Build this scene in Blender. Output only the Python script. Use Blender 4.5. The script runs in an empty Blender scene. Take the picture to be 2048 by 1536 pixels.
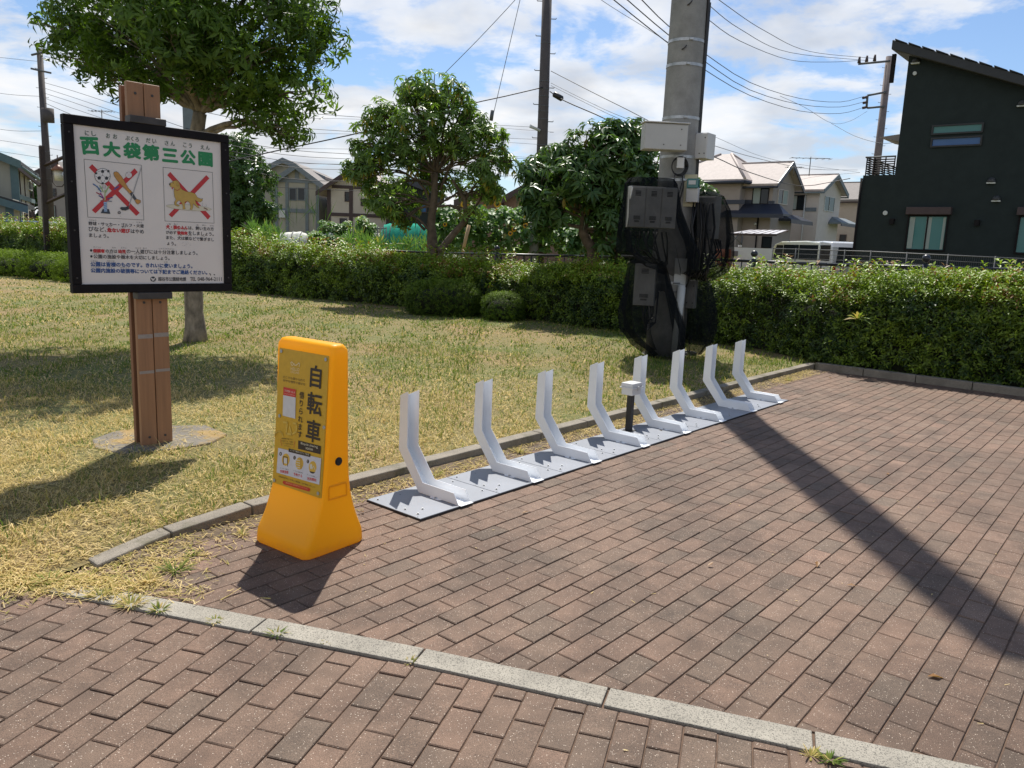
import bpy, bmesh, math, random
import numpy as np
from mathutils import Vector, Matrix
random.seed(7)
rng = np.random.default_rng(11)
R = math.radians
sc = bpy.context.scene
C = sc.collection

# ------------------------------------------------------------------ camera
H = 1.438
F_PX, PITCH, ROLL = 1573.8, R(10.078), R(2.29)
cam_d = bpy.data.cameras.new('camera')
cam = bpy.data.objects.new('camera', cam_d)
C.objects.link(cam)
cam_d.sensor_width = 36
cam_d.lens = F_PX / 2048 * 36
cam_d.clip_start = 0.05
cam_d.clip_end = 3000
cam.matrix_world = (Matrix.Translation((0, 0, H)) @ Matrix.Rotation(math.pi / 2 - PITCH, 4, 'X')
                    @ Matrix.Rotation(ROLL, 4, 'Z'))
sc.camera = cam

# ------------------------------------------------------------------ sky and sun
SUN_EL, SUN_ROT = R(57), R(0.3)
world = bpy.data.worlds.new('World')
sc.world = world
world.use_nodes = True
nt = world.node_tree
nt.nodes.clear()
N = nt.nodes.new
L = nt.links.new


def wmath(op, a, b=None, c=None, tree=None):
    t = tree or nt
    n = t.nodes.new('ShaderNodeMath')
    n.operation = op
    for i, v in enumerate((a, b, c)):
        if v is None:
            continue
        if isinstance(v, (int, float)):
            n.inputs[i].default_value = v
        else:
            t.links.new(v, n.inputs[i])
    return n.outputs[0]


out = N('ShaderNodeOutputWorld')
bg = N('ShaderNodeBackground')
sky = N('ShaderNodeTexSky')
sky.sky_type = 'NISHITA'
sky.sun_disc = False
sky.sun_elevation = SUN_EL
sky.sun_rotation = SUN_ROT
sky.air_density = 1.0
sky.dust_density = 0.5
sky.ozone_density = 3.0
tc = N('ShaderNodeTexCoord')
sep = N('ShaderNodeSeparateXYZ')
L(tc.outputs['Generated'], sep.inputs[0])
zc = wmath('MAXIMUM', sep.outputs['Z'], 0.0)
den = wmath('ADD', zc, 0.22)
ux = wmath('DIVIDE', sep.outputs['X'], den)
uy = wmath('DIVIDE', sep.outputs['Y'], den)
cmb = N('ShaderNodeCombineXYZ')
L(ux, cmb.inputs[0])
L(uy, cmb.inputs[1])


def cloud_noise(scale, detail, offs, rough=0.55, stretch=(1, 1, 1)):
    mp = N('ShaderNodeMapping')
    mp.inputs['Location'].default_value = offs
    mp.inputs['Scale'].default_value = stretch
    L(cmb.outputs[0], mp.inputs[0])
    n = N('ShaderNodeTexNoise')
    n.inputs['Scale'].default_value = scale
    n.inputs['Detail'].default_value = detail
    n.inputs['Roughness'].default_value = rough
    n.inputs['Distortion'].default_value = 0.25
    L(mp.outputs[0], n.inputs['Vector'])
    return n.outputs['Fac']


def ramp(fac, stops, tree=None):
    t = tree or nt
    r = t.nodes.new('ShaderNodeValToRGB')
    el = r.color_ramp.elements
    while len(el) < len(stops):
        el.new(0.5)
    for e, (p, c) in zip(el, stops):
        e.position = p
        e.color = (c, c, c, 1) if isinstance(c, (int, float)) else (*c, 1)
    t.links.new(fac, r.inputs[0])
    return r.outputs[0]


big = cloud_noise(1.05, 7, (3.1, 1.7, 0.4), 0.56)
fine = cloud_noise(3.2, 8, (7.3, 2.2, 1.4), 0.6)
mixn = wmath('ADD', wmath('MULTIPLY', big, 0.66), wmath('MULTIPLY', fine, 0.34))
low = wmath('MULTIPLY', wmath('SUBTRACT', 0.26, zc), 0.10)
cov = ramp(wmath('ADD', mixn, low), [(0.445, 0), (0.49, 0.78), (0.56, 1.0)])
shade = ramp(cloud_noise(2.4, 5, (3.45, 1.62, 0.4), 0.5), [(0.42, (6.9, 6.95, 7.05)), (0.62, (4.6, 4.85, 5.3))])
skyc = N('ShaderNodeMix')
skyc.data_type = 'RGBA'
skyc.blend_type = 'MULTIPLY'
skyc.inputs['Factor'].default_value = 1
L(sky.outputs[0], skyc.inputs['A'])
skyc.inputs['B'].default_value = (0.76, 0.82, 0.90, 1)
cm = N('ShaderNodeMix')
cm.data_type = 'RGBA'
L(cov, cm.inputs['Factor'])
L(skyc.outputs['Result'], cm.inputs['A'])
L(shade, cm.inputs['B'])
L(cm.outputs['Result'], bg.inputs[0])
bg.inputs[1].default_value = 0.1
L(bg.outputs[0], out.inputs[0])

sun_d = bpy.data.lights.new('sun', 'SUN')
sun_d.energy = 4.6
sun_d.angle = R(0.53)
sun_d.color = (1.0, 0.95, 0.87)
sun = bpy.data.objects.new('sun', sun_d)
C.objects.link(sun)
sdir = Vector((math.sin(SUN_ROT) * math.cos(SUN_EL), math.cos(SUN_ROT) * math.cos(SUN_EL), math.sin(SUN_EL)))
sun.rotation_euler = sdir.to_track_quat('Z', 'Y').to_euler()

sc.view_settings.view_transform = 'Standard'
sc.view_settings.look = 'None'
sc.view_settings.gamma = 1
sc.view_settings.use_curve_mapping = False
sc.view_settings.exposure = 0.5
sc.cycles.max_bounces = 6
sc.cycles.transparent_max_bounces = 12
sc.render.engine = 'CYCLES'

# ------------------------------------------------------------------ survey helpers (places measured from the photograph)
def ray(px, py):
    dx, dy = px - 1024, py - 768
    u = dx * math.cos(ROLL) + dy * math.sin(ROLL)
    v = -dx * math.sin(ROLL) + dy * math.cos(ROLL)
    zc_ = -v / F_PX
    return np.array([u / F_PX, math.cos(PITCH) + zc_ * math.sin(PITCH), -math.sin(PITCH) + zc_ * math.cos(PITCH)])


def G(px, py, z=0.0):
    d = ray(px, py)
    t = (z - H) / d[2]
    return (d[0] * t, d[1] * t)


def at(px, py, Y):
    d = ray(px, py)
    t = Y / d[1]
    return Vector((d[0] * t, Y, H + d[2] * t))


DA = np.array([math.sin(R(40)), math.cos(R(40))])      # along the cycle strip
NA = np.array([DA[1], -DA[0]])                          # from the lawn towards the paving
F0 = np.array([-0.45, 3.90])                            # near front corner of the strip


def strip(a, n, z=0.0):
    p = F0 + DA * a + NA * n
    return Vector((p[0], p[1], z))


# ------------------------------------------------------------------ materials
MATS = {}


def newmat(name):
    m = bpy.data.materials.new(name)
    m.use_nodes = True
    t = m.node_tree
    b = t.nodes['Principled BSDF']
    MATS[name] = m
    return m, t, b


def texnoise(t, scale, detail=4, coord='Object', rough=0.55, dist=0.0, stretch=None):
    n = t.nodes.new('ShaderNodeTexNoise')
    n.inputs['Scale'].default_value = scale
    n.inputs['Detail'].default_value = detail
    n.inputs['Roughness'].default_value = rough
    n.inputs['Distortion'].default_value = dist
    if coord == 'World':
        g = t.nodes.new('ShaderNodeNewGeometry')
        o = g.outputs['Position']
    else:
        g = t.nodes.new('ShaderNodeTexCoord')
        o = g.outputs[coord]
    if stretch:
        mp = t.nodes.new('ShaderNodeMapping')
        mp.inputs['Scale'].default_value = stretch
        t.links.new(o, mp.inputs[0])
        o = mp.outputs[0]
    t.links.new(o, n.inputs['Vector'])
    return n.outputs['Fac']


def mixc(t, fac, a, b, blend='MIX'):
    m = t.nodes.new('ShaderNodeMix')
    m.data_type = 'RGBA'
    m.blend_type = blend
    for key, v in (('Factor', fac), ('A', a), ('B', b)):
        if isinstance(v, tuple):
            m.inputs[key].default_value = (*v, 1) if len(v) == 3 else v
        elif isinstance(v, (int, float)):
            m.inputs[key].default_value = v
        else:
            t.links.new(v, m.inputs[key])
    return m.outputs['Result']


def bump(t, b, h, strength=0.3, dist=0.01):
    n = t.nodes.new('ShaderNodeBump')
    n.inputs['Strength'].default_value = strength
    n.inputs['Distance'].default_value = dist
    t.links.new(h, n.inputs['Height'])
    t.links.new(n.outputs[0], b.inputs['Normal'])


def plain(name, col, rough=0.6, var=0.15, scale=6.0, metal=0.0, bs=0.0, fine=60.0, spec=0.5, coord='Object', stretch=None):
    m, t, b = newmat(name)
    lo = tuple(c * (1 - var) for c in col)
    hi = tuple(min(1, c * (1 + var)) for c in col)
    n1 = texnoise(t, scale, 5, coord, 0.6, stretch=stretch)
    f = ramp(n1, [(0.3, 0), (0.7, 1)], t)
    c = mixc(t, f, lo, hi)
    t.links.new(c, b.inputs['Base Color'])
    b.inputs['Roughness'].default_value = rough
    b.inputs['Metallic'].default_value = metal
    b.inputs['Specular IOR Level'].default_value = spec
    if bs:
        bump(t, b, texnoise(t, fine, 3, coord), bs, 0.004)
    return m


def attr(t, name='tone'):
    a = t.nodes.new('ShaderNodeAttribute')
    a.attribute_name = name
    return a.outputs['Fac']


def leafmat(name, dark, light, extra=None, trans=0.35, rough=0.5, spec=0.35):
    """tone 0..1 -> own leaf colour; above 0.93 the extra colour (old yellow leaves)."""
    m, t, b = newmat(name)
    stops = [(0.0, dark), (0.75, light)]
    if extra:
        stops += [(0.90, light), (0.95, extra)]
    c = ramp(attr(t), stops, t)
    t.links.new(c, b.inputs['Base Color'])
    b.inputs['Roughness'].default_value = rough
    b.inputs['Specular IOR Level'].default_value = spec
    tr = t.nodes.new('ShaderNodeBsdfTranslucent')
    bright = mixc(t, 1.0, c, (1.25, 1.35, 0.55), 'MULTIPLY')
    t.links.new(bright, tr.inputs[0])
    ms = t.nodes.new('ShaderNodeMixShader')
    ms.inputs[0].default_value = trans
    t.links.new(b.outputs[0], ms.inputs[1])
    t.links.new(tr.outputs[0], ms.inputs[2])
    t.links.new(ms.outputs[0], t.nodes['Material Output'].inputs[0])
    return m


def paver_mat():
    m, t, b = newmat('paver')
    base = ramp(attr(t), [(0.0, (0.130, 0.092, 0.065)), (0.3, (0.152, 0.100, 0.069)), (0.6, (0.172, 0.107, 0.073)),
                          (0.8, (0.168, 0.114, 0.080)), (1.0, (0.210, 0.130, 0.090))], t)
    blot = ramp(texnoise(t, 9, 4, 'World', 0.6), [(0.35, 0.80), (0.7, 1.12)], t)
    c = mixc(t, 1.0, base, blot, 'MULTIPLY')
    wide = ramp(texnoise(t, 0.7, 3, 'World', 0.5), [(0.3, 0.88), (0.7, 1.10)], t)
    c = mixc(t, 1.0, c, wide, 'MULTIPLY')
    grain = ramp(texnoise(t, 330, 3, 'World', 0.75), [(0.34, 0.50), (0.5, 1.0), (0.66, 1.62)], t)
    dirt = ramp(texnoise(t, 1.6, 6, 'World', 0.7, 0.6), [(0.40, 0.72), (0.52, 1.0), (0.75, 1.12)], t)
    c = mixc(t, 1.0, c, dirt, 'MULTIPLY')
    c = mixc(t, 1.0, c, grain, 'MULTIPLY')
    v = t.nodes.new('ShaderNodeTexVoronoi')
    v.inputs['Scale'].default_value = 210
    g = t.nodes.new('ShaderNodeNewGeometry')
    t.links.new(g.outputs['Position'], v.inputs['Vector'])
    sep_ = t.nodes.new('ShaderNodeSeparateColor')
    t.links.new(v.outputs['Color'], sep_.inputs[0])
    pick = wmath('GREATER_THAN', sep_.outputs[0], 0.76, tree=t)
    near = wmath('LESS_THAN', v.outputs['Distance'], wmath('MULTIPLY', sep_.outputs[1], 0.36, tree=t), tree=t)
    fl = wmath('MULTIPLY', pick, near, tree=t)
    fl = wmath('MULTIPLY', fl, 0.75, tree=t)
    c = mixc(t, fl, c, (0.66, 0.56, 0.45))
    # damp dark soil stain along the gutter
    sp_ = t.nodes.new('ShaderNodeSeparateXYZ')
    t.links.new(g.outputs['Position'], sp_.inputs[0])
    nn = wmath('ADD', wmath('MULTIPLY', wmath('SUBTRACT', sp_.outputs[0], float(F0[0]), tree=t), float(NA[0]), tree=t),
               wmath('MULTIPLY', wmath('SUBTRACT', sp_.outputs[1], float(F0[1]), tree=t), float(NA[1]), tree=t), tree=t)
    edge = wmath('ADD', nn, wmath('MULTIPLY', texnoise(t, 4.5, 5, 'World', 0.7), 0.45, tree=t), tree=t)
    st = ramp(wmath('ADD', edge, 0.6, tree=t), [(0.10, 0.55), (0.42, 1.0)], t)
    c = mixc(t, 1.0, c, st, 'MULTIPLY')
    t.links.new(c, b.inputs['Base Color'])
    b.inputs['Roughness'].default_value = 0.78
    b.inputs['Specular IOR Level'].default_value = 0.35
    bump(t, b, texnoise(t, 260, 3, 'World', 0.7), 0.55, 0.002)
    return m


def concrete(name, col, speck=0.25, coord='World', moss=None):
    m, t, b = newmat(name)
    lo = tuple(c * 0.75 for c in col)
    hi = tuple(c * 1.15 for c in col)
    c = mixc(t, ramp(texnoise(t, 5, 5, coord, 0.65), [(0.3, 0), (0.7, 1)], t), lo, hi)
    s = ramp(texnoise(t, 230, 2, coord, 0.6), [(0.36, 1 - speck * 1.6), (0.46, 1.0), (0.7, 1.0 + speck * 0.4)], t)
    c = mixc(t, 1.0, c, s, 'MULTIPLY')
    if moss:
        f = ramp(texnoise(t, 3.3, 6, coord, 0.7), [(0.52, 0), (0.62, 0.8)], t)
        c = mixc(t, f, c, moss)
    t.links.new(c, b.inputs['Base Color'])
    b.inputs['Roughness'].default_value = 0.85
    bump(t, b, texnoise(t, 150, 4, coord, 0.7), 0.5, 0.002)
    return m


paver_mat()
concrete('band_stone', (0.295, 0.27, 0.220), 0.40)
concrete('kerb_stone', (0.235, 0.205, 0.160), 0.35, moss=(0.11, 0.10, 0.055))
concrete('slab_stone', (0.165, 0.145, 0.115), 0.25, moss=(0.32, 0.20, 0.05))
concrete('pole_concrete', (0.285, 0.28, 0.265), 0.12, 'Object')
plain('joint_sand', (0.125, 0.078, 0.052), 0.95, 0.35, 20, bs=0.6, coord='World')
plain('soil', (0.115, 0.082, 0.05), 0.95, 0.35, 14, bs=0.8, coord='World')
plain('far_ground', (0.09, 0.10, 0.045), 0.95, 0.3, 0.4, coord='World')
plain('rack_white', (0.80, 0.82, 0.84), 0.32, 0.03, 5, bs=0.04, fine=300)
plain('plate_grey', (0.235, 0.25, 0.28), 0.42, 0.06, 4, metal=0.25, bs=0.05, fine=200)
plain('rubber', (0.015, 0.015, 0.016), 0.7, 0.1)
plain('steel', (0.42, 0.43, 0.44), 0.45, 0.15, 20, metal=0.8)
plain('cable', (0.012, 0.012, 0.013), 0.45, 0.1)
plain('frame_black', (0.012, 0.010, 0.011), 0.7, 0.25, 12, bs=0.1, spec=0.15)
plain('bracket_dark', (0.05, 0.043, 0.04), 0.6, 0.25, 14, bs=0.15)
plain('plank', (0.31, 0.155, 0.075), 0.62, 0.16, 3.0, bs=0.18, fine=40, stretch=(14, 14, 0.8))
plain('plank_old', (0.22, 0.10, 0.05), 0.65, 0.18, 3.0, bs=0.18, fine=40, stretch=(14, 14, 0.8))
plain('tape', (0.30, 0.255, 0.225), 0.5, 0.12, 30)
plain('sign_white', (0.70, 0.64, 0.60), 0.35, 0.035, 3, spec=0.4)
plain('bark', (0.115, 0.085, 0.060), 0.9, 0.45, 9, bs=0.9, fine=38)
plain('bark_pale', (0.20, 0.165, 0.125), 0.9, 0.60, 13, bs=1.0, fine=22, stretch=(1, 1, 0.5))
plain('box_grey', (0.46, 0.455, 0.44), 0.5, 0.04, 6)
plain('box_grey_pale', (0.58, 0.575, 0.56), 0.45, 0.04, 6)  # paler grey for the whiter boxes, hood and small cabinet
plain('box_cream', (0.55, 0.50, 0.33), 0.6, 0.08, 6)
plain('dark_wood', (0.040, 0.024, 0.020), 0.65, 0.35, 9, bs=0.3)
plain('copper', (0.24, 0.10, 0.06), 0.5, 0.2, 9)
plain('fence_black', (0.02, 0.022, 0.028), 0.35, 0.1)
plain('pole_dark', (0.085, 0.072, 0.068), 0.8, 0.12, 4, bs=0.2)
plain('pole_brown', (0.17, 0.14, 0.135), 0.85, 0.15, 4, bs=0.2)
plain('wire', (0.03, 0.03, 0.034), 0.6, 0.05)
plain('wire_grey', (0.12, 0.12, 0.125), 0.6, 0.05)
plain('stucco_dark', (0.023, 0.031, 0.031), 0.9, 0.10, 3, bs=0.4, fine=30, spec=0.2)
plain('roof_dark', (0.022, 0.024, 0.026), 0.6, 0.15, 5, bs=0.3)
plain('stucco_taupe', (0.30, 0.262, 0.238), 0.9, 0.06, 2, bs=0.2, fine=20)
plain('stucco_taupe_dark', (0.21, 0.18, 0.17), 0.9, 0.06, 2)
plain('stucco_white', (0.52, 0.48, 0.44), 0.9, 0.05, 2, bs=0.2, fine=20)
plain('stucco_cream', (0.50, 0.455, 0.39), 0.9, 0.06, 2, bs=0.2, fine=20)
plain('stucco_olive', (0.335, 0.325, 0.27), 0.9, 0.06, 2, bs=0.2, fine=20)
plain('stucco_tan', (0.40, 0.34, 0.28), 0.9, 0.06, 2)
plain('brick_brown', (0.20, 0.13, 0.095), 0.9, 0.2, 6, bs=0.3)
plain('trim_brown', (0.06, 0.04, 0.04), 0.7, 0.1)
plain('trim_greyblue', (0.15, 0.18, 0.20), 0.7, 0.1)
plain('trim_teal', (0.10, 0.16, 0.165), 0.7, 0.1)
plain('trim_navy', (0.022, 0.028, 0.045), 0.45, 0.1)
plain('roof_pink', (0.42, 0.36, 0.325), 0.7, 0.12, 4, bs=0.3, fine=9)
plain('roof_grey', (0.20, 0.18, 0.165), 0.8, 0.12, 4, bs=0.3, fine=9)
plain('van_white', (0.66, 0.68, 0.60), 0.15, 0.02, 2)
plain('van_silver', (0.60, 0.62, 0.66), 0.18, 0.02, 2)
plain('red_lamp', (0.45, 0.015, 0.02), 0.2, 0.1)
plain('tyre', (0.02, 0.02, 0.02), 0.8, 0.1)
plain('netting_white', (0.62, 0.62, 0.55), 0.9, 0.12, 8)
plain('stake_wood', (0.50, 0.34, 0.18), 0.7, 0.15, 5)
plain('wall_pale', (0.52, 0.54, 0.53), 0.85, 0.04, 4)
plain('poly_sheet', (0.62, 0.60, 0.60), 0.3, 0.05, 3)
plain('rail_grey', (0.10, 0.105, 0.11), 0.6, 0.08)
plain('curtain', (0.27, 0.32, 0.30), 0.8, 0.10, 12, stretch=(6, 6, 0.4))
plain('petal', (0.75, 0.42, 0.02), 0.6, 0.15, 30)
plain('seed_head', (0.07, 0.04, 0.02), 0.9, 0.2, 30)
plain('stem_green', (0.08, 0.13, 0.04), 0.7, 0.2, 10)
plain('blue_sheet', (0.05, 0.09, 0.22), 0.5, 0.1)
plain('pot_orange', (0.42, 0.12, 0.04), 0.6, 0.2)
plain('straw_litter', (0.40, 0.30, 0.15), 0.9, 0.35, 60, coord='World')
plain('lamp_glass', (0.62, 0.58, 0.48), 0.2, 0.05)


def glass(name, col, rough=0.06):
    m, t, b = newmat(name)
    b.inputs['Base Color'].default_value = (*col, 1)
    b.inputs['Roughness'].default_value = rough
    b.inputs['Specular IOR Level'].default_value = 0.35
    bump(t, b, texnoise(t, 2.0, 2), 0.03, 0.02)
    return m


glass('glass_dark', (0.015, 0.02, 0.024))
glass('glass_teal', (0.05, 0.17, 0.165))
glass('glass_blue', (0.03, 0.10, 0.26))


def netmat(name, col, open_, scale=None):
    m, t, b = newmat(name)
    b.inputs['Base Color'].default_value = (*col, 1)
    b.inputs['Roughness'].default_value = 0.95
    b.inputs['Specular IOR Level'].default_value = 0.05
    tp = t.nodes.new('ShaderNodeBsdfTransparent')
    ms = t.nodes.new('ShaderNodeMixShader')
    f = ramp(texnoise(t, 6, 4), [(0.3, open_ * 0.82), (0.7, min(1, open_ * 1.15))], t)
    t.links.new(f, ms.inputs[0])
    t.links.new(b.outputs[0], ms.inputs[1])
    t.links.new(tp.outputs[0], ms.inputs[2])
    t.links.new(ms.outputs[0], t.nodes['Material Output'].inputs[0])
    return m


netmat('net_black', (0.010, 0.012, 0.014), 0.40)
netmat('net_green', (0.05, 0.42, 0.30), 0.35)
netmat('net_pale', (0.55, 0.62, 0.50), 0.30)

# orange blow moulded plastic: a little light goes through it
m_, t_, b_ = newmat('plastic_orange')
b_.inputs['Base Color'].default_value = (1.0, 0.52, 0.003, 1)
b_.inputs['Roughness'].default_value = 0.42
tr_ = t_.nodes.new('ShaderNodeBsdfTranslucent')
tr_.inputs[0].default_value = (1.0, 0.62, 0.003, 1)
ms_ = t_.nodes.new('ShaderNodeMixShader')
ms_.inputs[0].default_value = 0.45
t_.links.new(b_.outputs[0], ms_.inputs[1])
t_.links.new(tr_.outputs[0], ms_.inputs[2])
t_.links.new(ms_.outputs[0], t_.nodes['Material Output'].inputs[0])
bump(t_, b_, texnoise(t_, 3.5, 4), 0.12, 0.01)
tcz = t_.nodes.new('ShaderNodeTexCoord')
spz = t_.nodes.new('ShaderNodeSeparateXYZ')
t_.links.new(tcz.outputs['Object'], spz.inputs[0])
dz_ = wmath('ADD', spz.outputs[2], wmath('MULTIPLY', texnoise(t_, 14, 5, rough=0.7), -0.10, tree=t_), tree=t_)
df_ = ramp(wmath('ADD', dz_, 0.5, tree=t_), [(0.455, 0.55), (0.49, 0.10), (0.56, 0.0)], t_)
sc_n = ramp(texnoise(t_, 9, 8, rough=0.8, stretch=(1, 1, 5)), [(0.64, 0.0), (0.70, 0.22)], t_)
df_ = wmath('MAXIMUM', df_, sc_n, tree=t_)
cc_ = mixc(t_, df_, (1.0, 0.52, 0.003), (0.55, 0.33, 0.10))
t_.links.new(cc_, b_.inputs['Base Color'])

m_, t_, b_ = newmat('grass')
c_ = ramp(attr(t_), [(0.0, (0.06, 0.135, 0.018)), (0.30, (0.165, 0.245, 0.036)), (0.5, (0.38, 0.34, 0.085)),
                     (0.72, (0.62, 0.47, 0.18)), (1.0, (0.84, 0.68, 0.35))], t_)
t_.links.new(c_, b_.inputs['Base Color'])
b_.inputs['Roughness'].default_value = 0.75
b_.inputs['Specular IOR Level'].default_value = 0.25
tr_ = t_.nodes.new('ShaderNodeBsdfTranslucent')
t_.links.new(c_, tr_.inputs[0])
ms_ = t_.nodes.new('ShaderNodeMixShader')
ms_.inputs[0].default_value = 0.42
t_.links.new(b_.outputs[0], ms_.inputs[1])
t_.links.new(tr_.outputs[0], ms_.inputs[2])
t_.links.new(ms_.outputs[0], t_.nodes['Material Output'].inputs[0])

m_, t_, b_ = newmat('lawn_soil')
f_ = ramp(texnoise(t_, 0.45, 5, 'World', 0.6), [(0.35, 0), (0.62, 1)], t_)
c_ = mixc(t_, f_, (0.27, 0.185, 0.08), (0.14, 0.155, 0.04))
g_ = ramp(texnoise(t_, 55, 4, 'World', 0.75), [(0.3, 0.45), (0.5, 0.95), (0.7, 1.35)], t_)
c_ = mixc(t_, 1.0, c_, g_, 'MULTIPLY')
t_.links.new(c_, b_.inputs['Base Color'])
b_.inputs['Roughness'].default_value = 0.95
bump(t_, b_, texnoise(t_, 70, 4, 'World', 0.7), 1.0, 0.015)

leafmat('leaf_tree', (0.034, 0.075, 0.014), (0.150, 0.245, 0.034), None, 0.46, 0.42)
leafmat('leaf_rosette', (0.045, 0.095, 0.024), (0.185, 0.29, 0.060), (0.33, 0.27, 0.035), 0.36, 0.38)
leafmat('leaf_dark', (0.032, 0.078, 0.022), (0.105, 0.185, 0.048), (0.25, 0.19, 0.03), 0.34, 0.33)
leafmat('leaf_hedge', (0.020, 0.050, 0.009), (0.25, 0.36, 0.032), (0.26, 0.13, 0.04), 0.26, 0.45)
leafmat('leaf_bush', (0.02, 0.05, 0.010), (0.17, 0.25, 0.028), None, 0.32, 0.65, 0.2)
leafmat('leaf_garden', (0.055, 0.125, 0.035), (0.14, 0.25, 0.075), (0.35, 0.33, 0.12), 0.35, 0.5)
leafmat('leaf_weed', (0.08, 0.16, 0.03), (0.22, 0.30, 0.06), (0.45, 0.36, 0.16), 0.35, 0.5)
plain('hedge_core', (0.022, 0.026, 0.012), 0.95, 0.4, 8)
plain('fur_dirt', (0.1, 0.08, 0.05), 0.9, 0.3)

FLAT = {}


def flat(col, rough=0.45):
    """flat print colour"""
    key = tuple(round(c, 3) for c in col)
    if key not in FLAT:
        m, t, b = newmat('print_%d' % len(FLAT))
        c = mixc(t, ramp(texnoise(t, 30, 3), [(0.3, 0), (0.7, 1)], t), tuple(c * 0.93 for c in col), tuple(min(1, c * 1.05) for c in col))
        t.links.new(c, b.inputs['Base Color'])
        b.inputs['Roughness'].default_value = rough
        FLAT[key] = m
    return FLAT[key]


def M(n):
    return MATS[n] if isinstance(n, str) else n


# ------------------------------------------------------------------ object helpers
def tag(o, label=None, cat=None, group=None, kind=None):
    if label: o['label'] = label
    if cat: o['category'] = cat
    if group: o['group'] = group
    if kind: o['kind'] = kind
    return o


def empty(name, loc=(0, 0, 0), rz=0.0, label=None, cat=None, group=None):
    o = bpy.data.objects.new(name, None)
    o.empty_display_size = 0.2
    C.objects.link(o)
    o.location = loc
    o.rotation_euler = (0, 0, rz)
    return tag(o, label, cat, group)


def link(name, me, parent=None):
    o = bpy.data.objects.new(name, me)
    C.objects.link(o)
    if parent:
        o.parent = parent
    return o


def copy_tree(o, parent=None):
    c = o.copy()
    C.objects.link(c)
    c.parent = parent
    for ch in list(o.children):
        copy_tree(ch, c)
    return c


class MB:
    def __init__(s):
        s.v, s.f, s.sm = [], [], []

    def add(s, vs, fs, smooth=False):
        n = len(s.v)
        s.v += [tuple(v) for v in vs]
        s.f += [tuple(i + n for i in f) for f in fs]
        s.sm += [smooth] * len(fs)
        return s

    def box(s, c, d, rz=0.0, taper=1.0):
        cx, cy, cz = c
        hx, hy, hz = d[0] / 2, d[1] / 2, d[2] / 2
        cr, sr = math.cos(rz), math.sin(rz)
        vs = []
        for z, k in ((-hz, 1.0), (hz, taper)):
            for x, y in ((-hx, -hy), (hx, -hy), (hx, hy), (-hx, hy)):
                x, y = x * k, y * k
                vs.append((cx + x * cr - y * sr, cy + x * sr + y * cr, cz + z))
        return s.add(vs, [(3, 2, 1, 0), (4, 5, 6, 7), (0, 1, 5, 4), (1, 2, 6, 5), (2, 3, 7, 6), (3, 0, 4, 7)])

    def prism(s, poly, vec):
        """extrude a planar polygon (3-D points) along vec"""
        n = len(poly)
        v = Vector(vec)
        a = [Vector(p) for p in poly]
        nrm = Vector((0, 0, 0))
        for i in range(n):
            nrm += a[i].cross(a[(i + 1) % n])
        if nrm.dot(v) > 0:
            a = a[::-1]
        vs = [tuple(p) for p in a] + [tuple(p + v) for p in a]
        fs = [tuple(range(n)), tuple(range(2 * n - 1, n - 1, -1))]
        fs += [(i, n + i, n + (i + 1) % n, (i + 1) % n)[::-1] for i in range(n)]
        return s.add(vs, fs)

    def tube(s, pts, r, n=8, smooth=True, caps=True):
        pts = [Vector(p) for p in pts]
        rs = r if isinstance(r, (list, tuple)) else [r] * len(pts)
        vs, fs = [], []
        ref = Vector((0, 0, 1)) if abs((pts[-1] - pts[0]).normalized().z) < 0.9 else Vector((1, 0, 0))
        for i, p in enumerate(pts):
            d = (pts[min(i + 1, len(pts) - 1)] - pts[max(i - 1, 0)]).normalized()
            a = d.cross(ref).normalized()
            b = d.cross(a)
            for k in range(n):
                t = 2 * math.pi * k / n
                vs.append(tuple(p + (a * math.cos(t) + b * math.sin(t)) * rs[i]))
        for i in range(len(pts) - 1):
            for k in range(n):
                fs.append((i * n + k, i * n + (k + 1) % n, (i + 1) * n + (k + 1) % n, (i + 1) * n + k))
        s.add(vs, fs, smooth)
        if caps:
            m = len(s.v) - len(vs)
            s.f += [tuple(m + k for k in range(n)), tuple(m + (len(pts) - 1) * n + k for k in range(n - 1, -1, -1))]
            s.sm += [False, False]
        return s

    def cyl(s, c, r, h, n=16, r2=None, smooth=True):
        c = Vector(c)
        return s.tube([c, c + Vector((0, 0, h))], [r, r if r2 is None else r2], n, smooth)

    def sphere(s, c, r, n=10, m=7, sz=1.0):
        vs, fs = [], []
        for i in range(m + 1):
            th = math.pi * i / m
            for k in range(n):
                ph = 2 * math.pi * k / n
                vs.append((c[0] + r * math.sin(th) * math.cos(ph), c[1] + r * math.sin(th) * math.sin(ph), c[2] + r * sz * math.cos(th)))
        for i in range(m):
            for k in range(n):
                fs.append((i * n + k, (i + 1) * n + k, (i + 1) * n + (k + 1) % n, i * n + (k + 1) % n))
        return s.add(vs, fs, True)

    def mesh(s, name, mat, weld=True):
        me = bpy.data.meshes.new(name)
        me.from_pydata(s.v, [], s.f)
        me.polygons.foreach_set('use_smooth', s.sm)
        me.update()
        bm = bmesh.new()
        bm.from_mesh(me)
        bmesh.ops.recalc_face_normals(bm, faces=bm.faces)
        bm.to_mesh(me)
        bm.free()
        me.materials.append(M(mat))
        return me

    def build(s, name, mat, parent=None, bevel=0.0, seg=1):
        o = link(name, s.mesh(name, mat), parent)
        if bevel:
            b = o.modifiers.new('bevel', 'BEVEL')
            b.width = bevel
            b.segments = seg
            b.limit_method = 'ANGLE'
            b.angle_limit = R(40)
        return o


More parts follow.
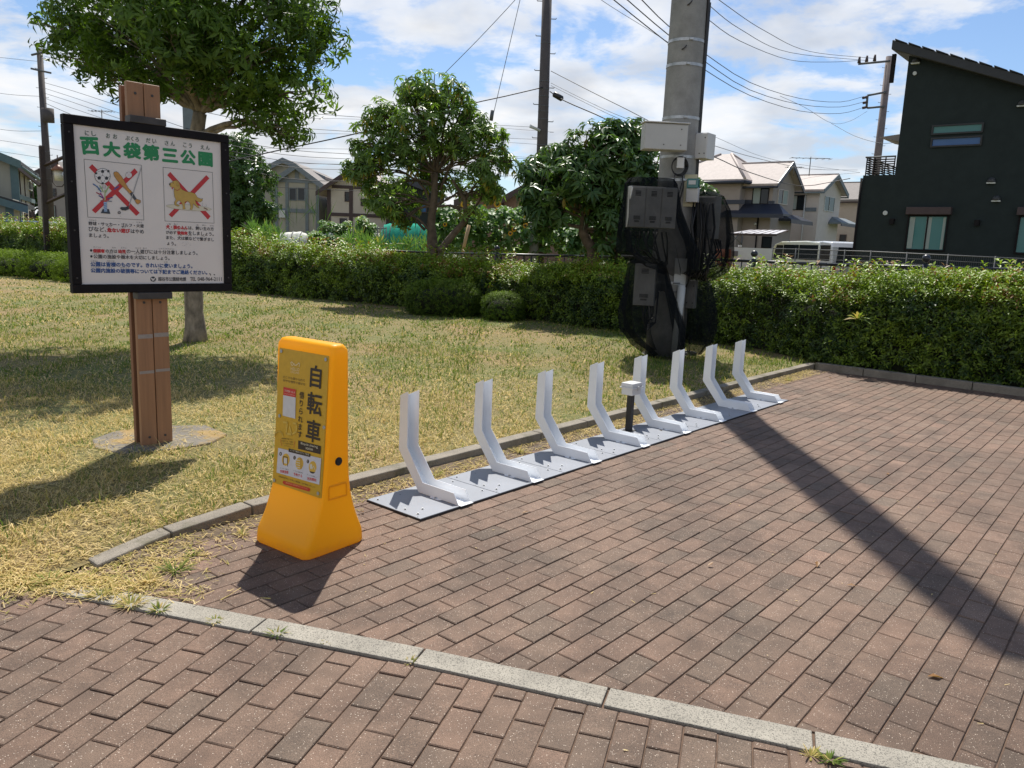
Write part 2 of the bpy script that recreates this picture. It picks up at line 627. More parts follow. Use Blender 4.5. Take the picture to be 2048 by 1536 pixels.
def npmesh(name, V, Fq, mat, tone=None, parent=None, smooth=False):
    """V (n,3), Fq (m,k) constant polygon size, tone per face -> per-vertex attribute"""
    me = bpy.data.meshes.new(name)
    V = np.ascontiguousarray(V, dtype=np.float32)
    Fq = np.ascontiguousarray(Fq, dtype=np.int32)
    m, k = Fq.shape
    me.vertices.add(len(V))
    me.vertices.foreach_set('co', V.ravel())
    me.loops.add(m * k)
    me.loops.foreach_set('vertex_index', Fq.ravel())
    me.polygons.add(m)
    me.polygons.foreach_set('loop_start', np.arange(0, m * k, k, dtype=np.int32))
    me.update(calc_edges=True)
    if smooth:
        me.polygons.foreach_set('use_smooth', np.ones(m, dtype=bool))
    if tone is not None:
        a = me.attributes.new('tone', 'FLOAT', 'POINT')
        a.data.foreach_set('value', np.ascontiguousarray(tone, dtype=np.float32))
    me.materials.append(M(mat))
    return link(name, me, parent)


def rotmats(ax, up_rand):
    """frames whose z axis is ax (n,3), spun by angle up_rand"""
    ax = ax / np.linalg.norm(ax, axis=1, keepdims=True)
    ref = np.where(np.abs(ax[:, 2:3]) < 0.9, np.array([[0, 0, 1.0]]), np.array([[1.0, 0, 0]]))
    x = np.cross(ref, ax)
    x /= np.linalg.norm(x, axis=1, keepdims=True)
    y = np.cross(ax, x)
    c, s = np.cos(up_rand)[:, None], np.sin(up_rand)[:, None]
    return np.stack([x * c + y * s, -x * s + y * c, ax], axis=2)      # columns


def scatter(name, tmpl, pos, ax, scale, tone, mat, parent=None, spin=None, jit=0.12):
    """tmpl = list of (verts, quads); each instance picks one"""
    n = len(pos)
    spin = rng.uniform(0, 2 * np.pi, n) if spin is None else spin
    Rm = rotmats(ax, spin)
    which = rng.integers(0, len(tmpl), n)
    Vs, Fs, Ts, off = [], [], [], 0
    for k, (tv, tf) in enumerate(tmpl):
        idx = np.where(which == k)[0]
        if not len(idx):
            continue
        tv = np.asarray(tv, float)
        tf = np.asarray(tf, int)
        v = np.einsum('nij,vj->nvi', Rm[idx], tv) * scale[idx][:, None, None] + pos[idx][:, None, :]
        f = tf[None] + (np.arange(len(idx)) * len(tv))[:, None, None] + off
        nl = len(tf)
        lt = tone[idx][:, None] + rng.normal(0, jit, (len(idx), nl // LEAFQ))
        vt = np.repeat(lt, len(tv) // (nl // LEAFQ), axis=1)
        Vs.append(v.reshape(-1, 3))
        Fs.append(f.reshape(-1, 4))
        Ts.append(np.clip(vt, 0, 1).ravel())
        off += v.shape[0] * v.shape[1]
    return npmesh(name, np.concatenate(Vs), np.concatenate(Fs), mat, np.concatenate(Ts), parent, smooth=False)


LEAFQ = 2


def leaf(base, dirv, length, width, droop=0.2, fold=0.25):
    """a two-quad folded leaf, 6 verts: base, tip, and sides"""
    d = Vector(dirv).normalized()
    up = Vector((0, 0, 1))
    s = d.cross(up)
    if s.length < 1e-3:
        s = Vector((1, 0, 0))
    s.normalize()
    u = s.cross(d).normalized()
    b = Vector(base)
    mid = b + d * length * 0.5 + u * (-droop * length * 0.15)
    tip = b + d * length + Vector((0, 0, -droop * length))
    l = mid - s * width * 0.5 + u * fold * width
    r = mid + s * width * 0.5 + u * fold * width
    # quads: base,r,tip,mid  and base,mid,tip,l
    return [tuple(b), tuple(r), tuple(tip), tuple(mid), tuple(l)], [(0, 1, 2, 3), (0, 3, 2, 4)]


def tmpl_from(leaves):
    vs, fs = [], []
    for v, f in leaves:
        n = len(vs)
        vs += v
        fs += [tuple(i + n for i in q) for q in f]
    return vs, fs


def whorl(nl, length, width, tilt, droop, rise=0.0, rr=random):
    L_ = []
    for i in range(nl):
        a = 2 * math.pi * i / nl + rr.uniform(-.35, .35)
        t = tilt + rr.uniform(-.3, .3)
        d = (math.cos(a) * math.cos(t), math.sin(a) * math.cos(t), math.sin(t))
        b = (0, 0, rise * rr.random())
        k = rr.uniform(.7, 1.15)
        L_.append(leaf(b, d, length * k, width * rr.uniform(.8, 1.2), droop * rr.uniform(.5, 1.6)))
    return tmpl_from(L_)


def sprig(nl, h, length, width):
    L_ = []
    for i in range(nl):
        a = i * 2.4 + random.uniform(-.4, .4)
        z = h * i / nl
        t = random.uniform(0.15, 0.8)
        d = (math.cos(a) * math.cos(t), math.sin(a) * math.cos(t), math.sin(t))
        L_.append(leaf((0, 0, z), d, length * random.uniform(.7, 1.2), width * random.uniform(.8, 1.2), 0.15))
    return tmpl_from(L_)


# value noise for python side placement
_ph = rng.uniform(0, 6.28, (6, 3))


def wav(x, y, z=0.0, f=1.0):
    s = 0
    for i in range(6):
        k = f * (1 + 0.6 * i)
        s = s + np.sin(k * x * math.cos(i * 1.3) + k * y * math.sin(i * 1.3) + _ph[i, 0] + z * k * 0.7 * math.cos(i) + _ph[i, 1]) / (1 + 0.6 * i)
    return s / 2.4

# ================================================================== THE GROUND
MB().add([(-700, -60, -.07), (700, -60, -.07), (700, 1400, -.07), (-700, 1400, -.07)], [(0, 1, 2, 3)]).build('ground', 'far_ground')['kind'] = 'structure'

KERB = [(-1.40, -0.505), (-1.14, -0.585), (-0.86, -0.628), (-0.54, -0.628), (0.0, -0.625), (8.0, -0.65), (60.0, -0.65)]   # front foot of kerb (a, n)
KW = 0.105
A_END = 7.52                                   # where the kerb meets the back kerb


def kerb_n(a):
    return float(np.interp(a, [k[0] for k in KERB], [k[1] for k in KERB]))


def in_lawn(x, y):
    """vectorised: True on the lawn"""
    x, y = np.asarray(x, float), np.asarray(y, float)
    dx, dy = x - F0[0], y - F0[1]
    a = dx * DA[0] + dy * DA[1]
    n = dx * NA[0] + dy * NA[1]
    nk = np.interp(a, [k[0] for k in KERB], [k[1] for k in KERB]) - KW
    ok = (n < nk) & (y > 3.04 + 0.04 * np.sin(x * 9))
    return ok


def lawn_z(x, y):
    x, y = np.asarray(x, float), np.asarray(y, float)
    e = np.clip((y - 3.0 - 0.0 * x) / 0.9, 0, 1)
    a_ = (x - F0[0]) * DA[0] + (y - F0[1]) * DA[1]
    n_ = (x - F0[0]) * NA[0] + (y - F0[1]) * NA[1]
    e = e * np.where(a_ < -1.35, np.clip((-.50 - n_) / .35, 0, 1), 1.0)
    z = 0.045 * e + 0.010 * wav(x, y, 0, 1.3) * e + 0.006 * wav(x + 5, y, 0, 4) * e
    return z + 0.004


# lawn base sheet, fine near the camera
def lawn_sheet():
    aa = np.concatenate([np.arange(-4, 8, 0.14), np.arange(8, 46, 0.8)])
    ss = np.concatenate([np.arange(0, 5, 0.14), np.arange(5, 48, 0.8)])
    V, Fq = [], []
    W_ = len(ss)
    for a in aa:
        nk = kerb_n(a) - KW * 0.6
        for s in ss:
            p = F0 + DA * a + NA * (nk - s)
            V.append([p[0], max(p[1], 3.0), 0])
    V = np.array(V)
    V[:, 2] = lawn_z(V[:, 0], V[:, 1])
    for i in range(len(aa) - 1):
        for j in range(W_ - 1):
            q = (i * W_ + j, i * W_ + j + 1, (i + 1) * W_ + j + 1, (i + 1) * W_ + j)
            if max(V[k][1] for k in q) > 3.001:
                Fq.append(q)
    o = npmesh('lawn', V, np.array(Fq), 'lawn_soil', smooth=True)
    o['kind'] = 'structure'


lawn_sheet()

# soil below the hedge, behind the back kerb
p_ = [strip(A_END + .1, -0.9, .03), strip(A_END + .1, 14, .03), strip(A_END + 2.6, 14, .03), strip(A_END + 2.6, -0.9, .03)]
MB().add(p_, [(0, 1, 2, 3)]).build('hedge_soil', 'soil')['kind'] = 'structure'

# ------------------------------------------------------------------ paving
pav = empty('brick_pavement', (0, 0, 0))
pav['kind'] = 'structure'
MB().add([(-6, 0.4, -.0055), (14, 0.4, -.0055), (14, 14, -.0055), (-6, 14, -.0055)], [(0, 1, 2, 3)]).build('joint_bed', 'joint_sand', pav)

BT = [(-1.83, 3.045), (-0.888, 2.775), (-0.272, 2.598), (0.36, 2.393), (0.964, 2.197), (1.6, 1.985), (2.9, 1.55)]      # far edge of the band
BAND_W = 0.107


def band_y(x, off=0.0):
    y = float(np.interp(x, [b[0] for b in BT], [b[1] for b in BT]))
    if x < BT[0][0]:
        y = BT[0][1] - (x - BT[0][0]) * 0.29
    return y + off


def clip_poly(poly, p0, nrm):
    """keep the side where (p-p0).nrm >= 0"""
    o = []
    for i in range(len(poly)):
        a, b = poly[i], poly[(i + 1) % len(poly)]
        da = (a[0] - p0[0]) * nrm[0] + (a[1] - p0[1]) * nrm[1]
        db = (b[0] - p0[0]) * nrm[0] + (b[1] - p0[1]) * nrm[1]
        if da >= 0:
            o.append(a)
        if da * db < 0:
            t = da / (da - db)
            o.append((a[0] + (b[0] - a[0]) * t, a[1] + (b[1] - a[1]) * t))
    return o


def shrink(poly, k):
    cx = sum(p[0] for p in poly) / len(poly)
    cy = sum(p[1] for p in poly) / len(poly)
    o = []
    for p in poly:
        d = math.hypot(p[0] - cx, p[1] - cy)
        f = max(0.0, 1 - k * 1.25 / max(d, 1e-6))
        o.append((cx + (p[0] - cx) * f, cy + (p[1] - cy) * f))
    return o


def area(p):
    return 0.5 * abs(sum(p[i][0] * p[(i + 1) % len(p)][1] - p[(i + 1) % len(p)][0] * p[i][1] for i in range(len(p))))


def paver_geo(poly, z=0.0, cham=0.0032, tx=0.0, ty=0.0):
    n = len(poly)
    cx = sum(p[0] for p in poly) / n
    cy = sum(p[1] for p in poly) / n
    top = shrink(poly, cham)
    f = lambda p, h: (p[0], p[1], z + h + (p[0] - cx) * tx + (p[1] - cy) * ty)
    vs = [f(p, 0.0) for p in top] + [f(p, -0.0028) for p in poly] + [f(p, -0.030) for p in poly]
    if area([(v[0], v[1]) for v in vs[:n]]) < 1e-6:
        return None
    fs = [tuple(range(n))]
    for r in range(2):
        fs += [((r + 1) * n + i, (r + 1) * n + (i + 1) % n, r * n + (i + 1) % n, r * n + i) for i in range(n)]
    return vs, fs


def paver_mesh(items):
    me = bpy.data.meshes.new('paver')
    V, Fc, T = [], [], []
    for (vs, fs), tone in items:
        n = len(V)
        V += vs
        Fc += [tuple(i + n for i in f) for f in fs]
        T += [tone] * len(vs)
    me.from_pydata(V, [], Fc)
    a = me.attributes.new('tone', 'FLOAT', 'POINT')
    a.data.foreach_set('value', T)
    me.materials.append(MATS['paver'])
    return me


# shared full pavers in six tones
def full_rect(w, h):
    return [(-w / 2, -h / 2), (w / 2, -h / 2), (w / 2, h / 2), (-w / 2, h / 2)]


def in_view(x, y):
    dx, dy, dz = x, y, -H
    f = dy * math.cos(PITCH) + H * math.sin(PITCH)
    if f < 0.3:
        return False
    u = F_PX * dx / f
    v = -F_PX * (dy * math.sin(PITCH) - H * math.cos(PITCH)) / f
    X = 1024 + u * math.cos(ROLL) - v * math.sin(ROLL)
    Y = 768 + u * math.sin(ROLL) + v * math.cos(ROLL)
    return -260 < X < 2330 and Y < 1760


def lay(th, origin, off, keep, jl, jw, limit, tonef):
    """running bond: courses along th (angle from forward). keep(poly)->clipped poly or None"""
    d = np.array([math.sin(th), math.cos(th)])
    n = np.array([d[1], -d[0]])
    Lp, Wp = 0.2022, 0.1011
    rz = math.atan2(d[1], d[0])
    full, cut = [], []
    for v in range(-90, 95):
        for u in range(-60, 60):
            c = np.array(origin) + d * ((u + 0.5 + off(v)) * Lp) + n * ((v + 0.5) * Wp)
            if c[1] < 0.9 or c[1] > 12.6 or c[0] < -5 or c[0] > 11.5 or not in_view(c[0], c[1]):
                continue
            hl, hw = (Lp - jl) / 2, (Wp - jw) / 2
            poly = [tuple(c + d * a * hl + n * b * hw) for a, b in ((-1, 1), (1, 1), (1, -1), (-1, -1))]
            k = keep(poly)
            if k is None or len(k) < 3:
                continue
            A_ = area(k)
            if A_ < 0.0009:
                continue
            tone = min(1, max(0, tonef(c)))
            (full if A_ > 0.97 * (Lp - jl) * (Wp - jw) else cut).append((math.hypot(*c), c, k, tone))
    allp = sorted(full + cut, key=lambda q: q[0])
    fullset = set(id(q) for q in full)
    shared = [paver_mesh([(paver_geo(full_rect(Lp - jl, Wp - jw)), t)]) for t in np.linspace(0, 1, 9)]
    rest = []
    for i, q in enumerate(allp):
        dist, c, k, tone = q
        dz = random.uniform(-.0016, .0016)
        tx, ty = random.uniform(-.008, .008), random.uniform(-.008, .008)
        if i < limit:
            if id(q) in fullset:
                o = link('paver', shared[int(round(tone * 8))], pav)
                o.location = (c[0], c[1], dz)
                o.rotation_euler = (tx, ty, rz + random.gauss(0, .004))
            else:
                g = paver_geo(k, dz)
                if g:
                    link('paver', paver_mesh([(g, tone)]), pav)
        else:
            g = paver_geo(k, dz, 0.003, tx, ty)
            if g:
                rest.append((g, tone))
    if rest:
        o = link('distant_paver', paver_mesh(rest), pav)
        o['kind'] = 'stuff'


def tone_a(c):
    return 0.45 + 0.14 * wav(c[0], c[1], 0, 1.1) + random.gauss(0, 0.19)


def keep_upper(poly):
    cx = sum(p[0] for p in poly) / 4
    p0 = (cx, band_y(cx, 0.006))
    sl = band_y(cx + .05) - band_y(cx - .05)
    k = clip_poly(poly, p0, (-sl / .1, 1))
    if len(k) < 3:
        return None
    c = np.mean(np.array(k), axis=0)
    a = float((c - F0) @ DA)
    nk = kerb_n(a)
    p0 = F0 + DA * a + NA * (nk + .012)
    sl = (kerb_n(a + .05) - kerb_n(a - .05)) / .1
    nv = NA - DA * sl
    k = clip_poly(k, p0, nv) if a > -1.75 else clip_poly(k, F0 + DA * (-1.75), DA)
    if len(k) < 3:
        return None
    k = clip_poly(k, F0 + DA * (A_END - .01), -DA)
    return k


def keep_lower(poly):
    cx = sum(p[0] for p in poly) / 4
    sl = band_y(cx + .05) - band_y(cx - .05)
    k = clip_poly(poly, (cx, band_y(cx, -BAND_W - .014)), (sl / .1, -1))
    if len(k) < 3:
        return None
    return k


th_a, th_b = R(39.85), R(15.95)
lay(th_a, (0.612, 2.797), lambda v: [0.0, 0.5][v % 2] + .02 * v * 0, keep_upper, 0.0034, 0.0052, 300, tone_a)
lay(th_b, (-1.496, 2.330), lambda v: -0.5 * (v % 2), keep_lower, 0.0060, 0.0045, 300,
    lambda c: 0.32 + 0.15 * wav(c[0], c[1], 0, 1.6) + random.gauss(0, 0.14))

# concrete band between the two paving fields
bandr = empty('concrete_band', (0, 0, 0))
bandr['kind'] = 'structure'
cuts = [-1.83, -1.475, -0.893, -0.272, 0.362, 0.966, 1.60, 2.24, 2.86]
for i in range(len(cuts) - 1):
    x0, x1 = cuts[i] + .004, cuts[i + 1] - .004
    y0, y1 = band_y(x0), band_y(x1)
    d = Vector((x1 - x0, y1 - y0, 0)).normalized()
    n = Vector((d.y, -d.x, 0)) * BAND_W
    sk = random.uniform(-.002, .002)
    poly = [(x0, y0 + sk, -.06), (x1, y1 + sk, -.06), (x1 + n.x, y1 + n.y + sk, -.06), (x0 + n.x, y0 + n.y + sk, -.06)]
    MB().prism(poly, (0, 0, .066 + random.uniform(-.001, .002))).build('band_stone', 'band_stone', bandr, .003, 2)

# kerb along the lawn and the back kerb below the hedge
kr = empty('lawn_kerb', (0, 0, 0))
kr['kind'] = 'structure'
ks = [-1.40, -1.02, -0.58] + [0.02 + 0.6 * i for i in range(13)]
ks[-1] = A_END + .1
for i in range(len(ks) - 1):
    a0, a1 = ks[i] + .004, ks[i + 1] - .004
    if a1 - a0 < .05:
        continue
    n0, n1 = kerb_n(a0), kerb_n(a1)
    h0, h1 = (np.interp(a, [-1.40, -0.9, -0.5], [.022, .05, .066]) for a in (a0, a1))
    w0 = KW
    P = [strip(a0, n0, -.05), strip(a1, n1, -.05), strip(a1, n1 - w0, -.05), strip(a0, n0 - w0, -.05)]
    T = [strip(a0, n0 - .004, h0), strip(a1, n1 - .004, h1), strip(a1, n1 - w0, h1), strip(a0, n0 - w0, h0)]
    m = MB().add(P + T, [(3, 2, 1, 0), (4, 5, 6, 7), (0, 1, 5, 4), (1, 2, 6, 5), (2, 3, 7, 6), (3, 0, 4, 7)])
    m.build('kerb_stone', 'kerb_stone', kr, .008, 2)
bk = empty('back_kerb', (0, 0, 0))
bk['kind'] = 'structure'
for i in range(14):
    n0, n1 = -0.64 + .6 * i + .004, -0.64 + .6 * (i + 1) - .004
    c = strip(A_END + .055, (n0 + n1) / 2)
    MB().box((c.x, c.y, .01), (n1 - n0, .105, .15), math.atan2(NA[1], NA[0])).build('kerb_stone', 'kerb_stone', bk, .008, 2)

# dirt and dry litter lying in the gutter between the strip and the kerb
V, Fq, T = [], [], []
def litter(n, fpos, lmin, lmax, tone_lo, tone_hi, name, lift=0.012):
    P = np.array([fpos() for _ in range(n)])
    yaw = rng.uniform(0, 6.28, n)
    Ln = rng.uniform(lmin, lmax, n)
    pit = rng.normal(0, .22, n)
    wd = 0.0016 + 0.0016 * rng.random(n)
    d = np.stack([np.cos(yaw) * np.cos(pit), np.sin(yaw) * np.cos(pit), np.sin(pit)], 1)
    s = np.stack([-np.sin(yaw), np.cos(yaw), np.zeros(n)], 1)
    a = P - d * Ln[:, None] / 2
    b = P + d * Ln[:, None] / 2
    V = np.stack([a - s * wd[:, None], a + s * wd[:, None], b + s * wd[:, None] * .4, b - s * wd[:, None] * .4], 1).reshape(-1, 3)
    F_ = np.arange(4 * n).reshape(-1, 4)
    V[:, 2] = np.maximum(V[:, 2], .001)
    o = npmesh(name, V, F_, 'grass', np.repeat(rng.uniform(tone_lo, tone_hi, n), 4))
    o['kind'] = 'stuff'
    return o


def gut():
    a = random.uniform(-1.3, 7.4)
    while random.random() > 0.35 + 0.65 * (math.sin(a * 3.1) > -.2) * (abs(math.sin(a * 1.7)) + .3):
        a = random.uniform(-1.3, 7.4)
    w = 0.20 if a > -.1 else 0.30
    t = random.random() ** 1.8
    p = strip(a, kerb_n(a) + .01 + t * w)
    return (p.x, p.y, .004 + .02 * (1 - t) * random.random())


litter(9000, gut, .015, .05, .45, 1.0, 'gutter_litter')


def left_edge():
    x = random.uniform(-3.2, -1.2)
    y = 3.02 - abs(random.gauss(0, .10)) * (1.0 if x < -1.8 else .8) + max(0, (x + 1.8)) * -.05
    if x > -1.8:
        y = random.uniform(band_y(x), 3.3)
        if random.random() < (x + 1.8) * 1.2:
            x -= .25
    return (x, y, .008)


litter(2600, left_edge, .015, .055, .4, 1.0, 'edge_litter')


def any_pave():
    a = random.uniform(-1, 7.4)
    n = random.uniform(-.5, 4)
    p = strip(a, n)
    return (p.x, p.y, .004)


litter(160, any_pave, .006, .022, .75, 1.0, 'scattered_straw')

# soil wedge in the gutter
V, Fq = [], []
aa = np.arange(-1.3, 7.45, .05)
for i, a in enumerate(aa):
    nk = kerb_n(a) + .002
    wv = .5 + .5 * math.sin(a * 2.3) * math.sin(a * .9 + 1)
    w = (.03 + .10 * wv) * (1.6 if a < 0 else 1)
    for j, t in enumerate((0, .35, .7, 1.0)):
        p = strip(a, nk + w * t * (1 + .25 * math.sin(a * 31 + j)))
        V.append((p.x, p.y, (.004 + .022 * wv * (1 - t) ** 1.5 + .002 * math.sin(a * 47 + j * 2)) if j < 3 else -.003))
for i in range(len(aa) - 1):
    for j in range(3):
        Fq.append((i * 4 + j, i * 4 + j + 1, (i + 1) * 4 + j + 1, (i + 1) * 4 + j))
o = npmesh('gutter_dirt', np.array(V), np.array(Fq), 'soil', smooth=True)
o['kind'] = 'stuff'

# ------------------------------------------------------------------ grass
def near_slab(x, y):
    u = (x + 2.36) * .766 + (y - 5.13) * .643
    v = -(x + 2.36) * .643 + (y - 5.13) * .766
    return (np.abs(u) < .36 + .035 * np.sin(v * 14)) & (np.abs(v) < .30 + .035 * np.sin(u * 11))


def grass_blades():
    bands = [(3.0, 4.6, 9500, .048, .0021), (4.6, 7.0, 4600, .046, .0030), (7.0, 10.5, 1900, .046, .0048),
             (10.5, 16, 700, .042, .0080), (16, 28, 180, .042, .014)]
    allV, allT = [], []
    for y0, y1, dens, hh, ww in bands:
        xl, xr = -0.78 * y1 - .6, 0.48 * y1 + .5
        n = int((xr - xl) * (y1 - y0) * dens)
        x = rng.uniform(xl, xr, n)
        y = rng.uniform(y0, y1, n)
        ok = in_lawn(x, y) & (x > -0.74 * y - .5) & ~near_slab(x, y)
        # worn patches
        dens_n = wav(x, y, 0, 2.2) * .7 + 1.0 * wav(x + 9, y + 3, 0, 8)
        ok &= rng.random(n) < np.clip(.70 + .55 * dens_n, .10, 1)
        x, y = x[ok], y[ok]
        n = len(x)
        z = lawn_z(x, y) - .004
        patch = wav(x * .9 + 3, y * .9, 0, .55) * .55 + wav(x, y + 11, 0, 1.9) * .30 + wav(x, y, 0, 6) * .16
        green = np.clip(.40 + patch * .66 + np.clip((y - 6.5) * .15, 0, .58) * np.clip(1.25 + x * .11, .1, 1), 0, 1)
        tone = np.where(rng.random(n) < green, rng.normal(.28, .14, n), rng.normal(.76, .15, n))
        edge = np.clip((y - 3.05) / .7, 0, 1)
        tone = np.where(rng.random(n) < (1 - edge) * .7, rng.normal(.8, .12, n), tone)
        clump = wav(x, y, 0, 3.0) * .5 + wav(x + 2, y, 0, 11) * .7
        h = hh * rng.gamma(4, .25, n) * (.80 + .55 * np.clip(clump, -1, 1.2))
        dead = tone > .55
        lean = np.where(dead, rng.uniform(.75, 1.52, n), rng.uniform(.3, 1.2, n))
        yaw = rng.uniform(0, 6.283, n)
        dx, dy = np.cos(yaw), np.sin(yaw)
        fyaw = yaw + rng.normal(0, .7, n)
        sx, sy = -np.sin(fyaw), np.cos(fyaw)
        w = ww * rng.uniform(.6, 1.3, n)
        b = np.stack([x, y, z], 1)
        m = b + np.stack([dx * h * .45 * np.sin(lean * .6), dy * h * .45 * np.sin(lean * .6), h * .5 * np.cos(lean * .6)], 1)
        t = b + np.stack([dx * h * np.sin(lean), dy * h * np.sin(lean), h * np.cos(lean) + .002], 1)
        s = np.stack([sx * w, sy * w, np.zeros(n)], 1)
        allV.append(np.stack([b - s, b + s, m + s * .8, m - s * .8, t], 1).reshape(-1, 3))
        allT.append(np.repeat(np.clip(tone, 0, 1), 5))
    V = np.concatenate(allV)
    T = np.concatenate(allT)
    n = len(V) // 5
    i = np.arange(n) * 5
    F3 = np.concatenate([np.stack([i, i + 1, i + 2], 1), np.stack([i, i + 2, i + 3], 1), np.stack([i + 3, i + 2, i + 4], 1)])
    print('blades', n)
    o = npmesh('lawn_grass', V, F3, 'grass', T)
    o['kind'] = 'stuff'


grass_blades()


def lawn_straw():
    while True:
        y = 3.05 + 6.5 * random.random() ** 1.5
        x = random.uniform(-.75 * y - .3, .45 * y + .3)
        if bool(in_lawn(x, y)) and wav(x + 4, y, 0, 2.7) + random.gauss(0, .5) > -.1:
            return (x, y, float(lawn_z(x, y)) + .006 + .018 * random.random())


litter(20000, lawn_straw, .02, .075, .55, 1.0, 'dry_clippings')


def spill():
    x = -1.80 + random.gauss(0, .24) if random.random() < .5 else random.uniform(-3.0, -1.7)
    y = 3.08 - abs(random.gauss(0, .075)) - max(0, x + 1.8) * .1
    return (x, y, .005 + .012 * random.random())


litter(2600, spill, .02, .07, .45, 1.0, 'spilled_clippings')

# ------------------------------------------------------------------ weeds in the joints
def weed(x, y, r, nb, lab, tl=.15, th_=.5, z=0.0, grp='weeds growing in the paving joints'):
    V, Fq, T = [], [], []
    for i in range(nb):
        a = random.uniform(0, 6.28)
        rr_ = r * .35 * random.random()
        b = Vector((rr_ * math.cos(a) * 1.3, rr_ * math.sin(a), 0))
        l = r * random.uniform(.5, 1.1)
        el = random.uniform(.12, .9)
        d = Vector((math.cos(a) * math.cos(el), math.sin(a) * math.cos(el), math.sin(el)))
        s = Vector((-math.sin(a), math.cos(a), 0)) * random.uniform(.0015, .0034)
        m = b + d * l * .55
        t = b + d * l * .95 + Vector((d.x, d.y, -.45)) * l * .15
        t.z = max(t.z, .003)
        k = len(V)
        V += [b - s * .6, b + s * .6, m + s, m - s, t + s * .2, t - s * .2]
        Fq += [(k, k + 1, k + 2, k + 3), (k + 3, k + 2, k + 4, k + 5)]
        T += [min(1, random.uniform(tl, th_) + (.35 if random.random() < .2 else 0))] * 6
    o = npmesh('weed_tuft', np.array([tuple(v) for v in V]), np.array(Fq), 'grass', np.array(T))
    o.location = (x, y, z)
    tag(o, lab, 'weed', grp)


for (px, py), r, nb, lab, tl, t2 in [
    ((350, 1143), .075, 60, 'bright green weed tuft in front of the yellow sign stand, left of its shadow', .1, .35),
    ((95, 1168), .07, 55, 'green weed tuft at the lawn corner, left end of the pale band', .15, .4),
    ((200, 1195), .06, 80, 'dry green weed clump along the left end of the pale band', .35, .7),
    ((262, 1212), .06, 80, 'middle dry weed clump below the left end of the band', .3, .75),
    ((318, 1222), .05, 60, 'weed clump ending the dry row below the band', .2, .6),
    ((430, 1243), .035, 26, 'small sparse weed on the joint just below the band', .3, .6),
    ((553, 1270), .042, 34, 'small green weed below the second band joint', .12, .4),
    ((648, 1288), .022, 14, 'tiny weed below the band near its middle stone', .3, .6),
    ((820, 1326), .03, 18, 'tiny weed beside the band joint at mid pavement', .25, .5),
    ((1660, 1522), .036, 46, 'green weed patch below the band at the lower right', .1, .4),
    ((1622, 1512), .034, 34, 'dry weed patch left of the lower right band joint', .4, .7),
    ((300, 1165), .06, 60, 'dry straw tuft above the pale band at its left end', .5, .9),
    ((385, 1110), .04, 30, 'small green weed between kerb end and sign stand', .15, .45),
    ((485, 1070), .05, 34, 'dry green tuft at the kerb behind the yellow stand', .4, .7),
]:
    x, y = G(px, py)
    weed(x, y, r, nb, lab, tl, t2)
for a, n, lab in [(2.62, -.52, 'green weed at the kerb behind the small white box post'), (.62, -.53, 'weed at the kerb behind the first white rack'),
                  (1.45, -.54, 'low weed at the kerb behind the second white rack'), (6.3, -.5, 'dry weed near the far end of the lawn kerb')]:
    p = strip(a, n)
    weed(p.x, p.y, .07, 60, lab, .3, .65)

# ================================================================== CYCLE RACKS
RZ = math.atan2(DA[1], DA[0])                   # local x along the strip, local y towards the lawn


def make_rack():
    root = empty('bike_rack')
    PL = 0.6235
    m = MB().box((0, .2145, .0045), (PL + .001, .433, .009)).build('rubber_mat', 'rubber', root)
    MB().box((0, .2145, .0115), (PL - .003, .4285, .0045)).build('base_plate', 'plate_grey', root, .001)
    # bolts and bolt holes on the plate
    for x, y in ((-.27, .06), (-.27, .16), (-.27, .385), (.275, .10), (.275, .34), (-.20, .10)):
        b = MB()
        b.cyl((x, y, .0138), .009, .002, 10)
        b.cyl((x, y, .0158), .0055, .006, 6, smooth=False)
        b.build('bolt', 'steel', root)
    for x, y in ((-.30, .2), (-.30, .03), (.1, .05), (.17, .26), (-.12, .37), (.22, .39)):
        MB().cyl((x, y, .0139), .0035, .0004, 8).build('bolt_hole', 'rubber', root)
    z0 = .0138
    web = [(.016, z0), (.045, z0 + .002), (.325, z0 + .002), (.512, .232), (.506, .553)]
    front = [(.006, z0), (.048, .077), (.296, .080), (.434, .262), (.434, .587)]
    wb = [.047, .047, .047, .036, .036]
    wf = [.047, .047, .047, .043, .043]
    V, Fq = [], []
    for (y, z), w in zip(web, wb):
        V += [(-w, y, z), (w, y, z)]
    for (y, z), w in zip(front, wf):
        V += [(-w, y, z), (w, y, z)]
    n = len(web) * 2
    for i in range(len(web) - 1):
        a, b = 2 * i, 2 * i + 2
        Fq.append((a, a + 1, b + 1, b))                       # web
        Fq.append((n + a, a, b, n + b))                       # left flange
        Fq.append((a + 1, n + a + 1, n + b + 1, b + 1))       # right flange
    c = MB().add(V, Fq).build('wheel_channel', 'rack_white', root)
    s = c.modifiers.new('sheet', 'SOLIDIFY')
    s.thickness = .0038
    s.offset = 0
    bv = c.modifiers.new('edge', 'BEVEL')
    bv.width = .0012
    bv.segments = 2
    bv.limit_method = 'ANGLE'
    # toe tab and fixing ears
    MB().box((0, .004, .0155), (.098, .036, .003)).build('toe_tab', 'rack_white', root, .001)
    for sx in (-1, 1):
        MB().prism([(sx * .045, .135, z0), (sx * .068, .150, z0), (sx * .068, .210, z0), (sx * .045, .235, z0)], (0, 0, .003)).build('fixing_ear', 'rack_white', root, .001)
        b = MB()
        b.cyl((sx * .058, .18, .0168), .008, .002, 10)
        b.cyl((sx * .058, .18, .0188), .0055, .005, 6, smooth=False)
        b.build('bolt', 'steel', root)
    return root


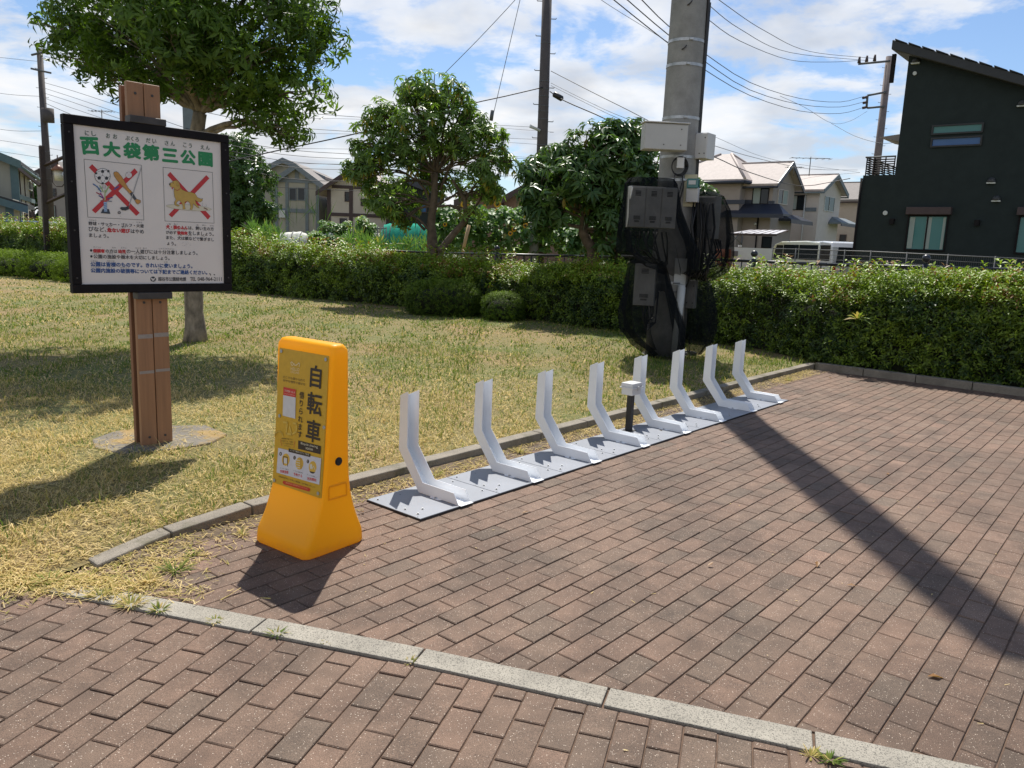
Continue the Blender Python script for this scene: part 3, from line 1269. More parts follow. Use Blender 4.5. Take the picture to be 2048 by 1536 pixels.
rack0 = make_rack()
ords = ['first white bike rack, nearest the yellow sign stand', 'second white bike rack from the yellow sign stand', 'third white bike rack from the yellow sign stand',
        'fourth white bike rack, just in front of the small black box post', 'fifth white bike rack, partly hidden behind the small box post',
        'sixth white bike rack, just beyond the small box post', 'seventh white bike rack, second from the far end', 'eighth white bike rack, last one at the far end of the strip']
racks = [rack0] + [copy_tree(rack0) for _ in range(7)]
for i, r_ in enumerate(racks):
    a = 0.3425 + 0.6385 * i * .985
    r_.location = strip(.3125 + .6255 * i, 0)
    # the channel sits a little further along its plate at the far end
    for ch in r_.children:
        if ch.name.split('.')[0] in ('wheel_channel', 'toe_tab', 'fixing_ear') or (ch.name.startswith('bolt') and 'hole' not in ch.name and abs(ch.bound_box[0][0]) < .09):
            ch.location.x = .030 + .0125 * i
    r_.rotation_euler = (0, 0, RZ)
    tag(r_, ords[i], 'bike rack', 'white wheel racks along the kerb')

# small box on a black post
bp = empty('sensor_post', strip(2.585, -.352, 0), RZ, 'small white plastic box on a short black post between the racks', 'box post')
MB().box((0, 0, .16), (.045, .045, .30)).build('post', 'cable', bp, .003)
MB().box((0, 0, .016), (.09, .09, .006)).build('foot_plate', 'cable', bp, .001)
b2 = MB().box((0, 0, .338), (.132, .10, .058)).build('junction_box', 'box_grey_pale', bp, .006, 3)
MB().box((0, 0, .368), (.156, .122, .010)).build('rim', 'box_grey_pale', bp, .003, 2)
MB().box((0, 0, .389), (.146, .112, .032), taper=.93).build('lid', 'box_grey_pale', bp, .006, 3)
MB().box((0, -.064, .362), (.020, .010, .034)).build('latch', 'box_grey', bp, .002, 2)

# ================================================================== YELLOW SIGN STAND
SPS = .637
ys = empty('sign_stand', (-.938, 3.582, 0), -SPS, 'glossy orange plastic stand with a yellow bicycle hire panel', 'sign stand')
secs = [  # z, half width, front, back
    (0.000, .185, .175, .171), (.010, .191, .181, .177), (.050, .191, .176, .173), (.070, .191, .171, .169), (.090, .1905, .160, .160), (.11, .190, .148, .151), (.15, .188, .128, .135),
    (.20, .187, .108, .117), (.235, .1865, .0950, .106), (.262, .186, .0855, .100), (.30, .186, .0775, .094), (.35, .1865, .0710, .088), (.42, .1875, .0640, .083), (.50, .189, .0570, .080), (.60, .191, .0500, .078), (.70, .1935, .0445, .075),
    (.80, .1965, .0390, .072), (.88, .198, .0350, .070), (.92, .199, .0325, .069), (.940, .198, .0310, .067), (.953, .195, .0280, .063), (.962, .189, .0220, .056), (.966, .178, .012, .046)]
V, Fq = [], []
NS = 48
for k, (z, hw, fr_h, bk_h) in enumerate(secs):
    hd, yo = (fr_h + bk_h) / 2, (bk_h - fr_h) / 2
    cr = float(np.interp(z, [0, .08, .25, .6], [.036, .032, .024, .022]))
    if z > .945:
        cr = min(hd * .75, .034)
    pts = []
    for q, (sx, sy) in enumerate(((1, 1), (-1, 1), (-1, -1), (1, -1))):
        for j in range(NS // 4):
            a = math.pi / 2 * q + math.pi / 2 * j / (NS // 4 - 1)
            pts.append((sx * (hw - cr) + cr * math.cos(a), sy * (hd - cr) + cr * math.sin(a) + yo, z))
    V += pts
for k in range(len(secs) - 1):
    for j in range(NS):
        Fq.append((k * NS + j, k * NS + (j + 1) % NS, (k + 1) * NS + (j + 1) % NS, (k + 1) * NS + j))
Fq.append(tuple(range(NS - 1, -1, -1)))
Fq.append(tuple((len(secs) - 1) * NS + j for j in range(NS)))
body = MB().add(V, Fq, True).build('body', 'plastic_orange', ys)
# recessed hand grip on the right side and the round filler cap above it
grip = MB()
for (x, y, z, dx, dy, dz) in ((.1855, .010, .318, .008, .104, .010), (.1855, .010, .256, .008, .112, .008), (.1855, -.042, .287, .008, .007, .054), (.1855, .062, .287, .008, .007, .054)):
    grip.box((x, y, z), (dx, dy, dz))
grip.build('grip_rim', 'plastic_orange', ys, .0035, 3)
cap = MB()
cap.tube([(.184, .012, .428), (.1915, .012, .428)], .0195, 20)
cap.tube([(.1915, .012, .428), (.1945, .012, .428)], .0145, 20)
cap.box((.1948, .012, .428), (.003, .026, .005))
cap.build('filler_cap', 'rubber', ys)

# --- flat print helpers: a printed panel has local axes x right, y up, and content comes at small z steps
def homog(quad, w, h):
    """photo quad (TL,TR,BR,BL) -> function to panel metres (x right, y up, origin at the centre)"""
    dst = [(-w / 2, h / 2), (w / 2, h / 2), (w / 2, -h / 2), (-w / 2, -h / 2)]
    A_, b_ = [], []
    for (x, y), (u, v) in zip(quad, dst):
        A_ += [[x, y, 1, 0, 0, 0, -u * x, -u * y], [0, 0, 0, x, y, 1, -v * x, -v * y]]
        b_ += [u, v]
    q = np.linalg.solve(np.array(A_, float), np.array(b_, float))

    def f(x, y):
        d = q[6] * x + q[7] * y + 1
        return ((q[0] * x + q[1] * y + q[2]) / d, (q[3] * x + q[4] * y + q[5]) / d)
    return f


class Panel:
    def __init__(s, parent, quad, w, h, mat):
        s.root, s.f, s.w, s.h, s.layer = parent, homog(quad, w, h), w, h, 0
        s.mat = mat

    def poly(s, name, pts, col, layer=1, raw=False):
        p = [(pt if raw else s.f(*pt)) for pt in pts]
        ar = sum(p[i][0] * p[(i + 1) % len(p)][1] - p[(i + 1) % len(p)][0] * p[i][1] for i in range(len(p)))
        if ar < 0:
            p = p[::-1]
        me = bpy.data.meshes.new(name)
        me.from_pydata([(x, y, layer * .00025) for x, y in p], [], [tuple(range(len(p)))])
        me.materials.append(flat(col))
        o = link(name, me, s.root)
        o.matrix_local = s.mat
        return o

    def line(s, name, pts, wid, col, layer=1, closed=False):
        p = [s.f(*pt) for pt in pts]
        if closed:
            p.append(p[0])
        vs, fs = [], []
        for i in range(len(p) - 1):
            a, b = Vector(p[i]), Vector(p[i + 1])
            d = (b - a)
            if d.length < 1e-7:
                continue
            d.normalize()
            nn = Vector((-d.y, d.x)) * wid / 2
            a -= d * wid * .4
            b += d * wid * .4
            k = len(vs)
            vs += [(*(a - nn), layer * .00025), (*(b - nn), layer * .00025), (*(b + nn), layer * .00025), (*(a + nn), layer * .00025)]
            fs.append((k, k + 1, k + 2, k + 3))
        me = bpy.data.meshes.new(name)
        me.from_pydata(vs, [], fs)
        me.materials.append(flat(col))
        o = link(name, me, s.root)
        o.matrix_local = s.mat
        return o

    def ell(s, name, c, rx, ry, col, layer=1, rot=0.0, n=28):
        return s.poly(name, [(c[0] + rx * math.cos(t) * math.cos(rot) - ry * math.sin(t) * math.sin(rot),
                              c[1] + rx * math.cos(t) * math.sin(rot) + ry * math.sin(t) * math.cos(rot)) for t in [2 * math.pi * i / n for i in range(n)]], col, layer)

    def text(s, name, body, left, right, col, height=None, layer=2, bold=0.0, vertical=False, vh=None):
        """left/right: photo points of the two ends of the baseline"""
        a, b = Vector(s.f(*left)), Vector(s.f(*right))
        cu = bpy.data.curves.new(name, 'FONT')
        cu.body = body
        cu.size = 1.0
        cu.resolution_u = 3
        tmp = bpy.data.objects.new('tmp_text', cu)
        C.objects.link(tmp)
        bpy.context.view_layer.update()
        me = bpy.data.meshes.new_from_object(tmp)
        bpy.data.objects.remove(tmp)
        bpy.data.curves.remove(cu)
        n = len(me.vertices)
        if n == 0:
            return None
        co = np.empty(n * 3, np.float32)
        me.vertices.foreach_get('co', co)
        co = co.reshape(-1, 3)
        x0, x1 = co[:, 0].min(), co[:, 0].max()
        y0, y1 = co[:, 1].min(), co[:, 1].max()
        Lr = (b - a).length
        kx = Lr / (x1 - x0)
        ky = (height / (y1 - y0)) if height else kx
        d = (b - a).normalized()
        nn = Vector((-d.y, d.x))
        polys = [tuple(p.vertices) for p in me.polygons]
        outv, outf = [], []
        offs = [(0, 0)]
        if bold:
            offs = [(bold * math.cos(t), bold * math.sin(t)) for t in [i * math.pi / 4 for i in range(8)]]
        for q, (ox, oy) in enumerate(offs):
            k = len(outv)
            for c_ in co:
                X = (c_[0] - x0) * kx + ox
                Y = (c_[1] - y0) * ky + oy
                p = a + d * X + nn * Y
                outv.append((p.x, p.y, layer * .00025 + q * .00002))
            outf += [tuple(i + k for i in f) for f in polys]
        bpy.data.meshes.remove(me)
        m2 = bpy.data.meshes.new(name)
        m2.from_pydata(outv, [], outf)
        m2.materials.append(flat(col))
        o = link(name, m2, s.root)
        o.matrix_local = s.mat
        return o


BLACK, WHITE_, RED, GREEN, BLUE = (.02, .02, .022), (.66, .62, .59), (.50, .025, .03), (.012, .22, .07), (.03, .08, .24)

# --- yellow panel: in zoom pixel coordinates of the photograph crop (500..740, 650..1130) x3.2
ph, pw = .648, .350
tilt = .0785
pm = Matrix.Translation((.003, -.0610, .5945)) @ Matrix.Rotation(math.pi / 2 - tilt, 4, 'X')
pq = [(192, 155), (515, 215), (460, 1112), (152, 1000)]
plate = MB().box((0, 0, -.0065), (pw, ph, .009)).build('sign_panel', flat((.60, .345, .018)), ys, .001)
plate.matrix_local = pm
Y = Panel(ys, pq, pw, ph, pm)
INK = (.030, .016, .012)


def vchars(P, s, centres, size, col, bold=0.0, name='character'):
    for ch, (x, y) in zip(s, centres):
        u, v = P.f(x, y)
        inv = np.array([u, v])
        # width set directly in metres through raw points
        cu = bpy.data.curves.new(name, 'FONT')
        cu.body = ch
        tmp = bpy.data.objects.new('tmp_text', cu)
        C.objects.link(tmp)
        bpy.context.view_layer.update()
        me = bpy.data.meshes.new_from_object(tmp)
        bpy.data.objects.remove(tmp)
        bpy.data.curves.remove(cu)
        n = len(me.vertices)
        co = np.empty(n * 3, np.float32)
        me.vertices.foreach_get('co', co)
        co = co.reshape(-1, 3)
        cx, cy = (co[:, 0].min() + co[:, 0].max()) / 2, (co[:, 1].min() + co[:, 1].max()) / 2
        k = size / max(.8, (co[:, 1].max() - co[:, 1].min())) if size > .05 else size
        outv, outf = [], []
        offs = [(0, 0)] if not bold else [(bold * math.cos(t), bold * math.sin(t)) for t in [i * math.pi / 4 for i in range(8)]]
        for q, (ox, oy) in enumerate(offs):
            kk = len(outv)
            outv += [(inv[0] + (c_[0] - cx) * k + ox, inv[1] + (c_[1] - cy) * k + oy, .0005 + q * .00002) for c_ in co]
            outf += [tuple(i + kk for i in p.vertices) for p in me.polygons]
        m2 = bpy.data.meshes.new(name)
        m2.from_pydata(outv, [], outf)
        m2.materials.append(flat(col))
        bpy.data.meshes.remove(me)
        o = link(name, m2, P.root)
        o.matrix_local = P.mat


vchars(Y, '自転車', [(430, 345), (422, 517), (414, 690)], .098, INK, .0022)
vchars(Y, '借りられます', [(339, 461), (336, 512), (334, 562), (331, 612), (329, 661), (328, 708)], .034, INK, .0005)
CREAM = (.80, .66, .36)
Y.line('logo', [(272, 268), (268, 252), (274, 247), (284, 258), (292, 268), (302, 270), (312, 263), (320, 255), (325, 262), (322, 278)], .0042, CREAM, 1)
Y.line('logo', [(276, 273), (290, 258)], .0038, CREAM, 1)
Y.text('logo_text', 'HELLO', (268, 300), (323, 309), CREAM, .014)
Y.text('logo_text', 'CYCLING', (267, 317), (322, 326), CREAM, .009)
Y.text('slogan_text', 'どこでも借りられて', (219, 349), (360, 377), INK, .0115)
Y.text('slogan_text', '好きな場所で返せる', (219, 371), (360, 401), INK, .0115)
Y.poly('card', [(221, 405), (301, 424), (298, 608), (217, 586)], (.62, .60, .60), 1)
Y.poly('card_header', [(221, 405), (301, 424), (300, 474), (220, 457)], (.58, .03, .02), 2)
Y.text('header_text', 'ご利用登録・使い方', (226, 434), (297, 451), (.7, .6, .5), .010, 3)
Y.text('header_text', 'はじめての方はこちら', (229, 450), (294, 465), (.7, .6, .5), .0055, 3)
# pale bicycle picture
BK = (.66, .44, .07)
Y.line('bicycle_print', [(222, 628), (248, 632), (240, 700), (275, 706)], .009, BK, 1)
Y.line('bicycle_print', [(286, 636), (306, 640), (306, 690), (276, 706), (262, 660)], .009, BK, 1)
Y.line('bicycle_print', [(185 + 26 * math.cos(t) + 8, 715 + 30 * math.sin(t)) for t in [math.pi + i * math.pi / 8 for i in range(9)]], .008, BK, 1)
for i, tx_ in enumerate(('自転車置き場のサイン', 'が目印です。全国の', 'どこでも借りて返せる', 'シェアサイクル')):
    Y.text('note_text', tx_, (211 + (i > 1) * 8 + (i == 3) * 8, 733 + i * 15), (286 - (i == 3) * 18, 740 + i * 15 + 4), INK, .0072)
Y.line('slash', [(203, 735), (212, 775)], .002, RED, 1)
Y.line('slash', [(296, 750), (290, 790)], .002, RED, 1)
Y.poly('black_label', [(318, 744), (464, 785), (461, 836), (317, 797)], INK, 1)
Y.text('label_text', 'Bicycle sharing', (335, 773), (444, 802), (.75, .68, .5), .0135, 2)
Y.text('label_text', 'station', (366, 800), (413, 813), (.75, .68, .5), .0125, 2)
Y.poly('card', [(190, 787), (467, 862), (455, 1026), (180, 940)], (.60, .59, .63), 1)
Y.poly('black_label', [(257, 792), (397, 832), (397, 852), (256, 814)], INK, 2)
Y.text('label_text', 'スマホで簡単 3ステップ登録', (266, 808), (388, 842), (.7, .65, .5), .008, 3)
for k, (cx_, cy_) in enumerate(((239, 862), (327, 889), (412, 915))):
    Y.ell('round_picture', (cx_, cy_), 25, 38, (.66, .40, .05), 2)
    Y.ell('step_dot', (cx_ - 33 + k * 1, cy_ - 37), 8, 12, INK, 2)
    Y.text('step_number', str(k + 1), (cx_ - 35, cy_ - 32), (cx_ - 31, cy_ - 31), WHITE_, .009, 3)
Y.line('phone_print', [(224, 892), (224, 842), (250, 848), (251, 903)], .0042, INK, 3)
Y.poly('phone_print', [(227, 850), (247, 855), (247, 888), (227, 884)], (.62, .60, .6), 3)
for i in range(4):
    Y.line('map_print', [(308, 866 + i * 15), (330, 872 + i * 15)], .0032, (.65, .62, .55), 3)
Y.line('map_print', [(335, 855), (333, 925)], .003, (.45, .22, .03), 3)
Y.line('map_print', [(343, 860), (341, 922)], .003, (.45, .22, .03), 3)
Y.poly('rider_print', [(393, 905), (400, 892), (409, 899), (411, 925), (396, 925)], (.66, .62, .5), 3)
Y.line('rider_print', [(408, 928), (418, 908), (430, 936)], .003, (.66, .62, .5), 3)
Y.poly('rider_print', [(391, 938), (430, 948), (415, 956), (399, 950)], INK, 3)
for t_, l_, r_ in (('スマホで楽々', (203, 916), (257, 930)), ('アプリで自転車を', (288, 937), (350, 954)), ('カードでも解錠して', (376, 964), (440, 984))):
    Y.text('caption_text', t_, l_, r_, INK, .0065, 2)
for t_, l_, r_ in (('会員登録', (203, 940), (256, 952)), ('予約する', (289, 962), (344, 977)), ('利用開始', (378, 993), (436, 1006))):
    Y.text('caption_text', t_, l_, r_, (.55, .03, .03), .014, 2, .0004)
Y.text('note_text', '自転車本体ボタンを押して解錠後、必ず施錠しましょう', (194, 968), (428, 1046), INK, .008)
Y.poly('red_label', [(226, 992), (390, 1043), (397, 1053), (390, 1066), (226, 1014), (218, 1001)], (.55, .03, .01), 1)
Y.text('label_text', 'ご返却時は必ず返却操作を行ってください', (234, 1007), (382, 1054), (.75, .5, .2), .0075, 2)
for (x, y) in ((206, 178), (496, 236), (197, 587), (485, 668), (166, 988), (447, 1080)):
    u, v = Y.f(x, y)
    s_ = MB().cyl((0, 0, 0), .0085, .0025, 16).build('screw', 'steel', ys, .0008)
    s_.matrix_local = pm @ Matrix.Translation((u, v, .0))

# ================================================================== PARK NOTICE BOARD
SPSI = R(46.5)
SE = np.array([math.cos(SPSI), math.sin(SPSI)])
board = empty('notice_board', (-2.268, 4.985, 0), SPSI, 'white park rules board in a black frame on a brown plank post', 'notice board')
BW, BH, BZ = .984, 1.012, 1.052
fr = .052
# frame members
MB().box((0, 0, BZ + fr / 2), (BW, .055, fr)).build('frame_bar', 'frame_black', board, .003)
MB().box((0, 0, BZ + BH - fr / 2), (BW, .055, fr)).build('frame_bar', 'frame_black', board, .003)
for sx in (-1, 1):
    MB().box((sx * (BW / 2 - fr / 2), 0, BZ + BH / 2), (fr, .0545, BH - 2 * fr - .002)).build('frame_bar', 'frame_black', board, .003)
    for k in range(4):
        s_ = MB().tube([(sx * (BW / 2 - fr / 2), -.0272, BZ + .09 + k * .275), (sx * (BW / 2 - fr / 2), -.0295, BZ + .09 + k * .275)], .005, 10).build('screw', 'bracket_dark', board)
MB().box((0, .002, BZ + BH / 2), (BW - 2 * fr + .004, .030, BH - 2 * fr + .004)).build('sign_panel', 'sign_white', board)
# post: two front planks, two rear planks, dark core
for k, (x, w) in enumerate(((-.0500, .0955), (.0505, .0955))):
    for zz0, zz1 in ((.035, BZ - .022), (BZ + BH + .010, 2.305)):
        MB().box((x - .025, .035, (zz0 + zz1) / 2), (w, .038, zz1 - zz0)).build('plank', 'plank', board, .0025)
    MB().box((x - .025, .128, (.045 + 2.29) / 2), (w, .038, 2.245)).build('plank', 'plank_old', board, .0025)
MB().box((-.025, .0815, 1.13), (.10, .052, 2.24)).build('post_core', 'bracket_dark', board)
for zz, hh in ((BZ + BH + .022, .042), (BZ - .022, .042)):
    MB().box((-.02, .012, zz), (.215, .082, hh)).build('bracket', 'bracket_dark', board, .003)
for zz in (.115, 2.24, .985):
    for x in (-.075, .025):
        MB().tube([(x, .017, zz), (x, .0125, zz)], .008, 10).build('bolt', 'bracket_dark', board)
for zz, hh in ((.775, .026), (.545, .018)):
    for x, w in ((-.075, .092), (.0255, .092)):
        MB().box((x, .0150, zz + x * .05), (w, .0015, hh)).build('tape_strip', 'tape', board)
# slab under the post
slab = MB()
pts = [(-.40, -.06), (-.30, -.29), (-.02, -.345), (.24, -.30), (.42, -.12), (.385, .20), (.12, .34), (-.20, .33), (-.37, .17)]
slab.prism([(x, y, 0) for x, y in pts], (0, 0, .066))
so = slab.build('post_slab', 'slab_stone', None, .012, 2)
so.location = (-2.36, 5.13, .0)
so.rotation_euler = (0, 0, R(40))
tag(so, 'lichen stained concrete slab in the grass under the plank post', 'slab')

# printed face; photo crop (100..480,160..620) x3.339
sm = Matrix.Translation((0, -.0137, BZ + BH / 2)) @ Matrix.Rotation(math.pi / 2, 4, 'X')
S = Panel(board, [(118, 268), (1140, 380), (1172, 1365), (190, 1397)], BW - 2 * fr, BH - 2 * fr, sm)
ky = lambda t: t
for ch, l, r, h in (('西', (190, 476), (304, 477), .090), ('大', (338, 488), (450, 494), .080), ('袋', (478, 496), (590, 505), .086), ('第', (612, 508), (720, 514), .086),
                    ('三', (745, 516), (845, 524), .074), ('公', (872, 530), (968, 537), .080), ('園', (995, 540), (1084, 548), .080)):
    S.text('title_character', ch, l, r, GREEN, h, 2, .0050)
for tx_, l, r in (('に', (205, 345), (232, 348)), ('し', (252, 348), (282, 350)), ('お', (352, 360), (378, 363)), ('お', (400, 365), (428, 368)), ('ぶくろ', (484, 374), (578, 385)),
                  ('だ', (628, 388), (658, 391)), ('い', (672, 393), (698, 396)), ('さ', (757, 404), (783, 407)), ('ん', (798, 408), (826, 411)), ('こ', (884, 415), (906, 418)),
                  ('う', (922, 419), (944, 422)), ('え', (1004, 428), (1030, 431)), ('ん', (1040, 431), (1066, 434))):
    S.text('reading_text', tx_, l, r, (.05, .09, .06), .026, 2, .0006)
# picture frames
S.line('picture_border', [(199, 514), (597, 549), (617, 934), (229, 922)], .0022, BLACK, 1, True)
S.line('picture_border', [(746, 561), (1086, 590), (1101, 946), (763, 938)], .0022, BLACK, 1, True)
# left cross
S.poly('red_cross', [(234, 572), (256, 548), (588, 884), (564, 906)], RED, 2)
S.poly('red_cross', [(550, 572), (572, 598), (282, 894), (256, 872)], RED, 3)
S.poly('red_cross', [(776, 616), (796, 592), (1076, 898), (1058, 922)], RED, 2)
S.poly('red_cross', [(1044, 610), (1066, 632), (810, 912), (788, 892)], RED, 3)
# football
S.ell('football_print', (328, 630), 55, 55, BLACK, 4)
S.ell('football_print', (328, 630), 52, 52, (.68, .65, .63), 5)
for cx_, cy_, r_ in ((328, 598, 13), (305, 645, 14), (356, 645, 14), (284, 612, 9), (368, 596, 10), (330, 681, 9)):
    S.poly('football_patch', [(cx_ + r_ * math.cos(t), cy_ + r_ * math.sin(t)) for t in [-math.pi / 2 + i * 2 * math.pi / 5 for i in range(5)]], BLACK, 6)
for a_, b__ in (((328, 611), (328, 626)), ((328, 626), (311, 636)), ((328, 626), (346, 636)), ((317, 658), (322, 674)), ((345, 658), (338, 674)), ((291, 640), (280, 632)), ((368, 640), (378, 630)), ((340, 592), (360, 588)), ((316, 594), (294, 602))):
    S.line('football_seam', [a_, b__], .0016, BLACK, 6)
# bat
S.poly('bat_print', [(404, 612), (408, 600), (424, 597), (438, 604), (462, 634), (505, 708), (535, 738), (518, 750), (495, 728), (440, 672), (412, 634)], (.50, .24, .05), 7)
S.poly('bat_print', [(518, 750), (535, 738), (566, 788), (552, 796)], (.06, .065, .075), 7)
S.poly('bat_print', [(552, 796), (566, 788), (592, 796), (594, 810), (576, 824), (564, 818)], (.50, .24, .05), 7)
S.line('bat_outline', [(404, 612), (408, 600), (424, 597), (438, 604), (462, 634), (505, 708), (566, 788), (592, 796), (594, 810), (576, 824), (564, 818), (552, 796), (495, 728), (440, 672), (412, 634)], .0013, BLACK, 8, True)
# baseball
S.ell('baseball_print', (510, 620), 22, 22, BLACK, 6)
S.ell('baseball_print', (510, 620), 20.5, 20.5, (.68, .65, .63), 7)
S.line('baseball_seam', [(500, 604), (506, 618), (503, 636)], .0012, RED, 8)
S.line('baseball_seam', [(520, 604), (515, 620), (520, 634)], .0012, RED, 8)
# golf club and ball
S.line('club_print', [(597, 562), (555, 700), (508, 852)], .0045, (.10, .10, .11), 9)
S.line('club_print', [(597, 562), (555, 700), (514, 832)], .0022, (.55, .54, .53), 10)
S.poly('club_print', [(506, 838), (514, 860), (488, 871), (462, 868), (450, 854), (460, 846), (488, 846)], (.04, .042, .05), 9)
S.ell('golf_ball_print', (446, 885), 11, 11, (.10, .09, .09), 7)
S.ell('golf_ball_print', (446, 885), 7, 7, (.30, .27, .26), 8)
# fireworks
S.poly('firework_print', [(318, 892), (332, 862), (374, 862), (385, 896)], (.035, .045, .065), 7)
S.poly('firework_print', [(337, 812), (360, 812), (362, 880), (341, 880)], (.32, .44, .62), 8)
for k in range(5):
    S.line('firework_stripe', [(338, 828 + k * 12), (361, 820 + k * 12)], .0018, (.03, .07, .2), 9)
for pts_, col_ in (([(264, 688), (292, 706), (318, 740)], (.03, .12, .30)), ([(310, 700), (322, 716), (332, 740)], (.28, .42, .18)), ([(374, 700), (362, 722), (350, 745)], (.28, .42, .18)),
                   ([(288, 748), (312, 760)], (.35, .05, .08)), ([(316, 752), (336, 786)], (.35, .04, .25)), ([(306, 770), (330, 784)], (.04, .06, .2)), ([(438, 702), (410, 722)], (.05, .08, .3)),
                   ([(346, 730), (346, 800)], (.40, .44, .2)), ([(318, 806), (340, 800)], (.35, .08, .08)), ([(366, 790), (396, 780)], (.05, .06, .2)), ([(360, 806), (392, 808)], (.25, .25, .28)), ([(300, 726), (312, 716)], (.2, .3, .4))):
    S.line('firework_spark', pts_, .0062, col_, 7)
for a_, b__ in (((324, 686), (330, 716)), ((352, 684), (346, 720)), ((338, 690), (338, 716))):
    S.line('firework_spark', [a_, b__], .0014, BLACK, 7)
# dog on pale ground
S.ell('ground_print', (926, 840), 157, 21, (.25, .23, .2), 5, 0.06)
S.ell('ground_print', (926, 840), 155, 19.5, (.62, .56, .42), 6, 0.06)
dog = [(790, 676), (797, 668), (806, 668), (818, 655), (838, 651), (850, 658), (860, 676), (866, 700), (880, 716), (905, 728), (940, 732), (968, 742), (985, 768), (1010, 778), (1020, 774), (1018, 790), (1004, 800), (985, 798),
       (968, 786), (975, 810), (990, 828), (998, 842), (984, 840), (966, 822), (955, 812), (954, 834), (948, 854), (932, 854), (938, 838), (932, 808), (918, 796), (898, 800), (897, 830), (902, 850), (884, 853), (884, 830), (874, 806),
       (858, 790), (842, 804), (840, 818), (862, 828), (850, 834), (828, 824), (826, 804), (836, 786), (826, 764), (822, 730), (824, 706), (812, 700), (800, 696), (792, 686)]
S.poly('dog_print', dog, (.52, .33, .07), 8)
S.line('dog_outline', dog, .0014, (.10, .05, .01), 9, True)
S.ell('dog_nose', (794, 680), 5, 5, BLACK, 10)
S.ell('dog_eye', (817, 670), 2.6, 4, BLACK, 10)
S.poly('dog_tongue', [(806, 702), (818, 698), (814, 712), (808, 714)], (.45, .03, .06), 10)
S.line('dog_ear', [(838, 658), (848, 668), (852, 690), (842, 690), (836, 672)], .0014, (.10, .05, .01), 10)
S.line('dog_collar', [(826, 714), (846, 722), (866, 708)], .0035, (.40, .03, .03), 10)
S.line('dropping_print', [(1030, 840), (1052, 850)], .006, (.14, .03, .02), 8)
S.line('steam_print', [(1018, 806), (1022, 816), (1018, 826)], .0016, (.3, .35, .35), 8)
S.line('steam_print', [(1042, 812), (1046, 822), (1042, 834)], .0016, (.3, .35, .35), 8)

# wording
def tl(parts, l, r, h, layer=2, name='rule_text', bold=0.0):
    """a line made of differently coloured runs, spaced by character count"""
    tot = sum(len(p[0]) for p in parts)
    k = 0
    for s_, col, bd in parts:
        f0, f1 = k / tot, (k + len(s_)) / tot
        e = .12 / tot
        a_ = (l[0] + (r[0] - l[0]) * (f0 + e), l[1] + (r[1] - l[1]) * (f0 + e))
        b__ = (l[0] + (r[0] - l[0]) * (f1 - e), l[1] + (r[1] - l[1]) * (f1 - e))
        S.text(name, s_, a_, b__, col, None if len(s_) > 2 else None, layer, bd)
        k += len(s_)


GREY = (.055, .050, .055)
tl([('野球・サッカー・ゴルフ・火遊', GREY, .0006)], (232, 978), (620, 988), .03)
tl([('びなど、', GREY, .0006), ('危ない遊び', RED, .0016), ('はやめ', GREY, .0006)], (232, 1020), (622, 1030), .03)
tl([('ましょう。', GREY, .0006)], (236, 1062), (378, 1066), .03)
tl([('犬・猫のふん', RED, .0016), ('は、飼い主の方', GREY, .0006)], (768, 990), (1102, 1000), .03)
tl([('が必ず', GREY, .0006), ('後始末', RED, .0016), ('をしましょう。', GREY, .0006)], (768, 1028), (1102, 1036), .03)
tl([('また、犬は鎖などで繋ぎまし', GREY, .0006)], (770, 1066), (1104, 1074), .03)
tl([('ょう。', GREY, .0006)], (776, 1106), (842, 1110), .03)
S.ell('bullet', (254, 1156), 8, 9, BLACK, 2)
S.ell('bullet', (256, 1198), 8, 9, BLACK, 2)
tl([('保護者', RED, .0014), ('の方は', GREY, .0006), ('幼児', RED, .0014), ('の一人遊びには十分注意しましょう。', GREY, .0006)], (264, 1170), (992, 1172), .03)
tl([('公園の施設や樹木を大切にしましょう。', GREY, .0006)], (268, 1212), (800, 1212), .03)
tl([('公園は皆様のものです。きれいに使いましょう。', BLUE, .0012)], (248, 1268), (958, 1266), .03)
tl([('公園内施設の破損等については下記までご連絡ください。', BLUE, .0012)], (250, 1312), (1060, 1308), .03)
for x_, y_, s_ in ((238, 948, 'やきゅう'), (566, 956, 'ひ あそ'), (366, 990, 'あぶ'), (466, 992, 'あそ'), (776, 962, 'いぬ'), (824, 962, 'ねこ'), (980, 966, 'か'), (1020, 966, 'ぬし'), (1072, 968, 'かた'), (792, 999, 'かなら'),
                   (850, 1001, 'あと しまつ'), (852, 1038, 'いぬ'), (908, 1040, 'くさり'), (1010, 1043, 'つな'), (270, 1136, 'ほ ご しゃ'), (398, 1137, 'かた'), (460, 1137, 'ようじ'), (560, 1137, 'ひとり'), (612, 1137, 'あそ'), (724, 1137, 'じゅうぶんちゅうい'),
                   (262, 1180, 'こうえん'), (366, 1180, 'しせつ'), (462, 1180, 'じゅもく'), (552, 1179, 'たいせつ'), (252, 1234, 'こうえん'), (366, 1232, 'みな さま'), (756, 1230, 'つか'), (254, 1278, 'こうえんない'), (362, 1278, 'しせつ'),
                   (458, 1277, 'はそんとう'), (716, 1276, 'かき'), (870, 1276, 'れんらく')):
    S.text('reading_text', s_, (x_, y_), (x_ + 11 * len(s_.replace(' ', '')) + 6, y_ + 1), GREY, .0085, 2)
S.ell('town_emblem', (685, 1348), 20, 18, BLACK, 2)
S.poly('town_emblem', [(672, 1338), (684, 1346), (700, 1334), (704, 1338), (690, 1350), (702, 1354), (690, 1356), (680, 1364), (678, 1352), (668, 1348)], WHITE_, 3)
S.text('contact_text', '越谷市公園緑地課', (720, 1360), (912, 1357), GREY, .026, 2, .0005)
S.text('contact_text', 'TEL', (940, 1354), (980, 1353), GREY, .024, 2, .0005)
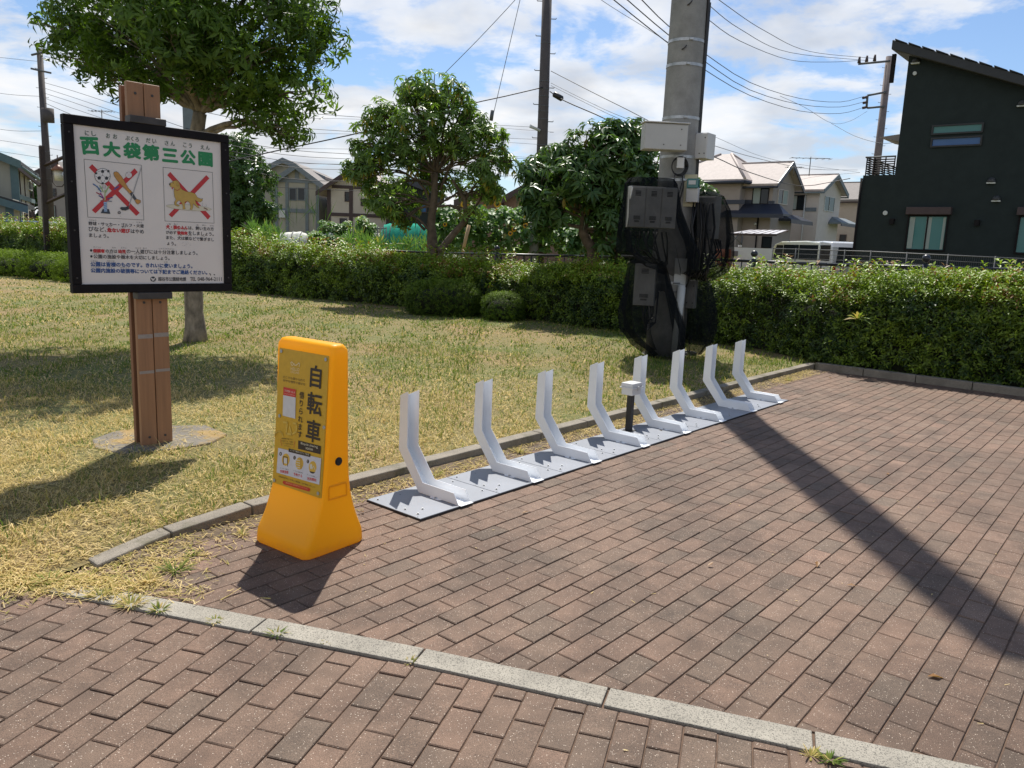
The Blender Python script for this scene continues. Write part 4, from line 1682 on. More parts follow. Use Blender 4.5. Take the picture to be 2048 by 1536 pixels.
S.text('contact_text', '048-964-2111', (992, 1353), (1156, 1349), GREY, .024, 2, .0005)
for a_, b__ in (((1074, 1300), (1080, 1310)), ((1103, 1306), (1108, 1308))):
    S.line('scuff', [a_, b__], .006, (.03, .03, .03), 2)
for k in range(10):
    x_, y_ = 880 + random.random() * 62, 1082 + random.random() * 26
    S.line('scuff', [(x_, y_), (x_ + random.uniform(2, 9), y_ + random.uniform(-9, 4))], .0014, (.35, .33, .32), 2)
for k in range(22):
    x_, y_ = 240 + random.random() * 850, 560 + random.random() * 800
    S.line('scuff', [(x_, y_), (x_ + random.uniform(-4, 5), y_ + random.uniform(-2, 3))], random.uniform(.001, .003), (.47, .43, .41), 1)

# ================================================================== CONCRETE POLE WITH METER BOXES
PX, PY = 2.055, 10.60
PB = Vector((PX, PY, 0))


def pr(z):
    return 0.262 - .0085 * z


# the pole leans and tapers slightly like the real one
pole = empty('concrete_pole', (PX, PY, 0), 0, 'thick grey concrete pole with steel bands standing on the lawn by the racks', 'utility pole')
zs = [0, .5, 1, 2, 2.52, 3, 4, 6, 8, 10, 12]
MB().tube([(-.004 * z, 0, z) for z in zs], [pr(z) for z in zs], 36).build('shaft', 'pole_concrete', pole)
MB().cyl((0, 0, 0), .33, .055, 28, .30).build('base_collar', 'pole_concrete', pole)
for z in (4.03, 3.74, 3.10, 2.62, 2.33, 1.02):
    m = MB()
    n = 36
    V, Fq = [], []
    for zz in (z - .018, z + .018):
        for k in range(n):
            t = 2 * math.pi * k / n
            V.append(((pr(z) + .006) * math.cos(t) - .004 * z, (pr(z) + .006) * math.sin(t), zz))
    for k in range(n):
        Fq.append((k, (k + 1) % n, n + (k + 1) % n, n + k))
    m.add(V, Fq, True).build('steel_band', 'steel', pole)
    MB().box((-.004 * z - .05 + .1 * random.random(), -pr(z) - .014, z), (.05, .02, .03)).build('band_clip', 'steel', pole, .003)
for k, (z, x) in enumerate(((4.42, -.08), (3.90, -.11))):
    MB().tube([(x, -pr(z) + .005, z), (x + .03, -pr(z) - .025, z + .02), (x + .05, -pr(z) - .01, z + .05)], .008, 8).build('hook', 'bracket_dark', pole)
MB().tube([(pr(z) * .93 - .004 * z + .012 * math.sin(z * 1.7), -.10, z) for z in np.arange(1.2, 12, .35)], .021, 8).build('riser_cable', 'cable', pole)
MB().tube([(pr(z) * .93 - .004 * z + .03 + .012 * math.sin(z * 1.3 + 1), -.08, z) for z in np.arange(1.2, 4.6, .3)], .013, 8).build('riser_cable', 'cable', pole)
# pale label plate and stub brackets low on the shaft
MB().box((.075, -pr(1.1) + .012, 1.17), (.17, .012, .34), .28).build('label_plate', 'wall_pale', pole)
for k in range(6):
    z = 1.02 - .055 * k
    MB().box((.03 + .07 * (k % 2), -pr(z) - .012, z), (.10, .03, .016), .2).build('clamp', 'rail_grey', pole, .002)
# the white drain pipe in front of the shaft
MB().tube([(.075, -.285, .0), (.085, -.29, .55), (.10, -.285, 1.0)], .052, 14).build('white_pipe', 'wall_pale', pole)


def cabinet(name, lab, cx, cy, z0, z1, w, d, rz, mat, doors=1, vents=False, cat='equipment box', group=None):
    e = empty(name, (cx, cy, (z0 + z1) / 2), rz, lab, cat, group)
    h = z1 - z0
    MB().box((0, 0, 0), (w, d, h)).build('case', mat, e, .006, 2)
    dw = w / doors
    for k in range(doors):
        x = -w / 2 + dw * (k + .5)
        MB().box((x, -d / 2 - .006, -.004), (dw - .012, .010, h - .02)).build('door', mat, e, .004, 2)
        if vents:
            for vz, vw, vh in ((h * .33, .35, .055), (-h * .26, .42, .04), (-h * .35, .3, .02)):
                g = MB()
                for q in range(4):
                    g.box((x, -d / 2 - .013, vz + (q - 1.5) * vh * .3), (dw * vw, .004, vh * .16))
                g.build('vent', 'bracket_dark', e)
        else:
            for sx, sz in ((.34, .30), (.34, -.30), (-.05, -.30)):
                MB().tube([(x + dw * sx, -d / 2 - .011, h * sz), (x + dw * sx, -d / 2 - .015, h * sz)], .008, 8).build('screw', 'bracket_dark', e)
    return e


def put(px, py, Y):
    v = at(px, py, Y)
    return v.x, v.z


# large upper cabinet
x0, zt = put(1290, 249, 10.1)
x1, zb = put(1371, 305, 10.1)
cab = cabinet('wall_cabinet', 'large light grey cabinet strapped high on the concrete pole', (x0 + x1) / 2, 10.18, zb + .02, zt + .02, x1 - x0 + .02, .19, R(4), 'box_grey', cat='cabinet')
MB().box((0, -.01, (zt - zb) / 2 + .012), (x1 - x0 + .05, .23, .014)).build('rain_hood', 'box_grey_pale', cab, .003)
x0, zt = put(1396, 266, 10.45)
x1, zb = put(1421, 319, 10.45)
cabinet('wall_cabinet', 'small light grey cabinet on the right side of the concrete pole', (x0 + x1) / 2 + .02, 10.5, zb, zt, .17, .24, R(-38), 'box_grey_pale', cat='cabinet')
# cable coil with a small white box
cx_, cz_ = put(1357, 333, 10.3)
co_ = empty('cable_coil', (cx_, 10.30, cz_), 0, 'coil of black cable with a small white box hanging below the large cabinet', 'cable coil')
for k in range(4):
    r_ = .085 + .006 * k
    MB().tube([(r_ * math.cos(t) + .004 * k, -.01 * k, r_ * 1.15 * math.sin(t)) for t in np.linspace(0, 2 * math.pi, 26)], .007, 6).build('cable_loop', 'cable', co_)
MB().box((.01, -.055, .04), (.09, .04, .13)).build('white_box', 'box_grey_pale', co_, .006, 2)
MB().tube([(.05, 0, -.08), (.08, 0, -.25), (.05, .01, -.42), (.0, .02, -.6)], .008, 6).build('cable_tail', 'cable', co_)
MB().tube([(-.04, 0, -.09), (-.03, 0, -.3), (.03, .01, -.36), (.06, .02, -.2)], .005, 6).build('cable_tail', 'cable', co_)
# electricity meter on a cream board
cx_, cz_ = put(1386, 384, 10.28)
me_ = empty('electricity_meter', (cx_ - .02, 10.30, cz_), R(-25), 'grey electricity meter on a cream backing board, right side of the pole', 'meter')
MB().box((-.02, .03, .02), (.16, .02, .40)).build('backing_board', 'box_cream', me_, .003)
MB().box((.03, -.03, -.04), (.15, .10, .18)).build('terminal_box', 'box_grey', me_, .008, 2)
MB().box((.03, -.045, .10), (.14, .12, .12)).build('meter_case', 'glass_teal', me_, .012, 3)
MB().box((.03, -.108, .11), (.09, .004, .05)).build('dial', 'wall_pale', me_)
# meter banks under the nets
xa, zt = put(1258, 372, 10.05)
xb, zb = put(1349, 458, 10.05)
cabinet('meter_box', 'triple door grey equipment box under black netting, upper left of the pole', (xa + xb) / 2, 10.10, zb, zt, xb - xa, .17, R(6), 'box_grey', 3, True)
xa, zt = put(1273, 527, 10.1)
xb, zb = put(1309, 612, 10.1)
cabinet('meter_box', 'single tall grey equipment box under the lower left netting', (xa + xb) / 2, 10.15, zb, zt, xb - xa, .15, R(-14), 'box_grey', 1, True)
xa, zt = put(1404, 392, 10.5)
xb, zb = put(1432, 478, 10.5)
cabinet('meter_box', 'tilted grey equipment box wrapped in black netting right of the pole', (xa + xb) / 2, 10.55, zb, zt, .26, .18, R(-38), 'box_grey', 1)
xa, zt = put(1368, 560, 10.4)
xb, zb = put(1396, 618, 10.4)
cabinet('meter_box', 'lower grey equipment box right of the pole beneath the netting', (xa + xb) / 2, 10.52, zb, zt, .19, .16, R(-20), 'box_grey', 1)
# hanging cable looms
lo = empty('cable_loom', (PX, PY, 0), 0, 'tangle of black cables hanging below the meter boxes on the pole', 'cables')
for k in range(9):
    xs = -.62 + .055 * k
    zs0 = 1.66
    MB().tube([(xs, -.42, zs0), (xs + random.uniform(-.04, .06), -.44, zs0 - random.uniform(.08, .22)), (xs + random.uniform(.02, .18), -.42 + random.uniform(-.05, .05), zs0 - random.uniform(.24, .44)), (-.30 + .02 * k, -.38, zs0 - .42), (-.26, -.34, 1.30)], .011, 6).build('cable', 'cable', lo)
for k in range(7):
    a = .17 + .04 * k
    MB().tube([(a, -.30, 2.05), (a + random.uniform(-.05, .06), -.32, 1.75), (a + random.uniform(-.09, .09), -.34, 1.45), (a + random.uniform(-.06, .08), -.33, 1.2), (a - .02, -.32, random.uniform(.95, 1.15))], random.choice([.008, .012, .015]), 6).build('cable', 'cable', lo)
for k in range(5):
    MB().tube([(.46 + .03 * k, -.16, 1.60), (.50 + .03 * k, -.2, random.uniform(1.30, 1.48)), (.38 + random.uniform(-.05, .08), -.25, random.uniform(1.05, 1.35)), (.2 + .02 * k, -.3, 1.12)], .011, 6).build('cable', 'cable', lo)
for k in range(5):
    MB().tube([(-.42 + .035 * k, -.43, .72), (-.40 + .035 * k, -.44, .58), (-.34, -.40, .40 + .03 * k), (-.22, -.34, .5), (-.2, -.3, .9)], .010, 6).build('cable', 'cable', lo)


def net_bag(lab, prof, rz=0.0, folds=7, seed=1, name='net_cover', cat='netting'):
    """prof: list of (cx, cy, z, rx, ry): closed sack with folds running down"""
    rs = random.Random(seed)
    n = 64
    V, Fq = [], []
    ph = [rs.uniform(0, 6.28) for _ in range(8)]
    amp = [rs.uniform(.3, 1) for _ in range(8)]
    m = len(prof)
    zs_ = np.linspace(0, m - 1, (m - 1) * 5 + 1)
    for q, s_ in enumerate(zs_):
        i = min(int(s_), m - 2)
        f = s_ - i
        P_ = [prof[i][k] * (1 - f) + prof[i + 1][k] * f for k in range(5)]
        for k in range(n):
            t = 2 * math.pi * k / n
            w = 0
            for j in range(8):
                w += amp[j] * math.sin((folds + j * 2) * t + ph[j] + s_ * .9 * math.sin(j + 1)) / (1 + j * .5)
            w *= .095 * (0.30 + min(1, s_ / (m - 1) * 2.2))
            q_ = s_ / (m - 1)
            w += (.20 * abs(math.sin(folds * .5 * t + ph[1] + q_ * ph[2] * .25)) - .12 + .10 * abs(math.sin(2.5 * t + ph[3] - q_ * 1.3)) - .06) * (.25 + q_)
            kx, ky_ = math.cos(t), math.sin(t)
            e = 2.6
            rr_ = (abs(kx) ** e + abs(ky_) ** e) ** (-1 / e)
            V.append((P_[0] + kx * rr_ * P_[3] * (1 + w * 1.2), P_[1] + ky_ * rr_ * P_[4] * (1 + w * 1.2), P_[2] + .02 * w * 6 * math.sin(t * 3 + ph[0])))
    R_ = len(zs_)
    for i in range(R_ - 1):
        for k in range(n):
            Fq.append((i * n + k, i * n + (k + 1) % n, (i + 1) * n + (k + 1) % n, (i + 1) * n + k))
    Fq.append(tuple(range(n - 1, -1, -1)))
    o = MB().add(V, Fq, False).build(name, 'net_black')
    tag(o, lab, cat)
    return o


def nb(px, py, Y, wpx, d):
    v = at(px, py, Y)
    return (v.x, v.y, v.z, wpx / 2 / F_PX * Y * 1.0, d * 1.22)


net_bag('black netting sack over the triple meter box, upper left of the pole',
        [nb(1304, 357, 10.18, 84, .15), nb(1303, 368, 10.17, 96, .20), nb(1304, 420, 10.17, 108, .24), nb(1308, 465, 10.18, 126, .27), nb(1318, 505, 10.2, 140, .27), nb(1335, 535, 10.22, 100, .24), nb(1350, 548, 10.25, 40, .15)], seed=3)
net_bag('black netting sack over the tilted box, upper right of the pole',
        [nb(1412, 384, 10.5, 34, .10), nb(1414, 392, 10.5, 62, .18), nb(1424, 420, 10.5, 64, .24), nb(1428, 470, 10.5, 66, .27), nb(1424, 510, 10.5, 66, .26), nb(1418, 540, 10.5, 56, .22), nb(1402, 560, 10.5, 34, .12)], seed=8)
net_bag('black netting sack hanging at the lower left foot of the pole',
        [nb(1293, 515, 10.17, 30, .10), nb(1294, 524, 10.17, 66, .17), nb(1296, 570, 10.17, 84, .22), nb(1300, 625, 10.17, 108, .25), nb(1306, 660, 10.17, 116, .25), nb(1318, 690, 10.18, 92, .22), nb(1332, 716, 10.2, 48, .14)], seed=12, folds=6)
net_bag('black netting sack hanging at the lower right foot of the pole',
        [nb(1392, 548, 10.5, 36, .10), nb(1396, 570, 10.48, 48, .15), nb(1400, 620, 10.45, 58, .18), nb(1400, 660, 10.45, 54, .18), nb(1394, 690, 10.45, 40, .14), nb(1388, 708, 10.45, 22, .08)], seed=21, folds=6)
# spare coil of pipe at the pole foot
co2 = MB()
cc = G(1372, 712, .03)
for k in range(3):
    co2.tube([(cc[0] + .13 * math.cos(t), cc[1] + .11 * math.sin(t), .05 + .015 * k) for t in np.linspace(0, 6.1, 20)], .012, 6)
tag(co2.build('hose_coil', 'rail_grey'), 'small pale hose coil lying on the grass at the foot of the pole', 'hose')
# horizontal pipe between pole and hedge
tag(MB().tube([at(1243, 512, 10.9), at(1300, 515, 10.7)], .015, 8).build('support_pipe', 'rail_grey'), 'thin grey pipe running left from the concrete pole above the hedge', 'pipe')

# ================================================================== HEDGES
HF = [(-40, 41), (-27, 31.5), (-15.4, 23.6), (-9.6, 20.4), (-5.48, 18.2), (-3.0, 16.75), (-0.28, 15.0), (1.4, 13.6), (2.91, 12.2), (3.62, 11.0), (4.05, 10.12), (4.85, 9.46), (5.98, 8.58), (8.5, 6.5), (12, 3.55)]
HT = [1.40, 1.38, 1.36, 1.29, 1.12, 1.00, 1.00, 1.05, 1.12, 1.14, 1.16, 1.20, 1.24, 1.25, 1.25]


def resample(P, step):
    P = [np.array(p, float) for p in P]
    o = []
    for i in range(len(P) - 1):
        n = max(1, int(np.linalg.norm(P[i + 1] - P[i]) / step))
        for k in range(n):
            o.append(P[i] + (P[i + 1] - P[i]) * k / n)
    o.append(P[-1])
    return np.array(o)


sprigs = [sprig(8, .085, .042, .015) for _ in range(5)]
sprigs_tall = [sprig(12, .17, .046, .016) for _ in range(4)]
bigsprigs = [sprig(7, .12, .075, .030) for _ in range(5)]


def hedge(lab, front, tops, thick, dens, size, name='hedge', mat='leaf_hedge', base=0.02, shoots=1.0, tone0=.5, seed=0, bulge=.16):
    root = empty(name, (0, 0, 0), 0, lab, 'hedge')
    P = resample([(*f, t) for f, t in zip(front, tops)], .25)
    S_ = np.concatenate([[0], np.cumsum(np.linalg.norm(np.diff(P[:, :2], axis=0), axis=1))])
    tot = S_[-1]
    # dark opaque core, added inside the leaves to keep light from passing through
    V, Fq = [], []
    for i in range(len(P)):
        d = P[min(i + 1, len(P) - 1), :2] - P[max(i - 1, 0), :2]
        d /= np.linalg.norm(d)
        nb_ = np.array([-d[1], d[0]])      # towards the back
        if nb_[1] < 0:
            nb_ = -nb_
        h = P[i, 2]
        for q, (u, z) in enumerate(((.34, base - .05), (.27, h * .55), (.56, h * .82), (thick - .22, h * .86), (thick - .12, h * .5), (thick - .1, base - .05))):
            k = .06 * wav(P[i, 0] * 1.5, P[i, 1] * 1.5, q * .8, 1.5)
            p = P[i, :2] + nb_ * (u + k)
            V.append((p[0], p[1], z + (k * .8 if 0 < q < 5 else 0)))
    for i in range(len(P) - 1):
        for q in range(5):
            Fq.append((i * 6 + q, (i + 1) * 6 + q, (i + 1) * 6 + q + 1, i * 6 + q + 1))
    npmesh('light_block_core', np.array(V), np.array(Fq), 'hedge_core', parent=root)
    # foliage
    n = int(tot * dens)
    s = rng.uniform(0, tot, n)
    X = np.interp(s, S_, P[:, 0]); Yy = np.interp(s, S_, P[:, 1]); Ht = np.interp(s, S_, P[:, 2])
    e = .05
    dx = np.interp(np.minimum(s + e, tot), S_, P[:, 0]) - np.interp(np.maximum(s - e, 0), S_, P[:, 0])
    dy = np.interp(np.minimum(s + e, tot), S_, P[:, 1]) - np.interp(np.maximum(s - e, 0), S_, P[:, 1])
    l = np.hypot(dx, dy)
    nx, ny = -dy / l, dx / l
    sg = np.where(ny < 0, -1, 1)
    nx, ny = nx * sg, ny * sg
    part = rng.random(n)
    front_ = part < .60
    z = np.where(front_, rng.random(n) ** .85 * Ht, Ht)
    zr = z / Ht
    lump = wav(X * 1.0, Yy * 1.0, z * 1.8, 1.5) * .75 + wav(X, Yy, z, 5.5) * .45
    u = np.where(front_, .10 + bulge * (1 - zr) * .6 - bulge * np.sin(zr * 3.0) * .35 + .10 * (zr > .88) - lump * .17 + .42 * np.clip((zr - .5) / .5, 0, 1) ** 2 + rng.exponential(.04, n), rng.uniform(.05, thick - .05, n))
    topz = Ht - .05 + lump * .09 - .30 * (1 - np.minimum(1, u / .5)) ** 2 + rng.normal(0, .02, n)
    z = np.where(front_, z + base, topz)
    pos = np.stack([X + nx * u, Yy + ny * u, z], 1)
    ax = np.where(front_[:, None], np.stack([-nx * .9, -ny * .9, .35 + .7 * zr], 1), np.stack([-nx * .15, -ny * .15, np.ones(n)], 1)) + rng.normal(0, .45, (n, 3))
    clump = wav(X * 1.7, Yy * 1.7, z * 3, 2.6)
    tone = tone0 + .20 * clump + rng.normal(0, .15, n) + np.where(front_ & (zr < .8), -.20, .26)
    sc_ = size * rng.uniform(.75, 1.3, n)
    keep = rng.random(n) < np.clip(.85 + .5 * lump, .18, 1)
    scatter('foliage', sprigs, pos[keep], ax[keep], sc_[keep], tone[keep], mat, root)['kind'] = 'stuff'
    # young shoots above the clipped top
    n = int(tot * 55 * shoots)
    if n:
        s = rng.uniform(0, tot, n)
        s = s[(wav(s * .9 + seed, s * 0, 0, 1.9) + rng.normal(0, .35, len(s))) > -.05]
        n = len(s)
        X = np.interp(s, S_, P[:, 0]); Yy = np.interp(s, S_, P[:, 1]); Ht = np.interp(s, S_, P[:, 2])
        u = rng.uniform(.1, thick - .1, n)
        pos = np.stack([X + u * .5, Yy + u * .8, Ht - .03 + .05 * wav(X, Yy, 0, 2.1)], 1)
        ax = np.stack([rng.normal(0, .22, n), rng.normal(-.05, .22, n), np.ones(n)], 1)
        scatter('young_shoots', sprigs_tall, pos, ax, size * rng.uniform(.7, 1.5, n), rng.normal(.80, .10, n), mat, root)['kind'] = 'stuff'
    return root


hedge('long clipped green hedge behind the lawn, left half up to the middle tree', HF[1:7], HT[1:7], 1.15, 900, 1.75, seed=1, tone0=.46, shoots=.9)
hedge('dark green hedge stretch right of the middle tree, behind the concrete pole', HF[6:11], HT[6:11], 1.15, 1300, 1.45, seed=4, tone0=.36, shoots=.6)
hedge('tall clipped hedge along the back kerb of the paving, with bright new shoots', HF[10:14], HT[10:14], 1.15, 1900, 1.3, seed=9, tone0=.42, shoots=1.7)
# low clipped bushes in front of it
def low_bush(lab, cx, cy, rx, ry, h, n, size=1.0, tone=.45, grp=None):
    root = empty('clipped_bush', (cx, cy, 0), 0, lab, 'bush', grp)
    V = []
    m = MB().sphere((0, 0, h * .45), 1, 18, 10)
    m.v = [(v[0] * rx * .86, v[1] * ry * .86, max(-.02, h * .45 + (v[2] - h * .45) * h * .42)) for v in m.v]
    m.build('light_block_core', 'hedge_core', root)  # added opaque filling so light cannot pass through the bush
    a = rng.normal(0, 1, (n, 3))
    a /= np.linalg.norm(a, axis=1, keepdims=True)
    e = 3.0
    rr_ = (np.abs(a[:, 0]) ** e + np.abs(a[:, 1]) ** e + np.abs(a[:, 2]) ** e) ** (-1 / e)
    P_ = a * rr_[:, None] * (1 + .06 * wav(a[:, 0] * 3, a[:, 1] * 3, a[:, 2] * 3, 1.5))[:, None]
    pos = P_ * np.array([rx, ry, h / 2]) + np.array([0, 0, h / 2])
    k = pos[:, 2] > .02
    scatter('foliage', sprigs, pos[k], a[k] + rng.normal(0, .4, (k.sum(), 3)) + np.array([0, 0, .3]), size * rng.uniform(.7, 1.2, k.sum()),
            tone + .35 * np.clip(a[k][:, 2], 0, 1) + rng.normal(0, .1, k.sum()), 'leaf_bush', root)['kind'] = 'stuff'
    return root


g1, g2 = G(880, 641), G(1003, 650)
low_bush('low clipped square bush in front of the hedge, below the middle tree', g1[0], g1[1] + .62, .66, .42, .66, 3000, .95, .22)
low_bush('small round clipped bush right of the square one, in front of the hedge', g2[0], g2[1] + .55, .34, .32, .50, 1300, .9, .22)
g3 = G(50, 547)
for k in range(5):
    low_bush(['low trimmed bush left of the notice board, first in its row', 'low trimmed bush left of the notice board, second in its row', 'low trimmed bush left of the notice board, third in its row',
              'low trimmed bush seen just at the left edge of the board frame', 'low trimmed bush hidden mostly behind the notice board'][k], -16.3 + 1.35 * k, 23.4 - .78 * k, .80, .5, .62, 900, 1.6, .55, 'low trimmed bushes in front of the left hedge')

# ================================================================== TREES
def limb(m, a, b, r0, r1, sag=.0, seg=7, wob=.05):
    a, b = Vector(a), Vector(b)
    L_ = (b - a).length
    pts, rs = [], []
    for i in range(seg + 1):
        t = i / seg
        p = a.lerp(b, t)
        p += Vector((random.uniform(-1, 1), random.uniform(-1, 1), random.uniform(-1, 1))) * wob * L_ * math.sin(math.pi * t) * .6
        p.z += sag * math.sin(math.pi * t)
        pts.append(p)
        rs.append(r0 + (r1 - r0) * t ** .8)
    m.tube(pts, rs, 8)
    return pts


def tree(lab, name, base, trunk_pts, trunk_r, clumps, tmpl, n_per, size, mat, tone=.45, bark='bark', single=0, leaf_lw=(.2, .06), twigs=14, twig_r=.006, shell=.55, hang=.0, upbias=.35, pale_old=0.0, big=None, rootflare=1.0):
    root = empty(name, base, 0, lab, 'tree')
    B = Vector(base)
    m = MB()
    tp = [Vector(p) - B for p in trunk_pts]
    k = len(tp)
    dense, rr_ = [], []
    for i in range(k - 1):
        for j in range(4):
            t = j / 4
            p = tp[i].lerp(tp[i + 1], t) + Vector((random.uniform(-1, 1), random.uniform(-1, 1), 0)) * .010
            dense.append(p)
            f = (i + t) / (k - 1)
            rr_.append(trunk_r[0] + (trunk_r[1] - trunk_r[0]) * f + trunk_r[0] * .35 * rootflare * math.exp(-f * 22) + random.uniform(-.03, .05) * trunk_r[0])
    dense.append(tp[-1]); rr_.append(trunk_r[1])
    dense[0].z -= .05
    m.tube(dense, rr_, 14)
    cl = [(Vector(at(px, py, D)) - B, r, nmul) for px, py, D, r, nmul in clumps]
    ends = []
    for c, r, nm in cl:
        # start on the trunk or on the nearest already reached clump, whichever is nearer to the line down
        cand = [dense[-1], dense[-1] * .9 + dense[-3] * .1, dense[int(len(dense) * .85)], dense[int(len(dense) * .7)]]
        s_ = min(cand, key=lambda q: (q - c).length + max(0, q.z - c.z) * 1.2)
        mid = s_.lerp(c, .5) + Vector((0, 0, .12 * (c - s_).length))
        rb = trunk_r[1] * random.uniform(.38, .6)
        p1 = limb(m, s_, mid, rb, rb * .65, 0, 5, .10)
        p2 = limb(m, mid, c, rb * .65, rb * .3, 0, 5, .12)
        nodes = p1[3:] + p2
        for j in range(twigs):
            a = random.choice(nodes[1:])
            d = Vector((random.gauss(0, 1), random.gauss(0, 1), random.gauss(.25, .8))).normalized() * r * random.uniform(.5, .95)
            e_ = c + d
            limb(m, a, e_, twig_r * 1.6, twig_r * .7, 0, 4, .12)
            ends.append(e_)
    m.build('trunk', bark, root)
    pos, ax, tn, sz = [], [], [], []
    for c, r, nm in cl:
        n = int(n_per * nm * r * r)
        a = rng.normal(0, 1, (n, 3))
        a /= np.linalg.norm(a, axis=1, keepdims=True)
        rad = r * (shell + (1 - shell) * rng.random(n) ** .6) * (1 + .22 * wav(a[:, 0] * 4 + c.x * 3, a[:, 1] * 4, a[:, 2] * 4, 1.3))
        p = a * rad[:, None] * np.array([1.08, 1.08, .80]) + np.array(c)
        # leave gaps
        g = wav(p[:, 0] * 2.3, p[:, 1] * 2.3, p[:, 2] * 3.0, 2.0) + .5 * wav(p[:, 0], p[:, 1], p[:, 2] * 2, 6)
        k_ = rng.random(n) < (np.clip(.62 + .75 * g, .03, 1) if not single else np.clip(.72 + .60 * g, .06, 1))
        p, a, n = p[k_], a[k_], int(k_.sum())
        pos.append(p)
        A_ = a * .8 + rng.normal(0, .35, (n, 3)) + np.array([0, 0, upbias])
        ax.append(A_)
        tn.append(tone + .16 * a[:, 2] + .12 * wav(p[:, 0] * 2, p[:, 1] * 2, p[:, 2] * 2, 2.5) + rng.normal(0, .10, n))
        sz.append(size * rng.uniform(.75, 1.25, n))
    pos, ax, tn, sz = np.concatenate(pos), np.concatenate(ax), np.concatenate(tn), np.concatenate(sz)
    if single:
        # the leaves that show largest are parts of their own
        score = pos[:, 1] + rng.uniform(0, .9, len(pos))
        idx = np.argsort(score)[:single]
        keep_ = np.ones(len(pos), bool)
        keep_[idx] = False
        variants = []
        for tv in (.2, .4, .6, .75):
            me = bpy.data.meshes.new('leaf')
            lv, lf = leaf((0, 0, 0), (1, 0, 0), leaf_lw[0], leaf_lw[1], .45)
            me.from_pydata(lv, [], lf)
            a_ = me.attributes.new('tone', 'FLOAT', 'POINT')
            a_.data.foreach_set('value', [tv] * len(lv))
            me.materials.append(M(mat))
            variants.append(me)
        for i_ in idx:
            z_ = Vector(ax[i_]).normalized()
            q_ = z_.to_track_quat('Z', 'Y')
            for k_l in range(9):
                o_ = link('leaf', variants[int(np.clip(tn[i_] * 4 + random.uniform(-.8, .8), 0, 3))], root)
                o_.rotation_mode = 'QUATERNION'
                tl_q = Matrix.Rotation(2 * math.pi * k_l / 9 + random.uniform(-.3, .3), 4, 'Z') @ Matrix.Rotation(-random.uniform(-.2, .45), 4, 'Y')
                o_.rotation_quaternion = q_ @ tl_q.to_quaternion()
                o_.location = Vector(pos[i_])
                k_s = sz[i_] * random.uniform(.7, 1.15)
                o_.scale = (k_s, k_s, k_s)
        scatter('crown', tmpl, pos[keep_], ax[keep_], sz[keep_], tn[keep_], mat, root)['kind'] = 'stuff'
    else:
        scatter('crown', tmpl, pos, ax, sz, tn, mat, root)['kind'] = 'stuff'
    if pale_old:
        # old yellow leaves hanging under the whorls
        n = int(len(pos) * pale_old)
        i = rng.choice(len(pos), n, replace=False)
        scatter('old_leaves', [whorl(4, .20, .055, -1.25, .1) for _ in range(4)], pos[i] - np.array([0, 0, .06]), np.tile([0, 0, 1.0], (n, 1)) + rng.normal(0, .1, (n, 3)), sz[i], np.full(n, .80) + rng.random(n) * .25, mat, root, jit=.1)['kind'] = 'stuff'
    return root


wh_a = [whorl(8, .095, .026, -.15, .38, .10) for _ in range(6)]
b1 = G(392, 690)
tr1 = [(b1[0], b1[1], .03), (b1[0] - .01, b1[1], .8), (b1[0] + .03, b1[1], 1.7), (b1[0] + .05, b1[1], 2.35), tuple(at(400, 226, 10.03))]
cl1 = [(128, 62, 9.8, .36, 1.0), (205, 60, 10.1, .62, 1), (175, 118, 9.7, .30, 1), (225, 160, 9.9, .30, 1), (262, 130, 10.2, .42, 1), (300, 80, 9.4, .75, 1), (300, 60, 10.8, .8, 1), (330, 150, 9.9, .38, 1),
       (405, 80, 9.3, .55, 1), (420, 85, 10.8, .6, 1), (475, 175, 9.8, .36, 1), (350, 100, 9.2, .36, 1), (500, 110, 9.6, .66, 1), (545, 165, 10.4, .55, 1), (590, 95, 10.0, .50, 1), (598, 190, 10.0, .40, 1), (560, 255, 9.9, .24, 1), (590, 275, 10, .15, 1.3), (520, 225, 10, .36, 1),
       (545, 20, 9.8, .70, 1), (615, 35, 10.2, .35, 1), (205, 5, 10.2, .48, 1), (300, -40, 9.8, .95, .9), (430, -60, 9.6, 1.0, .9), (400, -60, 11, 1.0, .8), (540, -80, 10.2, .95, .8), (380, -190, 10.1, 1.1, .7), (250, -130, 10.4, .8, .7), (500, -210, 10.3, .9, .6)]
tree('large dark green tree behind the notice board, crown running out of the top', 'leafy_tree', (b1[0], b1[1], .02), tr1, (.118, .080), cl1, wh_a, 620, 1.18, 'leaf_tree', .46, 'bark_pale', twigs=9)

